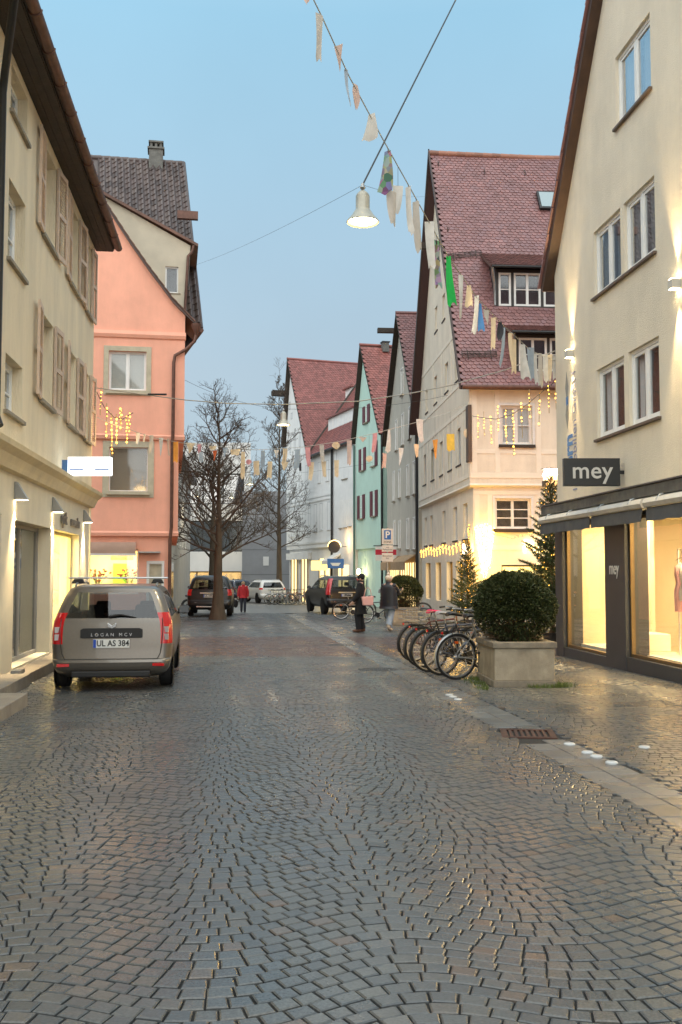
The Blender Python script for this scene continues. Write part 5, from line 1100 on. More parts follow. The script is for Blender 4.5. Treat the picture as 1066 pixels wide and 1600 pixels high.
def plate(T, y, z, txt, w=.52, h=.112, x=0, rx=0):
    o = mbox(-w/2, w/2, -.008, 0, -h/2, h/2).build('number_plate', m_platew, T, bevel=.003); o.location = (x, y, z); o.rotation_euler = (rx, 0, 0)
    mbox(-w/2+.004, -w/2+.045, -.011, -.0085, -h/2+.004, h/2-.004).build('plate_band', m_plateb, o)
    if txt: text_obj(txt, 'plate_text', M('plate_black', (.01, .01, .01), .5), h*.92, o, (.022, -.010, 0), extrude=.001, scale=(.92 if len(txt) > 7 else 1, 1.05, 1), bold=.002)
    return o
def mirror(T, x, y, z, s, mat):
    o = MB().ellip((x+s*.13, y, z), .11, .07, .08, 12, 8).build('wing_mirror', mat, T, smooth=60); MB().tube([(x-.02*s, y+.05, z-.07), (x+s*.1, y+.02, z-.04)], .025, 6).build('mirror_arm', m_blkpl, o)
    mbox(min(x+s*.05, x+s*.21), max(x+s*.05, x+s*.21), y-.074, y-.066, z-.055, z+.055).build('mirror_glass', M('mirror_dark', (.12, .13, .14), .15, .6), o)
# --- estate car with roof bars, the nearest
m_champ = M('champagne_metallic', (.185, .165, .142), .32, .6, var=.05, vscale=40, coat=.5)
LC = thing('estate_car', 'grey-beige metallic estate car with silver roof bars parked at left', 'car', (-3.12, 13.55, GZ(13.9)), R_(7.5)); LC.scale = (.94, .94, .94)
rows = [(.20, .70, .22, 4.2), (.27, .79, .07, 4.36), (.33, .825, .02, 4.42), (.42, .845, .0, 4.46), (.455, .85, .02, 4.47), (.47, .852, .055, 4.47), (.60, .862, .07, 4.46), (.68, .866, .075, 4.44), (.80, .868, .085, 4.40), (.92, .862, .10, 4.30), (1.00, .852, .115, 3.95), (1.05, .838, .14, 3.30), (1.13, .81, .185, 3.14), (1.24, .772, .255, 2.93), (1.36, .725, .335, 2.70), (1.42, .695, .38, 2.56), (1.47, .66, .40, 2.44), (1.505, .60, .46, 2.30), (1.53, .48, .62, 2.1), (1.54, .3, .8, 1.9)]
rows = rows
half, prt_ = car_shell(LC, rows, m_champ, (1.05, 1.42), (1.05, 1.42), (.68, 1.13, 4, 7), rcs=.17)
for s, k in ((1, 'tail_light_r'), (-1, 'tail_light_l')):
    q = MB()
    for i in range(2): q.obox((s*.765, .10+i*.012, .78+i*.105), .10, .02, .085, Matrix.Rotation(R_(-28*s), 3, 'Z'))
    q.build('clear_lens', m_tailw, prt_[k])
# seams, trim strip, plate recess, wiper, badge
sm = MB(); ed = [(-.66, .47), (-.70, .55), (-.72, .68), (-.735, .9), (-.72, 1.05)]
for s in (1, -1): sm.tube([(s*abs(x), .045+.05*(z-.47)+(.06 if z > 1 else 0), z) for x, z in ed], .006, 5)
sm.tube([(x, .028, .465) for x in (-.66, 0, .66)], .008, 5); sm.build('tailgate_seam', M('seam_dark', (.03, .027, .023), .6), LC)
tl = [(-.44, .775), (-.44, .89), (-.40, .91), (.40, .91), (.44, .89), (.44, .775), (.41, .77), (-.41, .77)]
tg = MB().prism(tl, .018, .075).build('handle_strip', m_blkpl, LC, bevel=.006)
text_obj('LOGAN MCV', 'strip_letters', m_chrome, .066, tg, (0, .014, .815), extrude=.003, spacing=1.75)
pl = plate(LC, .022, .69, 'UL AS 384', .52, .125)
MB().prism([(-.07, .98), (-.055, .925), (0, .905), (.055, .925), (.07, .98), (.05, .985), (0, .95), (-.05, .985)], .035, .07).build('badge', m_chrome, LC, bevel=.004)
MB().tube([(-.05, .105, 1.075), (.12, .115, 1.10), (.34, .12, 1.06)], [.02, .014, .008], 6).build('wiper', m_blkpl, LC)
mbox(-.50, .50, -.005, .05, .335, .36).build('bumper_shadow_line', M('seam_dark', (.03, .027, .023), .6), LC) if False else None
lb = MB(); lb.box(-.56, .56, -.012, .2, .205, .30); lb.build('bumper_insert', m_blkpl, LC, bevel=.02)
for s in (1, -1): MB().obox((s*.675, -.004, .385), .17, .03, .04, Matrix.Rotation(R_(-10*s), 3, 'Z')).build('reflector', m_tail, LC)
for s in (1, -1):
    MB().tube([(s*.60, .7, 1.51), (s*.60, .8, 1.545), (s*.60, 2.0, 1.56), (s*.585, 2.2, 1.53)], .017, 7).build('roof_rail', m_metal, LC, smooth=60)
    MB().add([(s*.50, .92, 1.545), (s*.70, .92, 1.545), (s*.66, .92, 1.615), (s*.54, .92, 1.615), (s*.50, 1.04, 1.545), (s*.70, 1.04, 1.545), (s*.66, 1.04, 1.615), (s*.54, 1.04, 1.615)], [(0, 1, 2, 3), (4, 7, 6, 5), (0, 4, 5, 1), (1, 5, 6, 2), (2, 6, 7, 3), (3, 7, 4, 0)]).build('rack_foot', m_blkpl, LC, bevel=.012)
mbox(-.76, .76, .94, 1.02, 1.617, 1.645).build('roof_bar', M('bar_aluminium', (.6, .61, .62), .3, .8), LC, bevel=.01)
for s in (1, -1):
    wheel(LC, s*.755, .78, .30, .19, s); wheel(LC, s*.755, 3.42, .30, .19, s); arch(LC, s*.862, .78, .30, s); arch(LC, s*.862, 3.42, .30, s); mirror(LC, s*.83, 3.0, 1.07, s, m_blkpl)
for s in (-.36, .36):
    for y, z in ((1.25, .95), (2.3, .98)):
        st = MB(); st.box(s-.25, s+.25, y, y+.14, .45, z+.02); st.box(s-.12, s+.12, y+.02, y+.11, z+.06, z+.26); st.build('seat', m_seat, LC, bevel=.04)
mbox(-.72, .72, .3, 1.2, .35, .75).build('luggage_cover', m_seat, LC)
# --- sport utility cars
def suv(name, label, loc, rz, paint, sc=1., dark=False, plate_txt='', tails=(.95, 1.5, 4, 7), tall=True):
    T = thing(name, label, 'car', loc, rz)
    rows = [(.30, .78, .18, 4.5), (.38, .88, .06, 4.66), (.48, .92, .0, 4.74), (.60, .935, .0, 4.77), (.68, .94, .04, 4.77), (.72, .942, .09, 4.76), (.90, .947, .10, 4.72), (1.02, .945, .115, 4.5), (1.10, .93, .13, 4.1), (1.16, .915, .15, 3.55), (1.28, .875, .21, 3.32), (1.44, .82, .30, 3.05), (1.56, .77, .38, 2.84), (1.64, .72, .44, 2.68), (1.70, .64, .5, 2.5), (1.735, .52, .7, 2.3), (1.75, .3, .9, 2.0)]
    if not tall: rows = [(z*.93, w, r, f) for z, w, r, f in rows]
    k = 1 if tall else .93
    car_shell(T, rows, paint, (1.17*k, 1.57*k), (1.17*k, 1.57*k), tuple(q*k if i < 2 else q for i, q in enumerate(tails)), rcs=.18)
    for s in (1, -1):
        for y in (.92, 3.75): wheel(T, s*.825, y, .365, .23, s, 5); arch(T, s*.94, y, .365, s)
        mirror(T, s*.90, 3.3, 1.2*k, s, paint); MB().tube([(s*.66, .75, 1.69*k), (s*.66, .9, 1.765*k), (s*.66, 2.3, 1.765*k), (s*.64, 2.5, 1.70*k)], .02, 6).build('roof_rail', m_chrome if dark else m_metal, T)
    plate(T, .06, .88*k, plate_txt, .52, .12)
    mbox(-.4, .4, .05, .11, .98*k, 1.03*k).build('handle_strip', m_chrome, T); mbox(-.55, .55, -.012, .15, .40, .47).build('bumper_strip', m_chrome if dark else m_metal, T, bevel=.01)
    mbox(-.62, .62, -.008, .1, .585*k, .615*k).build('bumper_edge', m_metal, T)
    MB().tube([(-.02, .13, 1.2*k), (.18, .14, 1.24*k), (.4, .15, 1.19*k)], [.02, .014, .008], 6).build('wiper', m_blkpl, T)
    mbox(-.55, .55, 1.5, 1.64, .5, 1.25*k).build('rear_seat', m_seat, T, bevel=.05)
    for s in (-.4, .4): mbox(s-.12, s+.12, 1.5, 1.6, 1.28*k, 1.46*k).build('headrest', m_seat, T, bevel=.04)
    return T
m_blackp = M('black_car_paint', (.006, .006, .007), .35, .0, coat=.35); m_whitep = M('white_car_paint', (.72, .73, .74), .25, coat=.6); m_bluep = M('dark_blue_car_paint', (.02, .03, .06), .2, .2, coat=.8)
p = onG(326, 965); suv('black_suv', 'black sport utility car parked behind the bare tree trunk', (p.x-.05, p.y+.6, GZ(p.y)), R_(5), m_blackp, dark=True, plate_txt='UL HW 1', tails=(.85, 1.2, 4, 7))
p = onG(541, 960); suv('dark_suv', 'dark sport utility car with tall red tail lights by the white house', (p.x+.05, p.y-.1, GZ(p.y)), R_(15), m_blackp, plate_txt='UL XC 9', tails=(.9, 1.64, 4, 7))
p = onG(428, 943); suv('white_suv', 'white sport utility car parked before the big white gabled house', (p.x, p.y, GZ(p.y)), R_(22), m_whitep, plate_txt='', tails=(.98, 1.17, 4, 8), tall=False)
suv('dark_blue_car', 'dark car half hidden left of the white car', (p.x-2.6, p.y+6.2, GZ(p.y+6)), R_(40), m_bluep, tall=False, tails=(.98, 1.17, 4, 8))
# ================================================================ bicycles
def bike(name, label, loc, rz, frame_col, lean=.0, rack=True, basket=False, saddle=None, group='bicycles in the rack by the planter', fender=True, steer=0.):
    T = thing(name, label, 'bicycle', loc, rz, group); T.rotation_euler = (lean, 0, rz)
    mf = M('bike_paint_%s' % '_'.join(str(int(c*100)) for c in frame_col), frame_col, .3, .2, coat=.4); R0 = .345
    for k, x in enumerate((0, 1.06)):
        t = MB(); ry = Matrix.Rotation(PI/2, 3, 'X')
        t.lathe([(R0-.036, -.006), (R0-.03, -.019), (R0-.012, -.024), (R0, -.014), (R0+.003, 0), (R0, .014), (R0-.012, .024), (R0-.03, .019), (R0-.036, .006)], (x, 0, R0), 32, ry, cap=False)
        o = t.build('wheel', m_tyre, T, smooth=60)
        rm = MB().lathe([(R0-.052, -.010), (R0-.034, -.013), (R0-.034, .013), (R0-.052, .010), (R0-.052, -.010)], (x, 0, R0), 32, ry, cap=False)
        for q in range(18):
            a = 2*PI*q/18; b = a+(.35 if q % 2 else -.35); rm.tube([(x+.02*math.cos(b), .03*(1 if q % 2 else -1), R0+.02*math.sin(b)), (x+(R0-.04)*math.cos(a), 0, R0+(R0-.04)*math.sin(a))], .0022, 3, cap=False)
        rm.lathe([(.02, -.035), (.028, -.03), (.028, .03), (.02, .035)], (x, 0, R0), 10, ry); rm.build('rim', m_rim, o, smooth=40)
        if k == 0 or q: mbox(x-.035, x+.035, -.006, .006, R0+.20, R0+.235).build('reflector', M('orange_reflector', (.8, .12, .01), .3), o)
        if fender:
            f = MB(); a0, a1 = (R_(20), R_(205)) if k == 0 else (R_(15), R_(165)); n = 14
            vs = []
            for i in range(n+1):
                a = a0+(a1-a0)*i/n
                for yy, rr in ((-.028, R0+.008), (-.018, R0+.022), (.018, R0+.022), (.028, R0+.008)): vs.append((x+rr*math.cos(a), yy, R0+rr*math.sin(a)))
            f.add(vs, [(4*i+j, 4*i+j+1, 4*i+5+j, 4*i+4+j) for i in range(n) for j in range(3)]); f.build('mudguard', m_metal if frame_col[0] > .2 else m_blackm, T, smooth=50)
    bb = (.46, 0, .29); st_ = (.30, 0, .80); hd0 = (.93, 0, .62); hd1 = (.89, 0, .83)
    f = MB()
    f.tube([bb, st_], .017, 8); f.tube([bb, hd0], .021, 8); f.tube([(.32, 0, .74), (.90, 0, .78)], .017, 8); f.tube([hd0, hd1], .021, 8)
    for s in (-1, 1): f.tube([bb, (.2, s*.05, .32), (0, s*.06, R0)], .010, 6); f.tube([(.31, 0, .74), (.2, s*.045, .6), (0, s*.06, R0)], .008, 6); f.tube([(.94, s*.02, .60), (.98, s*.05, .5), (1.06, s*.055, R0)], .012, 6)
    f.build('frame', mf, T, smooth=50)
    sp = MB(); sp.tube([st_, (.275, 0, .93)], .013, 8); sp.build('seat_post', m_metal, T)
    sd_ = MB(); prof = [(-.13, .075, .0), (-.10, .095, .02), (0, .07, .01), (.08, .032, .0), (.14, .02, -.01)]; vs = []
    for x, hw, z in prof:
        for a in range(8): vs.append((.27+x, hw*math.cos(a*PI/4), .955+z+.028*math.sin(a*PI/4)))
    sd_.add(vs, [(8*i+j, 8*i+(j+1) % 8, 8*i+8+(j+1) % 8, 8*i+8+j) for i in range(4) for j in range(8)]+[tuple(range(7, -1, -1)), tuple(range(32, 40))]); sd_.build('saddle', saddle or m_blkpl, T, smooth=60)
    h = MB(); h.tube([hd1, (.87, 0, .95)], .014, 8); cs, sn = math.cos(steer), math.sin(steer)
    h.tube([(.72, -.29, .99), (.82, -.28, 1.0), (.90, -.15, 1.0), (.90, 0, .96), (.90, .15, 1.0), (.82, .28, 1.0), (.72, .29, .99)], .012, 7); h.build('handlebar', m_metal, T, smooth=60)
    for s in (-1, 1): MB().tube([(.70, s*.29, .988), (.81, s*.283, .999)], .017, 8).build('grip', m_blkpl, T)
    c = MB(); c.lathe([(.0, -.003), (.095, -.003), (.095, .003), (0, .003)], (bb[0], -.055, bb[2]), 24, Matrix.Rotation(PI/2, 3, 'X'))
    for s in (-1, 1): c.tube([(bb[0], s*.06, bb[2]), (bb[0]+s*.12, s*.07, bb[2]-s*.12)], .009, 6); c.box(bb[0]+s*.12-.05, bb[0]+s*.12+.05, s*.12-.045, s*.12+.045, bb[2]-s*.12-.012, bb[2]-s*.12+.012)
    c.tube([(bb[0], -.055, bb[2]+.09), (0, -.055, R0+.04)], .004, 4); c.tube([(bb[0], -.055, bb[2]-.09), (0, -.055, R0-.04)], .004, 4); c.build('crank', m_blackm, T)
    if rack:
        r = MB(); 
        for s in (-.05, 0, .05): r.tube([(-.22, s, .735), (.26, s, .745)], .006, 5)
        for s in (-1, 1): r.tube([(-.1, s*.05, .735), (0, s*.065, R0)], .006, 5)
        r.tube([(-.22, -.05, .735), (-.22, .05, .735)], .006, 5); r.build('luggage_rack', m_blackm, T); mbox(-.245, -.23, -.022, .022, .69, .725).build('rear_light', m_tail, T)
    if basket:
        b = MB(); n = 8
        for z, w in ((.80, .13), (.88, .15), (.97, .17)): b.tube([(-.27, -w, z), (.16, -w, z), (.16, w, z), (-.27, w, z), (-.27, -w, z)], .005, 4)
        for k in range(n):
            x = -.26+.42*k/(n-1); b.tube([(x, -.17, .97), (x, -.13, .80), (x, .13, .80), (x, .17, .97)], .0035, 4)
        b.build('basket', m_metal, T)
    MB().tube([(.42, -.03, .27), (.38, -.2, .02)], .009, 6).build('kickstand', m_metal, T)
    return T
spots = [(713, 1062, 20, (.30, .31, .30), None, False), (690, 1055, 24, (.03, .03, .035), None, False), (671, 1050, 22, (.05, .07, .12), M('saddle_grey', (.35, .35, .36), .6), False), (660, 1043, 26, (.02, .02, .02), M('pink_saddle_cover', (.7, .03, .12), .7), True), (648, 1034, 24, (.12, .03, .03), None, True)]
labs = ['silver bicycle nearest the camera, its rear wheel beside the stone planter', 'black bicycle second from the camera in the rack', 'dark blue bicycle with grey saddle in the middle of the rack', 'black bicycle with bright pink saddle cover in the rack', 'dark red bicycle with rear basket farthest left in the rack']
for (px, py, rz, colr, sd_, bk), lab in zip(spots, labs):
    p = onG(px, py); bike('bicycle', lab, (p.x, p.y, GZ(p.y)), R_(rz), colr, R_(random.uniform(-4, 2)), True, bk, sd_)
for (px, py, rz, colr, lab, ln) in ((545, 968, 5, (.03, .03, .03), 'dark bicycle lying low left of the person in black', 0), (583, 974, 8, (.04, .04, .05), 'black bicycle between the two walkers and the second planter', 0), (630, 970, -8, (.05, .05, .05), 'bicycle whose front wheel shows right of the second planter', 0)):
    p = onG(px, py); bike('bicycle', lab, (p.x-.3, p.y, GZ(p.y)), R_(rz), colr, R_(-5), True, False, None, 'bicycles by the second planter')
fl = [(392, 0), (0, 0)]
flab = ['first bicycle from the white car in the far rack', 'second bicycle from the white car in the far rack', 'third bicycle from the white car in the far rack', 'fourth bicycle from the white car in the far rack', 'fifth bicycle from the white car in the far rack']
for k in range(5):
    p = onG(433+k*8.5, 945); bike('bicycle', flab[k], (p.x-.5, p.y, GZ(p.y)), R_(30+random.uniform(-12, 12)), (.25+.05*k, .25, .24), R_(-6), k % 2 == 0, False, None, 'bicycles before the big white house')
# ================================================================ planters with round clipped bushes
m_plant = M('planter_concrete', (.36, .31, .23), .8, stain=.25, var=.25, vscale=5, bump=.5, bscale=70); m_rimst = M('planter_rim', (.22, .19, .145), .8, var=.3, vscale=6, bump=.5, bscale=50)
m_soil = M('soil', (.03, .022, .015), .9, bump=.6, bscale=30); m_twig = M('twig_brown', (.16, .10, .055), .8)
def leaf_mat(name, c1, c2):
    m = M(name, c1, .5, var=.35, vscale=5, island=.5, hue=c2, spec=.3); return m
m_yew = leaf_mat('bush_leaf', (.034, .048, .016), (.075, .075, .025))
def leaf_cloud(pts, nrm, size, mat, name, T, wid=.4):
    n = len(pts); d = nrm+rng.normal(0, .55, (n, 3)); d /= np.linalg.norm(d, axis=1, keepdims=True); r = rng.normal(0, 1, (n, 3)); s = np.cross(d, r); s /= np.linalg.norm(s, axis=1, keepdims=True)
    L_ = (size*rng.uniform(.6, 1.4, n))[:, None]; V = np.stack([pts-s*L_*wid*.5, pts+s*L_*wid*.5, pts+d*L_+s*L_*wid*.25, pts+d*L_-s*L_*wid*.25], 1).reshape(-1, 3)
    return quads(name, V, np.arange(n*4).reshape(-1, 4), mat, T, smooth=False)
def bush_planter(loc, rz, w, dp, h, rad, lab, lab2, nl, squash=.88):
    T = thing('stone_planter', lab, 'planter', loc, rz, 'stone planters with round bushes')
    mb = MB(); mb.box(-w/2-.02, w/2+.02, -dp/2-.02, dp/2+.02, 0, .10); mb.build('base', m_rimst, T, bevel=.012)
    mbox(-w/2, w/2, -dp/2, dp/2, .10, h-.09).build('trough', m_plant, T, bevel=.01)
    r = MB(); q = .1; r.box(-w/2-.03, w/2+.03, -dp/2-.03, -dp/2+q, h-.088, h); r.box(-w/2-.03, w/2+.03, dp/2-q, dp/2+.03, h-.088, h); r.box(-w/2-.03, -w/2+q, -dp/2+q, dp/2-q, h-.088, h); r.box(w/2-q, w/2+.03, -dp/2+q, dp/2-q, h-.088, h); r.build('rim', m_rimst, T, bevel=.012)
    mbox(-w/2+q, w/2-q, -dp/2+q, dp/2-q, h-.08, h-.03).build('soil', m_soil, T)
    B = thing('round_bush', lab2, 'bush', Vector(loc)+Vector((0, 0, h-.04)), rz, 'round clipped bushes')
    cz = rad*squash*.97; st = MB()
    for k in range(150):
        a = random.uniform(0, 2*PI); e = random.uniform(-.1, 1.3); q = Vector((math.cos(a)*math.cos(e), math.sin(a)*math.cos(e), math.sin(e)))*rad*random.uniform(.75, .96); q.z = q.z*squash+cz*.25
        st.tube([(random.uniform(-.12, .12), random.uniform(-.12, .12), 0), (q.x*.45, q.y*.45, q.z*.45+.02), q], [.012, .008, .003], 5, cap=False)
    st.build('stems', m_twig, B)
    d = rng.normal(0, 1, (nl, 3)); d /= np.linalg.norm(d, axis=1, keepdims=True)
    rr = rad*(1-.32*rng.random(nl)**1.8)*(1+.035*np.sin(d[:, 0]*9+1)*np.sin(d[:, 1]*8)+.025*np.sin(d[:, 2]*11+d[:, 0]*7)+.03*np.sin(d[:, 0]*23+d[:, 2]*17)*np.sin(d[:, 1]*19))+np.where(rng.random(nl) < .02, rng.uniform(0, .05, nl), 0)
    p = d*rr[:, None]; p[:, 2] = p[:, 2]*squash+cz
    low = (d[:, 2] < -.28) & (rng.random(nl) < .85); p = p[~low]; d = d[~low]; ok = p[:, 2] > .02
    leaf_cloud(p[ok], d[ok], .040*rad/.6, m_yew, 'foliage', B)
bush_planter((2.56, 14.72, GZ(14.7)), R_(3), .86, 1.25, .64, .585, 'pale stone planter beside the bicycle rack, nearer one', 'round clipped dark green bush, nearer and larger in the picture', 75000)
p = onG(632, 977); bush_planter((p.x, p.y+.3, GZ(p.y)), R_(3), .85, 1.1, .62, .64, 'pale stone planter behind the person in the quilted jacket', 'round clipped bush behind the person in the quilted jacket', 30000)
# tufts of grass round the planter's foot
gp_ = []
for k in range(2600):
    a = random.random(); e = random.choice((0, 1, 2)); 
    if e == 0: q = (2.56+random.uniform(-.7, .7), 14.05-abs(random.gauss(0, .05)))
    elif e == 1: q = (2.08-abs(random.gauss(0, .09)), random.uniform(13.7, 15.3))
    else: q = (3.03+abs(random.gauss(0, .12)), 14.1+random.gauss(0, .16))
    if mnoise.noise(Vector((q[0]*3, q[1]*3, 0))) > .02: gp_.append((q[0], q[1], GZ(q[1])-.004))
gp_ = np.array(gp_); o = leaf_cloud(gp_, np.tile(np.array([[0, 0, 1.4]]), (len(gp_), 1)), .055, M('grass_blade', (.10, .14, .03), .6, island=.4), 'grass_tufts', None, .12); tag(o, 'thin grass growing in the joints round the planter', 'grass', kind='stuff')
# ================================================================ fir trees
m_fir = leaf_mat('fir_needle', (.045, .085, .030), (.08, .10, .03))
def fir(label, loc, h, spread, nb, lights, group='potted fir trees with fairy lights', seed=1, bare=.12, dens=1.):
    rr = random.Random(seed); T = thing('fir_tree', label, 'tree', loc, 0, group)
    MB().tube([(0, 0, 0), (.01, 0, h*.5), (0, 0, h)], [.05*h/3, .03*h/3, .006], 8).build('trunk', m_twig, T, smooth=60)
    br = MB(); pts = []; nr = []; bulbs = MB()
    for k in range(nb):
        t = bare+(1-bare)*(k+.5)/nb; z = h*t; l = spread*(1-t)**.8*rr.uniform(.7, 1.12)+.08; a = k*2.399+rr.uniform(-.3, .3); up = .22+.55*t+rr.uniform(-.12, .12)
        d = Vector((math.cos(a), math.sin(a), up)).normalized(); p0 = Vector((0, 0, z)); mid = p0+d*l*.55; tip = p0+d*l+Vector((0, 0, -.06*l+.05)); br.tube([p0, mid, tip], [.012, .008, .003], 4, cap=False)
        ax = (tip-p0); sd_ = ax.cross(Vector((0, 0, 1))).normalized()
        twigs = [(p0, tip)]
        n2 = max(2, int(l/.10))
        for q in range(n2):
            f = .22+.75*q/n2
            for s in (-1, 1):
                b0 = p0.lerp(tip, f); b1 = b0+(ax.normalized()*.6+sd_*s*.8+Vector((0, 0, .12))).normalized()*l*.42*(1-f*.6); br.tube([b0, b1], [.005, .002], 3, cap=False); twigs.append((b0, b1))
        for b0, b1 in twigs:
            L_ = (b1-b0).length; n = int(L_/.0050*dens)
            for q in range(n):
                f = rr.random(); p = b0.lerp(b1, f); v = Vector((rr.gauss(0, 1), rr.gauss(0, 1), rr.gauss(0, .8)))+(b1-b0).normalized()*1.2; pts.append(tuple(p)); nr.append(tuple(v.normalized()))
            if lights and rr.random() < lights: bulbs.ellip(b0.lerp(b1, rr.random())+Vector((rr.uniform(-.03, .03), rr.uniform(-.03, .03), rr.uniform(-.02, .04))), .008, .008, .010, 6, 4)
    br.build('branches', m_twig, T); leaf_cloud(np.array(pts), np.array(nr), .048, m_fir, 'needles', T, .17)
    if bulbs.v: bulbs.build('fairy_bulbs', m_led, T, kind='stuff')
    MB().lathe([(.16, 0), (.2, .02), (.23, .28), (.2, .28)], n=14).build('pot', M('dark_pot', (.05, .045, .04), .7), T)
    return T
q = FRr.w(-.35, -1.2, GZ(32)); fir('small fir tree with fairy lights beside the cream corner, left of the bush', q, 2.75, .78, 90, .16, seed=3)
q = Vector((5.0, 23.6, GZ(23.6))); t = fir('tall fir tree with fairy lights against the shopfront corner', q, 3.95, 1.15, 130, .18, seed=8, bare=.06)
for (x, z, w_) in ((0, 1.6, 4), (0.1, 2.8, 3)): point('glow', t, (x-.15, -.1, z), w_, (1, .68, .25), .2)
point('glow', bpy.data.objects['fir_tree'], (0, -.15, 1.3), 4, (1, .68, .25), .2)
# ================================================================ bare trees
m_bark = M('bark', (.085, .065, .045), .85, var=.35, vscale=6, bump=.8, bscale=18, stretch=(1, 1, .25))
m_bark2 = M('bark_twig', (.085, .066, .050), .85)
def bare_tree(name, label, loc, h, r0, seed, first, lim_len, up, levels=4, side=9, group='bare street trees', kmul=1., trunk_top=.92, fork=False, rmin=.0035):
    rr = random.Random(seed); T = thing(name, label, 'tree', loc, 0, group); tr = MB(); br = MB(); n = 14
    tp = []; x = y = 0
    for i in range(n+1):
        t = i/n; x += rr.uniform(-.03, .03)*h*.05; y += rr.uniform(-.03, .03)*h*.05; tp.append(Vector((x, y, h*trunk_top*t)))
    rad = [r0*(1.35 if i == 0 else 1.08 if i == 1 else 1)*(1-.95*(i/n)**.62) for i in range(n+1)]; tr.tube(tp, rad, 12)
    def branch(p, d, l, r, lev):
        k = 5 if lev < 2 else 4; pts = [p]; q = p.copy(); dd = d.copy()
        for i in range(k):
            dd = (dd+Vector((rr.gauss(0, .16), rr.gauss(0, .16), rr.gauss(.05*up, .11)))).normalized(); q = q+dd*l/k; pts.append(q.copy())
        br.tube(pts, [max(rmin, r*(1-.75*i/k)) for i in range(k+1)], 6 if lev < 2 else (4 if lev < 3 else 3), cap=False)
        if lev >= levels: return
        m = {1: 8, 2: 5, 3: 4}.get(lev, 3); m = int(m*kmul)
        for i in range(m):
            f = .2+.8*(i+rr.random())/m; j = min(k-1, int(f*k)); b = pts[j].lerp(pts[j+1], f*k-j if f < 1 else 1); ax = (pts[j+1]-pts[j]).normalized()
            per = Vector((rr.gauss(0, 1), rr.gauss(0, 1), rr.gauss(.25*up, .7))); per = (per-ax*per.dot(ax)).normalized()
            branch(b, (ax*rr.uniform(.5, .9)+per*rr.uniform(.6, 1)).normalized(), l*rr.uniform(.36, .58)*(1.15-.45*f), max(.003, r*.5), lev+1)
    for k in range(side):
        t = first+(trunk_top-first)*(k+.5)/side; z = h*t; i = min(n-1, int(z/(h*trunk_top)*n)); b = tp[i].lerp(tp[i+1], z/(h*trunk_top)*n-i); a = k*2.4+rr.uniform(-.5, .5); e = rr.uniform(.25, .55)+.75*(t-first)
        l = lim_len*(1-.72*(t-first)/(1-first))*rr.uniform(.8, 1.15); branch(b, Vector((math.cos(a)*math.cos(e), math.sin(a)*math.cos(e), math.sin(e))), l, r0*.20*(1-.6*(t-first)), 1)
    branch(tp[-1], Vector((0, 0, 1)), h*.14, rad[-1], 2)
    tr.build('trunk', m_bark, T, smooth=60); br.build('crown', m_bark2, T); return T
p = onG(340, 968)
bare_tree('bare_tree', 'wide bare tree with thick trunk in front of the black car', (p.x, p.y, GZ(p.y)), 8.9, .27, 5, .26, 3.4, 1.1, 4, 26, kmul=1.0, rmin=.0035)
o = mbox(-1.4, 1.4, -1.0, -.75, 0, .02).build('tree_pit_edge', M('cast_iron', (.06, .055, .05), .45, .6), None); o.location = (p.x, p.y+.3, GZ(p.y)); tag(o, 'dark metal edging strip at the foot of the bare tree', 'edging')
bare_tree('bare_tree', 'slim tall bare tree before the grey block', (-4.5, 72, GZ(72)), 17.0, .27, 11, .22, 2.7, 1.8, 4, 34, rmin=.0075)
bare_tree('bare_tree', 'dark bare tree behind the black car, mostly hidden', (-8.0, 62, GZ(62)), 9.5, .40, 21, .25, 4.4, .8, 4, 20, rmin=.006)
# ================================================================ motorcycles and cafe furniture
for k, (px, py, lab) in enumerate(((283, 958, 'dark motorcycle between the pink house and the black car, nearer'), (296, 950, 'dark motorcycle between the pink house and the black car, farther'))):
    p = onG(px, py); T = thing('motorcycle', lab, 'motorcycle', (p.x-.2, p.y+2.0*k+3, GZ(p.y+3)), R_(35), 'motorcycles beyond the pink house'); ry = Matrix.Rotation(PI/2, 3, 'X')
    for x in (0, 1.35): MB().lathe([(.2, -.06), (.29, -.06), (.31, 0), (.29, .06), (.2, .06), (.2, -.06)], (x, 0, .31), 20, ry, cap=False).build('wheel', m_tyre, T, smooth=40)
    mb = MB(); mb.tube([(0, 0, .31), (.5, 0, .45), (1.0, 0, .75), (1.08, 0, .95)], .06, 6); mb.tube([(1.35, 0, .31), (1.08, 0, .95)], .045, 6); mb.ellip((.62, 0, .42), .28, .16, .2, 10, 6); mb.build('frame', m_blackm, T, smooth=60)
    MB().ellip((.78, 0, .80), .28, .15, .15, 12, 8).build('tank', m_blackp, T, smooth=60); MB().ellip((.25, 0, .78), .36, .14, .08, 12, 6).build('seat', m_seat, T, smooth=60); MB().tube([(1.0, -.35, 1.02), (1.08, 0, 1.0), (1.0, .35, 1.02)], .018, 6).build('handlebar', m_blackm, T)
    MB().ellip((1.2, 0, .85), .1, .1, .1, 10, 6).build('headlamp', m_chrome, T, smooth=60)
m_wood = M('cafe_wood', (.30, .20, .11), .6)
def cafe_chair(loc, rz, lab):
    T = thing('cafe_chair', lab, 'chair', loc, rz, 'cafe chairs before the big white house')
    for x, y in ((-.2, -.2), (.2, -.2)): MB().tube([(x, y, 0), (x, y, .46)], .013, 5).build('leg', m_blackm, T)
    for x in (-.2, .2): MB().tube([(x, .24, 0), (x, .2, .46), (x, .25, .86)], .013, 5).build('leg', m_blackm, T)
    for k in range(5): mbox(-.21, .21, -.2+.085*k, -.135+.085*k, .455, .47).build('slat', m_wood, T)
    for k in range(3): mbox(-.21, .21, .225+.01*k, .24+.01*k, .62+.085*k, .68+.085*k).build('slat', m_wood, T)
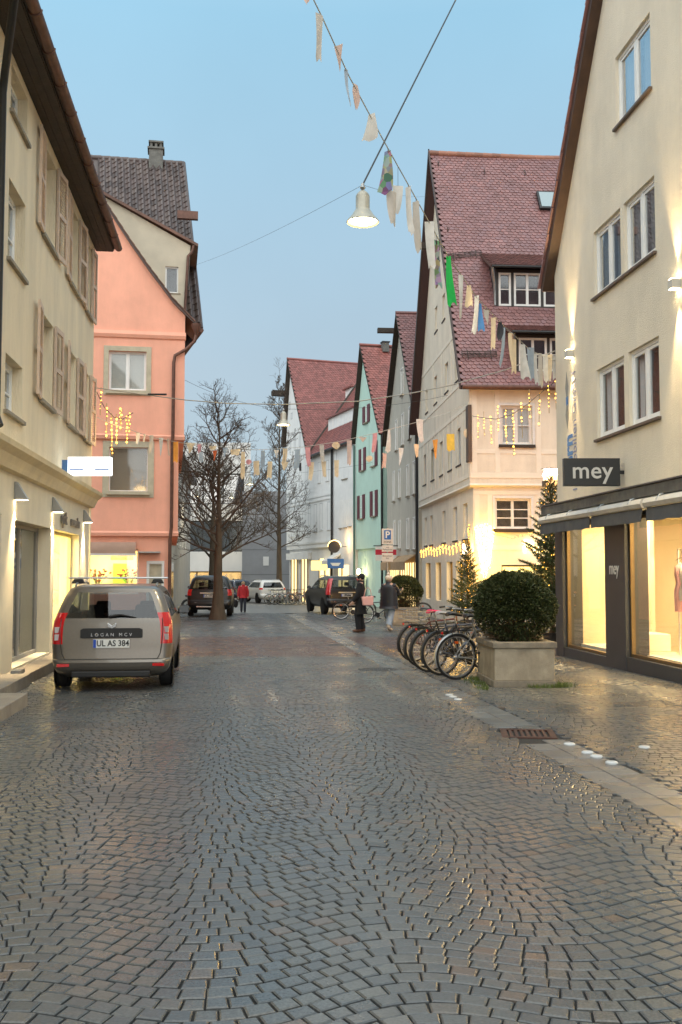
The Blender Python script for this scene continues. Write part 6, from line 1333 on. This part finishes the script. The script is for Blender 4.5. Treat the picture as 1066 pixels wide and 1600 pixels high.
def cafe_table(loc, rz, lab):
    T = thing('cafe_table', lab, 'table', loc, rz, 'cafe tables before the big white house')
    for k in range(6): mbox(-.36, .36, -.36+.122*k, -.25+.122*k, .715, .735).build('slat', m_wood, T)
    for s in (-1, 1): MB().tube([(s*.3, -.3, 0), (s*.3, .3, .71)], .013, 5).build('leg', m_blackm, T); MB().tube([(s*.3, .3, 0), (s*.3, -.3, .71)], .013, 5).build('leg', m_blackm, T)
ordn = ['first', 'second', 'third', 'fourth']
for k in range(4):
    p = onG(474+k*13, 944.5); cafe_table((p.x, p.y, GZ(p.y)), .3, '%s slatted cafe table from the left, before the big white house' % ordn[k])
    for s, w_ in ((-1, 'left'), (1, 'right')): cafe_chair((p.x+s*.72, p.y+random.uniform(-.5, .2), GZ(p.y)), s*PI/2+PI+random.uniform(-.4, .4), 'folding cafe chair %s of the %s cafe table' % (w_, ordn[k]))
# ================================================================ people
m_skin = M('skin', (.55, .34, .25), .6)
def loft(mb, rings, n=16):
    base = len(mb.v)
    for (cx, cy, cz, rx, ry) in rings:
        for j in range(n):
            a = 2*PI*j/n; mb.v.append((cx+rx*math.cos(a), cy+ry*math.sin(a), cz))
    for i in range(len(rings)-1):
        for j in range(n):
            a = base+i*n+j; b = base+i*n+(j+1) % n; mb.f.append((a, b, b+n, a+n)); mb.mi.append(0)
    mb.f.append(tuple(base+j for j in range(n-1, -1, -1))); mb.f.append(tuple(base+(len(rings)-1)*n+j for j in range(n))); mb.mi += [0, 0]
def person(label, loc, rz, h, stride=0., arms=((0, .05), (0, .05)), elbow=(.1, .1), coat=None, coat_len=.5, legs=None, shoes=None, hat=None, pom=False, hair=None, quilt=False, flare=1., leg_w=1., group='people in the street', lean=0.):
    """faces local -Y; arms: (swing forward, out) per side (right, left)"""
    k = h/1.70; T = thing('person', label, 'person', loc, rz, group); T.scale = (k, k, k)
    J = {}
    def v(x, y, z): return Vector((x, y, z))
    sh = {}
    hip = {s: v(s*.09, 0, .90) for s in (-1, 1)}
    ft = {1: -stride*.5, -1: stride*.5}
    ankle = {s: v(s*.09, ft[s], .08+(.10 if ft[s] > .12 else 0)) for s in (-1, 1)}
    knee = {s: (hip[s]+ankle[s])/2+v(0, -.05-abs(stride)*.08, .0) for s in (-1, 1)}
    shd = {s: v(s*.185, 0, 1.40) for s in (-1, 1)}; elb = {}; wri = {}; hnd = {}
    for i, s in enumerate((1, -1)):
        sw, out = arms[i]; d = v(s*math.sin(out), -math.sin(sw)*math.cos(out), -math.cos(sw)*math.cos(out)); elb[s] = shd[s]+d*.29
        a2 = sw+elbow[i]; d2 = v(s*math.sin(out)*.3, -math.sin(a2), -math.cos(a2)); wri[s] = elb[s]+d2*.25; hnd[s] = (wri[s]+d2*.08, d2)
    # body: one skinned figure
    vs = [v(0, 0, .95), v(0, 0, 1.10), v(0, 0, 1.28), v(0, .01, 1.42), v(0, .0, 1.50), v(0, -.01, 1.58), v(0, -.01, 1.66)]; rad = [.13, .12, .14, .10, .055, .085, .07]; ed = [(i, i+1) for i in range(6)]
    def add(p, r, par): vs.append(p); rad.append(r); ed.append((par, len(vs)-1)); return len(vs)-1
    for s in (-1, 1):
        a = add(hip[s], .095, 0); b = add(knee[s], .06, a); c = add(ankle[s], .042, b); add(ankle[s]+v(0, -.15, -.045), .035, c)
        a = add(shd[s], .06, 3); b = add(elb[s], .045, a); c = add(wri[s], .03, b); pm_ = add(hnd[s][0], .026, c); d2 = hnd[s][1]; pe = v(0, 1, 0) if abs(d2.y) < .7 else v(0, 0, 1)
        for q, (o_, l_) in enumerate(((-.03, .065), (-.01, .08), (.012, .075), (.032, .06))):
            f1 = add(hnd[s][0]+d2*.03+pe*o_, .0095, pm_); add(hnd[s][0]+d2*(.03+l_*.7)+pe*o_*1.15+v(-s*.018, 0, 0), .008, f1)
        add(hnd[s][0]+v(-s*.02, -.035, .01)+d2*.03, .010, pm_)
    me = bpy.data.meshes.new('body'); me.from_pydata([tuple(p) for p in vs], ed, []); o = bpy.data.objects.new('body', me); COL.objects.link(o); o.parent = T
    sk = o.modifiers.new('skin', 'SKIN'); me.skin_vertices[0].data[0].use_root = True
    for i, r in enumerate(rad): me.skin_vertices[0].data[i].radius = (r, r)
    sb = o.modifiers.new('sub', 'SUBSURF'); sb.levels = 1; sb.render_levels = 1; me.materials.append(m_skin)
    # face
    fc = MB(); fc.ellip((0, -.105, 1.575), .014, .022, .022, 8, 6)
    for s in (-1, 1): fc.ellip((s*.086, 0, 1.575), .012, .022, .03, 8, 5)
    fc.build('face', m_skin, T, smooth=60); ey = MB()
    for s in (-1, 1): ey.ellip((s*.032, -.083, 1.60), .012, .008, .008, 8, 5)
    ey.box(-.024, .024, -.086, -.078, 1.528, 1.537); ey.build('eyes_and_mouth', M('eye_dark', (.06, .03, .03), .5), T)
    tr = MB()
    for s in (-1, 1): tr.tube([hip[s]+v(0, 0, .06), hip[s]*.5+knee[s]*.5, knee[s], knee[s]*.45+ankle[s]*.55, ankle[s]+v(0, 0, .02)], [.115*leg_w, .10*leg_w, .078*leg_w, .072*leg_w, .068*leg_w], 12)
    tr.ellip((0, 0, .93), .165, .125, .12); tr.build('trousers', legs, T, smooth=70)
    for s in (-1, 1):
        so_ = MB(); a = ankle[s]; dn = -.045 if a.z < .1 else -.09
        so_.ellip(a+v(0, -.06, dn+.015), .048, .135, .048, 12, 7, Matrix.Rotation(0 if a.z < .1 else .5, 3, 'X')); so_.tube([a+v(0, .015, .08), a+v(0, .01, -.03)], .058, 10); so_.build('shoe', shoes, T, smooth=60)
    cb = 1.42-coat_len; ct = MB(); r0 = .185*flare
    rings = [(0, 0, cb, r0*1.12, .15*flare*1.1)]; nz = 14 if quilt else 7
    for i in range(1, nz):
        t = i/nz; z = cb+(1.40-cb)*t; w_ = r0*1.1+(.205*flare**.4-r0*1.1)*t; w_ += (.02 if quilt and i % 2 else 0); rings.append((0, 0, z, w_, .135*flare+(.125-.135*flare)*t+(.015 if quilt and i % 2 else 0)))
    rings += [(0, 0, 1.41, .195, .11), (0, .0, 1.455, .12, .09), (0, .0, 1.50, .085, .085), (0, -.005, 1.535, .08, .08)]
    loft(ct, rings)
    for s in (-1, 1): ct.tube([shd[s]+v(-s*.03, 0, .01), shd[s]*.6+elb[s]*.4, elb[s], elb[s]*.4+wri[s]*.6, wri[s]], [.075*flare**.6, .08*flare**.7, .07*flare**.7, .06*flare**.6, .05*flare**.5], 12); ct.ellip(shd[s], .08, .08, .07)
    ct.build('coat', coat, T, smooth=70)
    if hat:
        hm = MB(); hm.ellip((0, .01, 1.635), .105, .115, .10, 14, 9); hm.lathe([(.108, 0), (.112, .03), (.108, .055)], (0, .005, 1.60), 16); 
        if pom: hm.ellip((0, .03, 1.755), .05, .05, .05)
        hm.build('hat', hat, T, smooth=70)
    if hair:
        hh = MB(); hh.ellip((0, .025, 1.61), .10, .105, .105, 14, 9); hh.ellip((0, .06, 1.53), .085, .06, .09, 12, 8); hh.build('hair', hair, T, smooth=70)
    return T, hnd
m_blackcloth = M('black_wool', (.010, .010, .011), .9, var=.2, vscale=20); m_jean = M('pale_denim', (.30, .36, .42), .85, var=.12, vscale=12); m_boot = M('brown_boot', (.12, .05, .025), .6); m_navyq = M('dark_quilted', (.014, .015, .020), .45)
p = onG(564, 988); T, H = person('person in long black coat and dark hat holding a pink bag', (p.x, p.y, GZ(p.y)), R_(-100), 1.70, .10, ((.15, .15), (.1, .08)), (.5, .6), m_blackcloth, .88, M('black_trousers', (.012, .012, .014), .9), m_boot, M('dark_knit', (.015, .014, .015), .95), flare=1.2, leg_w=1.2)
b = thing('handbag', 'pale pink handbag carried by the person in black', 'bag', (p.x+.20, p.y-.28, GZ(p.y)+.80), R_(14))
m_pbag = M('pink_bag', (.72, .40, .36), .6); MB().add([(-.15, -.06, 0), (.15, -.06, 0), (.15, .06, 0), (-.15, .06, 0), (-.19, -.05, .25), (.17, -.05, .27), (.17, .05, .27), (-.19, .05, .25)], [(0, 3, 2, 1), (4, 5, 6, 7), (0, 1, 5, 4), (1, 2, 6, 5), (2, 3, 7, 6), (3, 0, 4, 7)]).build('pouch', m_pbag, b, bevel=.02)
MB().tube([(-.12, 0, .25), (-.08, -.01, .45), (0, -.02, .52), (.08, -.01, .45), (.11, 0, .26)], .011, 6).build('strap', m_pbag, b, smooth=60)
p = onG(608, 987); T, H = person('person in dark quilted jacket, pale jeans and cream bobble hat', (p.x, p.y, GZ(p.y)), R_(150), 1.66, .42, ((.2, .12), (.55, .12)), (.6, 1.4), m_navyq, .72, m_jean, M('cream_shoe', (.62, .52, .40), .7), M('cream_knit', (.68, .58, .45), .95, var=.15, vscale=40, bump=.5, bscale=60), True, quilt=True, flare=1.5, leg_w=1.3)
o = mbox(-.036, .036, -.005, .005, -.075, .075).build('mobile_phone', M('phone_white', (.75, .76, .78), .3), None, bevel=.004); o.location = (p.x-.27, p.y+.10, GZ(p.y)+1.22); o.rotation_euler = (.5, .2, .4); tag(o, 'small white phone held by the person in quilted jacket', 'phone')
p = onG(380, 957); T, H = person('person in red jacket and dark trousers walking towards the camera', (p.x, p.y, GZ(p.y)), R_(8), 1.50, .12, ((0, .22), (0, .25)), (.15, .15), M('red_jacket', (.42, .018, .025), .8, var=.15, vscale=10), .62, M('navy_trousers', (.025, .03, .045), .85), m_blackcloth, None, hair=M('fair_hair', (.35, .22, .12), .8), flare=1.1)
b = thing('shoulder_bag', 'dark bag hanging from the hand of the person in red', 'bag', (p.x-.36, p.y-.05, GZ(p.y)+.25), .2); MB().ellip((0, 0, .18), .12, .07, .2, 12, 8).build('pouch', m_blackcloth, b, smooth=60); MB().tube([(-.06, 0, .33), (0, 0, .52), (.06, 0, .33)], .012, 6).build('strap', m_blackcloth, b)
for px, py, rz, lab in ((356, 928, 30, 'dark clad person with bag before the lit lobby, leftmost'), (365, 930, 170, 'dark clad person before the lit lobby, middle of three'), (373, 929, 150, 'dark clad person striding before the lit lobby, rightmost')):
    d = atY(px, 893, 78); person(lab, (d.x, 78, GZ(78)), R_(rz), 1.72, .45, ((.3, .1), (-.3, .1)), (.2, .2), m_blackcloth, .7, M('black_trousers', (.012, .012, .014), .9), m_blackcloth, None, hair=M('dark_hair', (.03, .02, .015), .7), group='people before the lit lobby')
q = FRr.w(1.78, 1.6, -.35); person('person with hair in a bun seen inside the lit corner shop', q, R_(20), 1.72, 0, coat=M('brown_top', (.30, .16, .09), .8), coat_len=.55, legs=m_blackcloth, shoes=m_blackcloth, hair=M('dark_hair', (.03, .02, .015), .7), group=None)
# ================================================================ hanging street lamps and their wires
m_shade = M('lamp_shade_enamel', (.42, .40, .33), .35, .2, var=.15, vscale=8); m_lampglow = emis('street_lamp_glow', (1, .84, .50), 14); m_cable = M('dark_cable', (.05, .055, .06), .6)
def street_lamp(px, py, Y, diam, wires, lab, power):
    c = atY(px, py, Y); T = thing('hanging_lamp', lab, 'street lamp', c, 0, 'street lamps hung over the street'); r = diam/2
    MB().lathe([(.02, .50*diam*2), (.05, .48*diam*2), (.095, .43*diam*2), (.105, .40*diam*2), (.105, .20*diam*2), (.125, .17*diam*2), (r*.68, .10*diam*2), (r*.92, .035*diam*2), (r, 0), (r*.98, -.012), (r*.84, .03), (.13, .2*diam)], n=28).build('shade', m_shade, T, smooth=40)
    MB().lathe([(0, -.01), (r*.82, .012), (r*.8, .03), (0, .03)], n=24).build('bulb', m_lampglow, T, smooth=40)
    top = c+Vector((0, 0, 1.04*diam)); MB().lathe([(.03, 0), (.045, .02), (.03, .05), (.02, .09)], (0, 0, 1.03*diam), 10).build('hook', m_metal, T)
    spot('light', T, (0, 0, -.05), (0, 0, 0), power, (1, .84, .56), 165, .9, .25)
    for k, (w_, sag, rad, lb) in enumerate(wires):
        o = MB().tube([tuple(q) for q in wobble_line(top+Vector((0, 0, .06)), w_, sag)], rad, 5).build('lamp_wire', m_cable, None, smooth=60); tag(o, lb, 'cable', 'wires carrying the street lamps')
x_, z_ = FM.px(836, -246)
street_lamp(567, 347, 14.6, .49, [(FM.w(x_, 0, z_), .0, .014, 'thick dark cable running from the near lamp up to the right'), (FP.w(.2, 5.0, 12.9), .15, .003, 'thin wire from the near lamp to the pink house'), (FRr.w(-.4, 6.2, 16.6), .1, .003, 'thin wire from the near lamp to the red-roofed house')], 'bell-shaped lit street lamp hanging nearest, before the sky', 170)
street_lamp(443, 664, 35, .50, [(FP.w(.4, 3, 8.3), .2, .006, 'wire from the second lamp to the pink house'), (FRr.w(0, 4, 8.1), .2, .006, 'wire from the second lamp to the red-roofed house')], 'lit street lamp hanging before the big white gable', 170)
street_lamp(391, 757, 62, .50, [((-9.2, 61, 8.4), .2, .006, 'wire from the far lamp to the grey building'), ((2.4, 60, 8.2), .2, .006, 'wire from the far lamp to the grey gabled house')], 'small lit street lamp hanging farthest, before the grey block', 170)
for px, py, Y, lab in ((308, 776, 70, 'far lit street lamp left of the bare trunk'), (362, 778, 78, 'far lit street lamp right of the bare trunk')):
    street_lamp(px, py, Y, .45, [((-9.3, Y, 7.8), .1, .006, 'wire to the ' + lab)], lab, 200)
# post lantern near the right corner
c = atY(861, 745, 26.5); T = thing('post_lantern', 'box-shaped bright lantern on a post right of the cream corner house', 'street lamp', (c.x, c.y, GZ(26.5)), R_(8)); hz = c.z-GZ(26.5)
MB().tube([(0, 0, 0), (0, 0, hz-.25)], .045, 10).build('post', m_metal, T, smooth=50); mbox(-.2, .2, -.16, .16, hz-.26, hz-.10).build('base', M('lantern_brown', (.16, .11, .07), .5), T, bevel=.01)
mbox(-.17, .20, -.13, .13, hz-.098, hz+.03).build('window', emis('lantern_soft', (1, .72, .40), 1.6), T); MB().prism([(-.19, hz+.032), (.2, hz+.032), (.22, hz+.2), (-.12, hz+.2)], -.15, .15).build('lit_head', emis('lantern_bright', (1, .93, .75), 16), T, bevel=.01)
mbox(-.22, .24, -.17, .17, hz+.202, hz+.225).build('lid', m_metal, T)
l = spot('light', T, (0, .2, hz), (R_(98), 0, R_(14)), 340, (1, .40, .14), 150, .8, .12); point('light_low', T, (-.05, -.35, hz-.1), 25, (1, .62, .3), .1)
# ================================================================ bunting, icicle lights and cables
pal = {'w': (.66, .63, .58), 'g': (.02, .45, .08), 'm': (.30, .35, .40), 'p': (.62, .45, .38), 'o': (.80, .33, .06), 'r': (.75, .16, .05), 'b': (.10, .28, .60), 'y': (.72, .50, .08), 'c': (.74, .58, .38), 's': (.36, .42, .48), 'k': (.05, .05, .06), 'q': (.70, .33, .34), 'e': (.55, .50, .44)}
def flag_mat(k):
    if k == 'm' :
        m = bpy.data.materials.get('flag_m')
        if not m:
            m = M('flag_m', (.3, .3, .3), .9); t = m.node_tree; N = t.nodes; v = N.new('ShaderNodeTexVoronoi'); v.inputs['Scale'].default_value = 14; g = N.new('ShaderNodeNewGeometry'); t.links.new(g.outputs['Position'], v.inputs['Vector'])
            h = N.new('ShaderNodeHueSaturation'); h.inputs['Saturation'].default_value = .6; h.inputs['Value'].default_value = .45; t.links.new(v.outputs['Color'], h.inputs['Color']); t.links.new(h.outputs[0], N['Principled BSDF'].inputs['Base Color'])
        return m
    return M('flag_'+k, pal[k], .9, var=.12, vscale=9)
def bunting(label, fr, pts, flags, flagscale=1., group='buntings across the street', rope_r=.007, extra=None):
    S_ = [fr.px(*p) for p in pts]; W3 = [fr.w(x, 0, z) for x, z in S_]
    if extra: W3 = extra+W3
    T = thing('bunting', label, 'bunting', W3[0], 0, group); O = W3[0]
    MB().tube([p-O for p in W3], rope_r, 5).build('rope', M('rope_cream', (.5, .47, .40), .8), T, smooth=60)
    for (px, y0, y1, w, k, shape) in flags:
        # find rope height here
        xs_, zt = fr.px(px, y0); _, zb = fr.px(px, y1); A = fr.w(xs_, 0, 0); dist = A.y; ww = w*dist/FOC; hh = zt-zb
        n, m_ = 4, 5; ang = random.uniform(-.8, .8); vx = Vector((math.cos(ang), math.sin(ang), 0)); vy = Vector((-vx.y, vx.x, 0)); mb = MB(); vs = []; ph = random.uniform(0, 6); ww /= max(.55, math.cos(ang))
        sw = random.uniform(-.12, .12)
        for i in range(m_+1):
            t = i/m_; wf = {'r': 1, 't': 1-.85*t, 's': 1-.25*t, 'i': .45+.55*t, 'd': math.sin(PI*(.15+.8*t))}[shape]
            for j in range(n+1):
                u = (j/n-.5)*wf*ww
                q = A+vx*(u+sw*hh*t*t)+vy*(.02*math.sin(u*22/max(.2, ww)*.25+ph+t*2.2)*(.4+t))+Vector((0, 0, zt-hh*t*(1+(.06*math.sin(j*1.9+ph) if i == m_ else 0)))); vs.append(q-O)
        mb.add(vs, [(i*(n+1)+j, i*(n+1)+j+1, (i+1)*(n+1)+j+1, (i+1)*(n+1)+j) for i in range(m_) for j in range(n)])
        # nearest rope point: hang by a short thread when below the rope
        fl_ = mb.build('flag', flag_mat(k), T, smooth=60)
        rz_ = np.interp(xs_, *zip(*sorted((x, z) for x, z in S_)))
        if rz_-zt > .03: MB().tube([fr.w(xs_, 0, rz_)-O, fr.w(xs_, 0, zt)-O], .003, 3).build('thread', m_wire, fl_)
    return T
A1 = FM.w(.02, -.1, 0); FB1 = Fr((A1.x, A1.y), (-4.8, -10.7))
bunting('long bunting of rags and cloths from the right house up towards the camera', FB1, [(873, 566), (830, 548), (790, 512), (745, 465), (700, 400), (640, 292), (597, 215), (545, 118), (505, 30), (470, -42), (430, -150)],
 [(478, -22, 8, 15, 'p', 'd'), (499, 22, 93, 13, 'e', 's'), (529, 70, 112, 14, 'p', 't'), (541, 108, 165, 6, 's', 't'), (556, 132, 168, 15, 'p', 'd'), (581, 178, 218, 24, 'w', 'i'), (606, 236, 300, 22, 'm', 'i'), (612, 298, 352, 16, 'e', 's'), (622, 290, 334, 16, 'w', 's'), (638, 292, 366, 9, 'w', 's'), (650, 315, 392, 9, 'e', 'r'), (671, 346, 418, 15, 'w', 's'), (682, 375, 447, 10, 'm', 's'), (701, 400, 475, 15, 'g', 'i'), (720, 430, 498, 8, 'w', 's'), (733, 446, 478, 12, 'c', 'i'), (745, 462, 520, 7, 'w', 'r'), (751, 474, 516, 9, 'b', 'i'), (760, 484, 508, 9, 'e', 't'), (771, 496, 544, 7, 'c', 'r'), (782, 502, 532, 11, 'k', 'd'), (787, 512, 572, 5, 's', 'r'), (797, 520, 580, 6, 'c', 'r'), (804, 530, 582, 6, 'c', 'r'), (817, 538, 590, 16, 'w', 'i'), (829, 543, 592, 11, 's', 's'), (836, 552, 598, 7, 'w', 's'), (844, 552, 604, 11, 'e', 'i'), (852, 554, 596, 8, 'w', 'r'), (859, 554, 594, 8, 'c', 'r'), (867, 556, 592, 7, 'w', 'r')])
c0, c1 = FL.w(5.85, -.02, 0), FRr.w(-.02, .2, 0); FB2 = Fr((c0.x, c0.y), (c1.x-c0.x, c1.y-c0.y))
pts2 = [(152, 652), (180, 664), (205, 672), (240, 684), (290, 693), (330, 697), (400, 703), (470, 699), (530, 690), (590, 676), (650, 660), (700, 645), (736, 628)]
fl2 = [(216, 676, 694, 5, 'w', 's'), (226, 678, 690, 4, 'w', 'r'), (237, 680, 708, 6, 'e', 's'), (252, 684, 712, 7, 'w', 't'), (263, 685, 712, 6, 'p', 's'), (275, 690, 722, 7, 'o', 'r'), (298, 692, 708, 13, 'c', 't'), (312, 694, 708, 6, 'q', 'r'), (314, 706, 722, 6, 's', 'r'), (333, 697, 703, 14, 'c', 's'), (336, 704, 720, 9, 'r', 't'), (352, 700, 714, 9, 's', 't'), (368, 702, 711, 16, 'c', 's'), (380, 706, 747, 6, 'c', 'r'), (389, 718, 726, 9, 'q', 'd'), (401, 720, 742, 10, 'c', 'r'), (411, 704, 731, 6, 's', 'r'), (422, 721, 747, 7, 'c', 'r'), (432, 703, 716, 8, 'w', 't'), (446, 701, 724, 7, 'c', 'r'), (445, 722, 735, 12, 'c', 't'), (465, 702, 732, 8, 's', 'r'), (469, 723, 736, 4, 'k', 'r'), (481, 699, 728, 8, 'q', 's'), (487, 722, 750, 8, 'c', 's'), (503, 695, 721, 7, 'e', 'r'), (506, 721, 745, 8, 'c', 's'), (525, 691, 702, 13, 'c', 'd'), (526, 719, 745, 8, 'c', 's'), (546, 688, 726, 8, 'p', 's'), (567, 683, 690, 14, 'e', 't'), (586, 677, 706, 7, 'q', 's'), (577, 712, 722, 11, 'c', 'd'), (601, 708, 731, 7, 'p', 's'), (608, 672, 706, 8, 'w', 'i'), (627, 700, 727, 8, 'w', 't'), (656, 655, 690, 11, 'w', 's'), (651, 694, 714, 8, 'c', 's'), (680, 687, 717, 8, 'o', 't'), (704, 678, 704, 12, 'y', 'r'), (733, 664, 690, 9, 'o', 't'), (729, 670, 684, 9, 'c', 'd')]
bunting('bunting of pale and orange pennants strung level across the street', FB2, pts2, fl2)
c0, c1 = FL.w(5.85, -.02, 0), FM.w(-.08, -.02, 0); FC1 = Fr((c0.x, c0.y), (c1.x-c0.x, c1.y-c0.y))
wp = [FC1.px(*p) for p in ((151, 606), (220, 616), (290, 625), (350, 630), (440, 632), (560, 627), (640, 615), (700, 603), (790, 578), (868, 548))]
o = MB().tube([FC1.w(x, 0, z) for x, z in wp], .011, 6).build('span_cable', M('pale_cable', (.42, .38, .33), .7), None, smooth=60); tag(o, 'pale cable sagging right across the street below roof height', 'cable')
o = MB().tube([FC1.w(wp[1][0]*.9+.3, 0, wp[1][1]+.02-.03), FC1.w(wp[1][0]*.9+.75, 0, wp[1][1]-.03)], .022, 6).build('cable_joint', m_blackm, o)
def icicles(label, fr, rope, tubes):
    W3 = [fr.w(x, 0, z) for x, z in (fr.px(*p) for p in rope)]; O = W3[0]; T = thing('icicle_lights', label, 'fairy lights', O, 0, 'icicle lights hung over the street')
    MB().tube([p-O for p in W3], .009, 5).build('wire', m_wire, T)
    for px, y0, y1 in tubes:
        x, z1 = fr.px(px, y0); _, z0 = fr.px(px, y1); a, b = fr.w(x, 0, z1)-O, fr.w(x, 0, z0)-O; sl_ = Vector((random.uniform(-.02, .02), random.uniform(-.02, .02), 0))
        t = MB().tube([a, b+sl_], .010, 5).build('icicle_rod', M('rod_clear', (.5, .36, .16), .3), T); mb = MB(); n = max(4, int((z1-z0)/.085))
        for q in range(n): 
            if random.random() < .8: p_ = a.lerp(b+sl_, (q+.3)/n); s_ = random.choice((.011, .014, .022)); mb.ellip(p_+Vector((random.uniform(-.012, .012), 0, 0)), s_, s_, s_*1.15, 7, 5)
        mb.build('bulbs', m_led, t, kind='stuff')
    mid = (W3[len(W3)//2]-O); 
    return T, mid
FI = Fr((c0.x, c0.y), (1.1, 1.6))
T, mid = icicles('warm icicle lights hanging at the left before the pink house', FI, [(151, 612), (163, 636), (178, 652), (192, 655), (208, 645)], [(158, 605, 649), (167, 630, 685), (174.6, 646, 712), (182, 647, 696), (187.5, 637, 662), (190.5, 640, 673), (198, 649, 695), (203, 644, 678)])
point('glow', T, mid+Vector((.1, -.15, -.4)), 14, (1, .62, .22), .3)
FI2 = Fr((4.3, 33), (.15, -12.8))
T, mid = icicles('warm icicle lights hanging between the cream corner house and the beige one', FI2, [(738, 650), (756, 653), (775, 655), (800, 648), (820, 635), (850, 610), (868, 596)], [(747, 648, 686), (756, 643, 682), (767, 650, 695), (778, 634, 675), (790, 640, 695), (802, 641, 713), (814.5, 629, 685), (827, 608, 656), (843, 613, 667), (857, 595, 646), (868, 594, 640)])
point('glow', T, mid+Vector((.2, 0, -.4)), 30, (1, .55, .22), .4)
# ================================================================ parking sign
c = atY(605.5, 850, 38); T = thing('parking_sign', 'white parking zone sign with blue P on a post above the far bush', 'sign', (c.x, c.y, GZ(38)), R_(3)); z0 = GZ(38)
def zy(py): return atY(605, py, 38).z-z0
MB().tube([(0, .03, 0), (0, .03, zy(824))], .03, 8).build('post', m_metal, T, smooth=50)
for a, b in ((826, 850.5), (852, 862), (864, 877.5)): mbox(-.215, .215, -.01, .0, zy(b), zy(a)).build('panel', M('sign_panel', (.68, .64, .60), .45), T, bevel=.004)
mbox(-.125, .135, -.016, -.0105, zy(843), zy(828.5)).build('blue_square', M('sign_pblue', (.01, .13, .42), .4), T); text_obj('P', 'letter', m_platew, .36, T, (.005, -.018, zy(836)), extrude=.001, bold=.008)
bk_ = M('plate_black', (.01, .01, .01), .5); text_obj('ZONE', 'letters', bk_, .11, T, (0, -.013, zy(847)), extrude=.001); text_obj('mit\nParkschein', 'letters', bk_, .085, T, (0, -.013, zy(857)), extrude=.001); text_obj('Bewohner\nfrei', 'letters', bk_, .09, T, (0, -.013, zy(870.5)), extrude=.001)
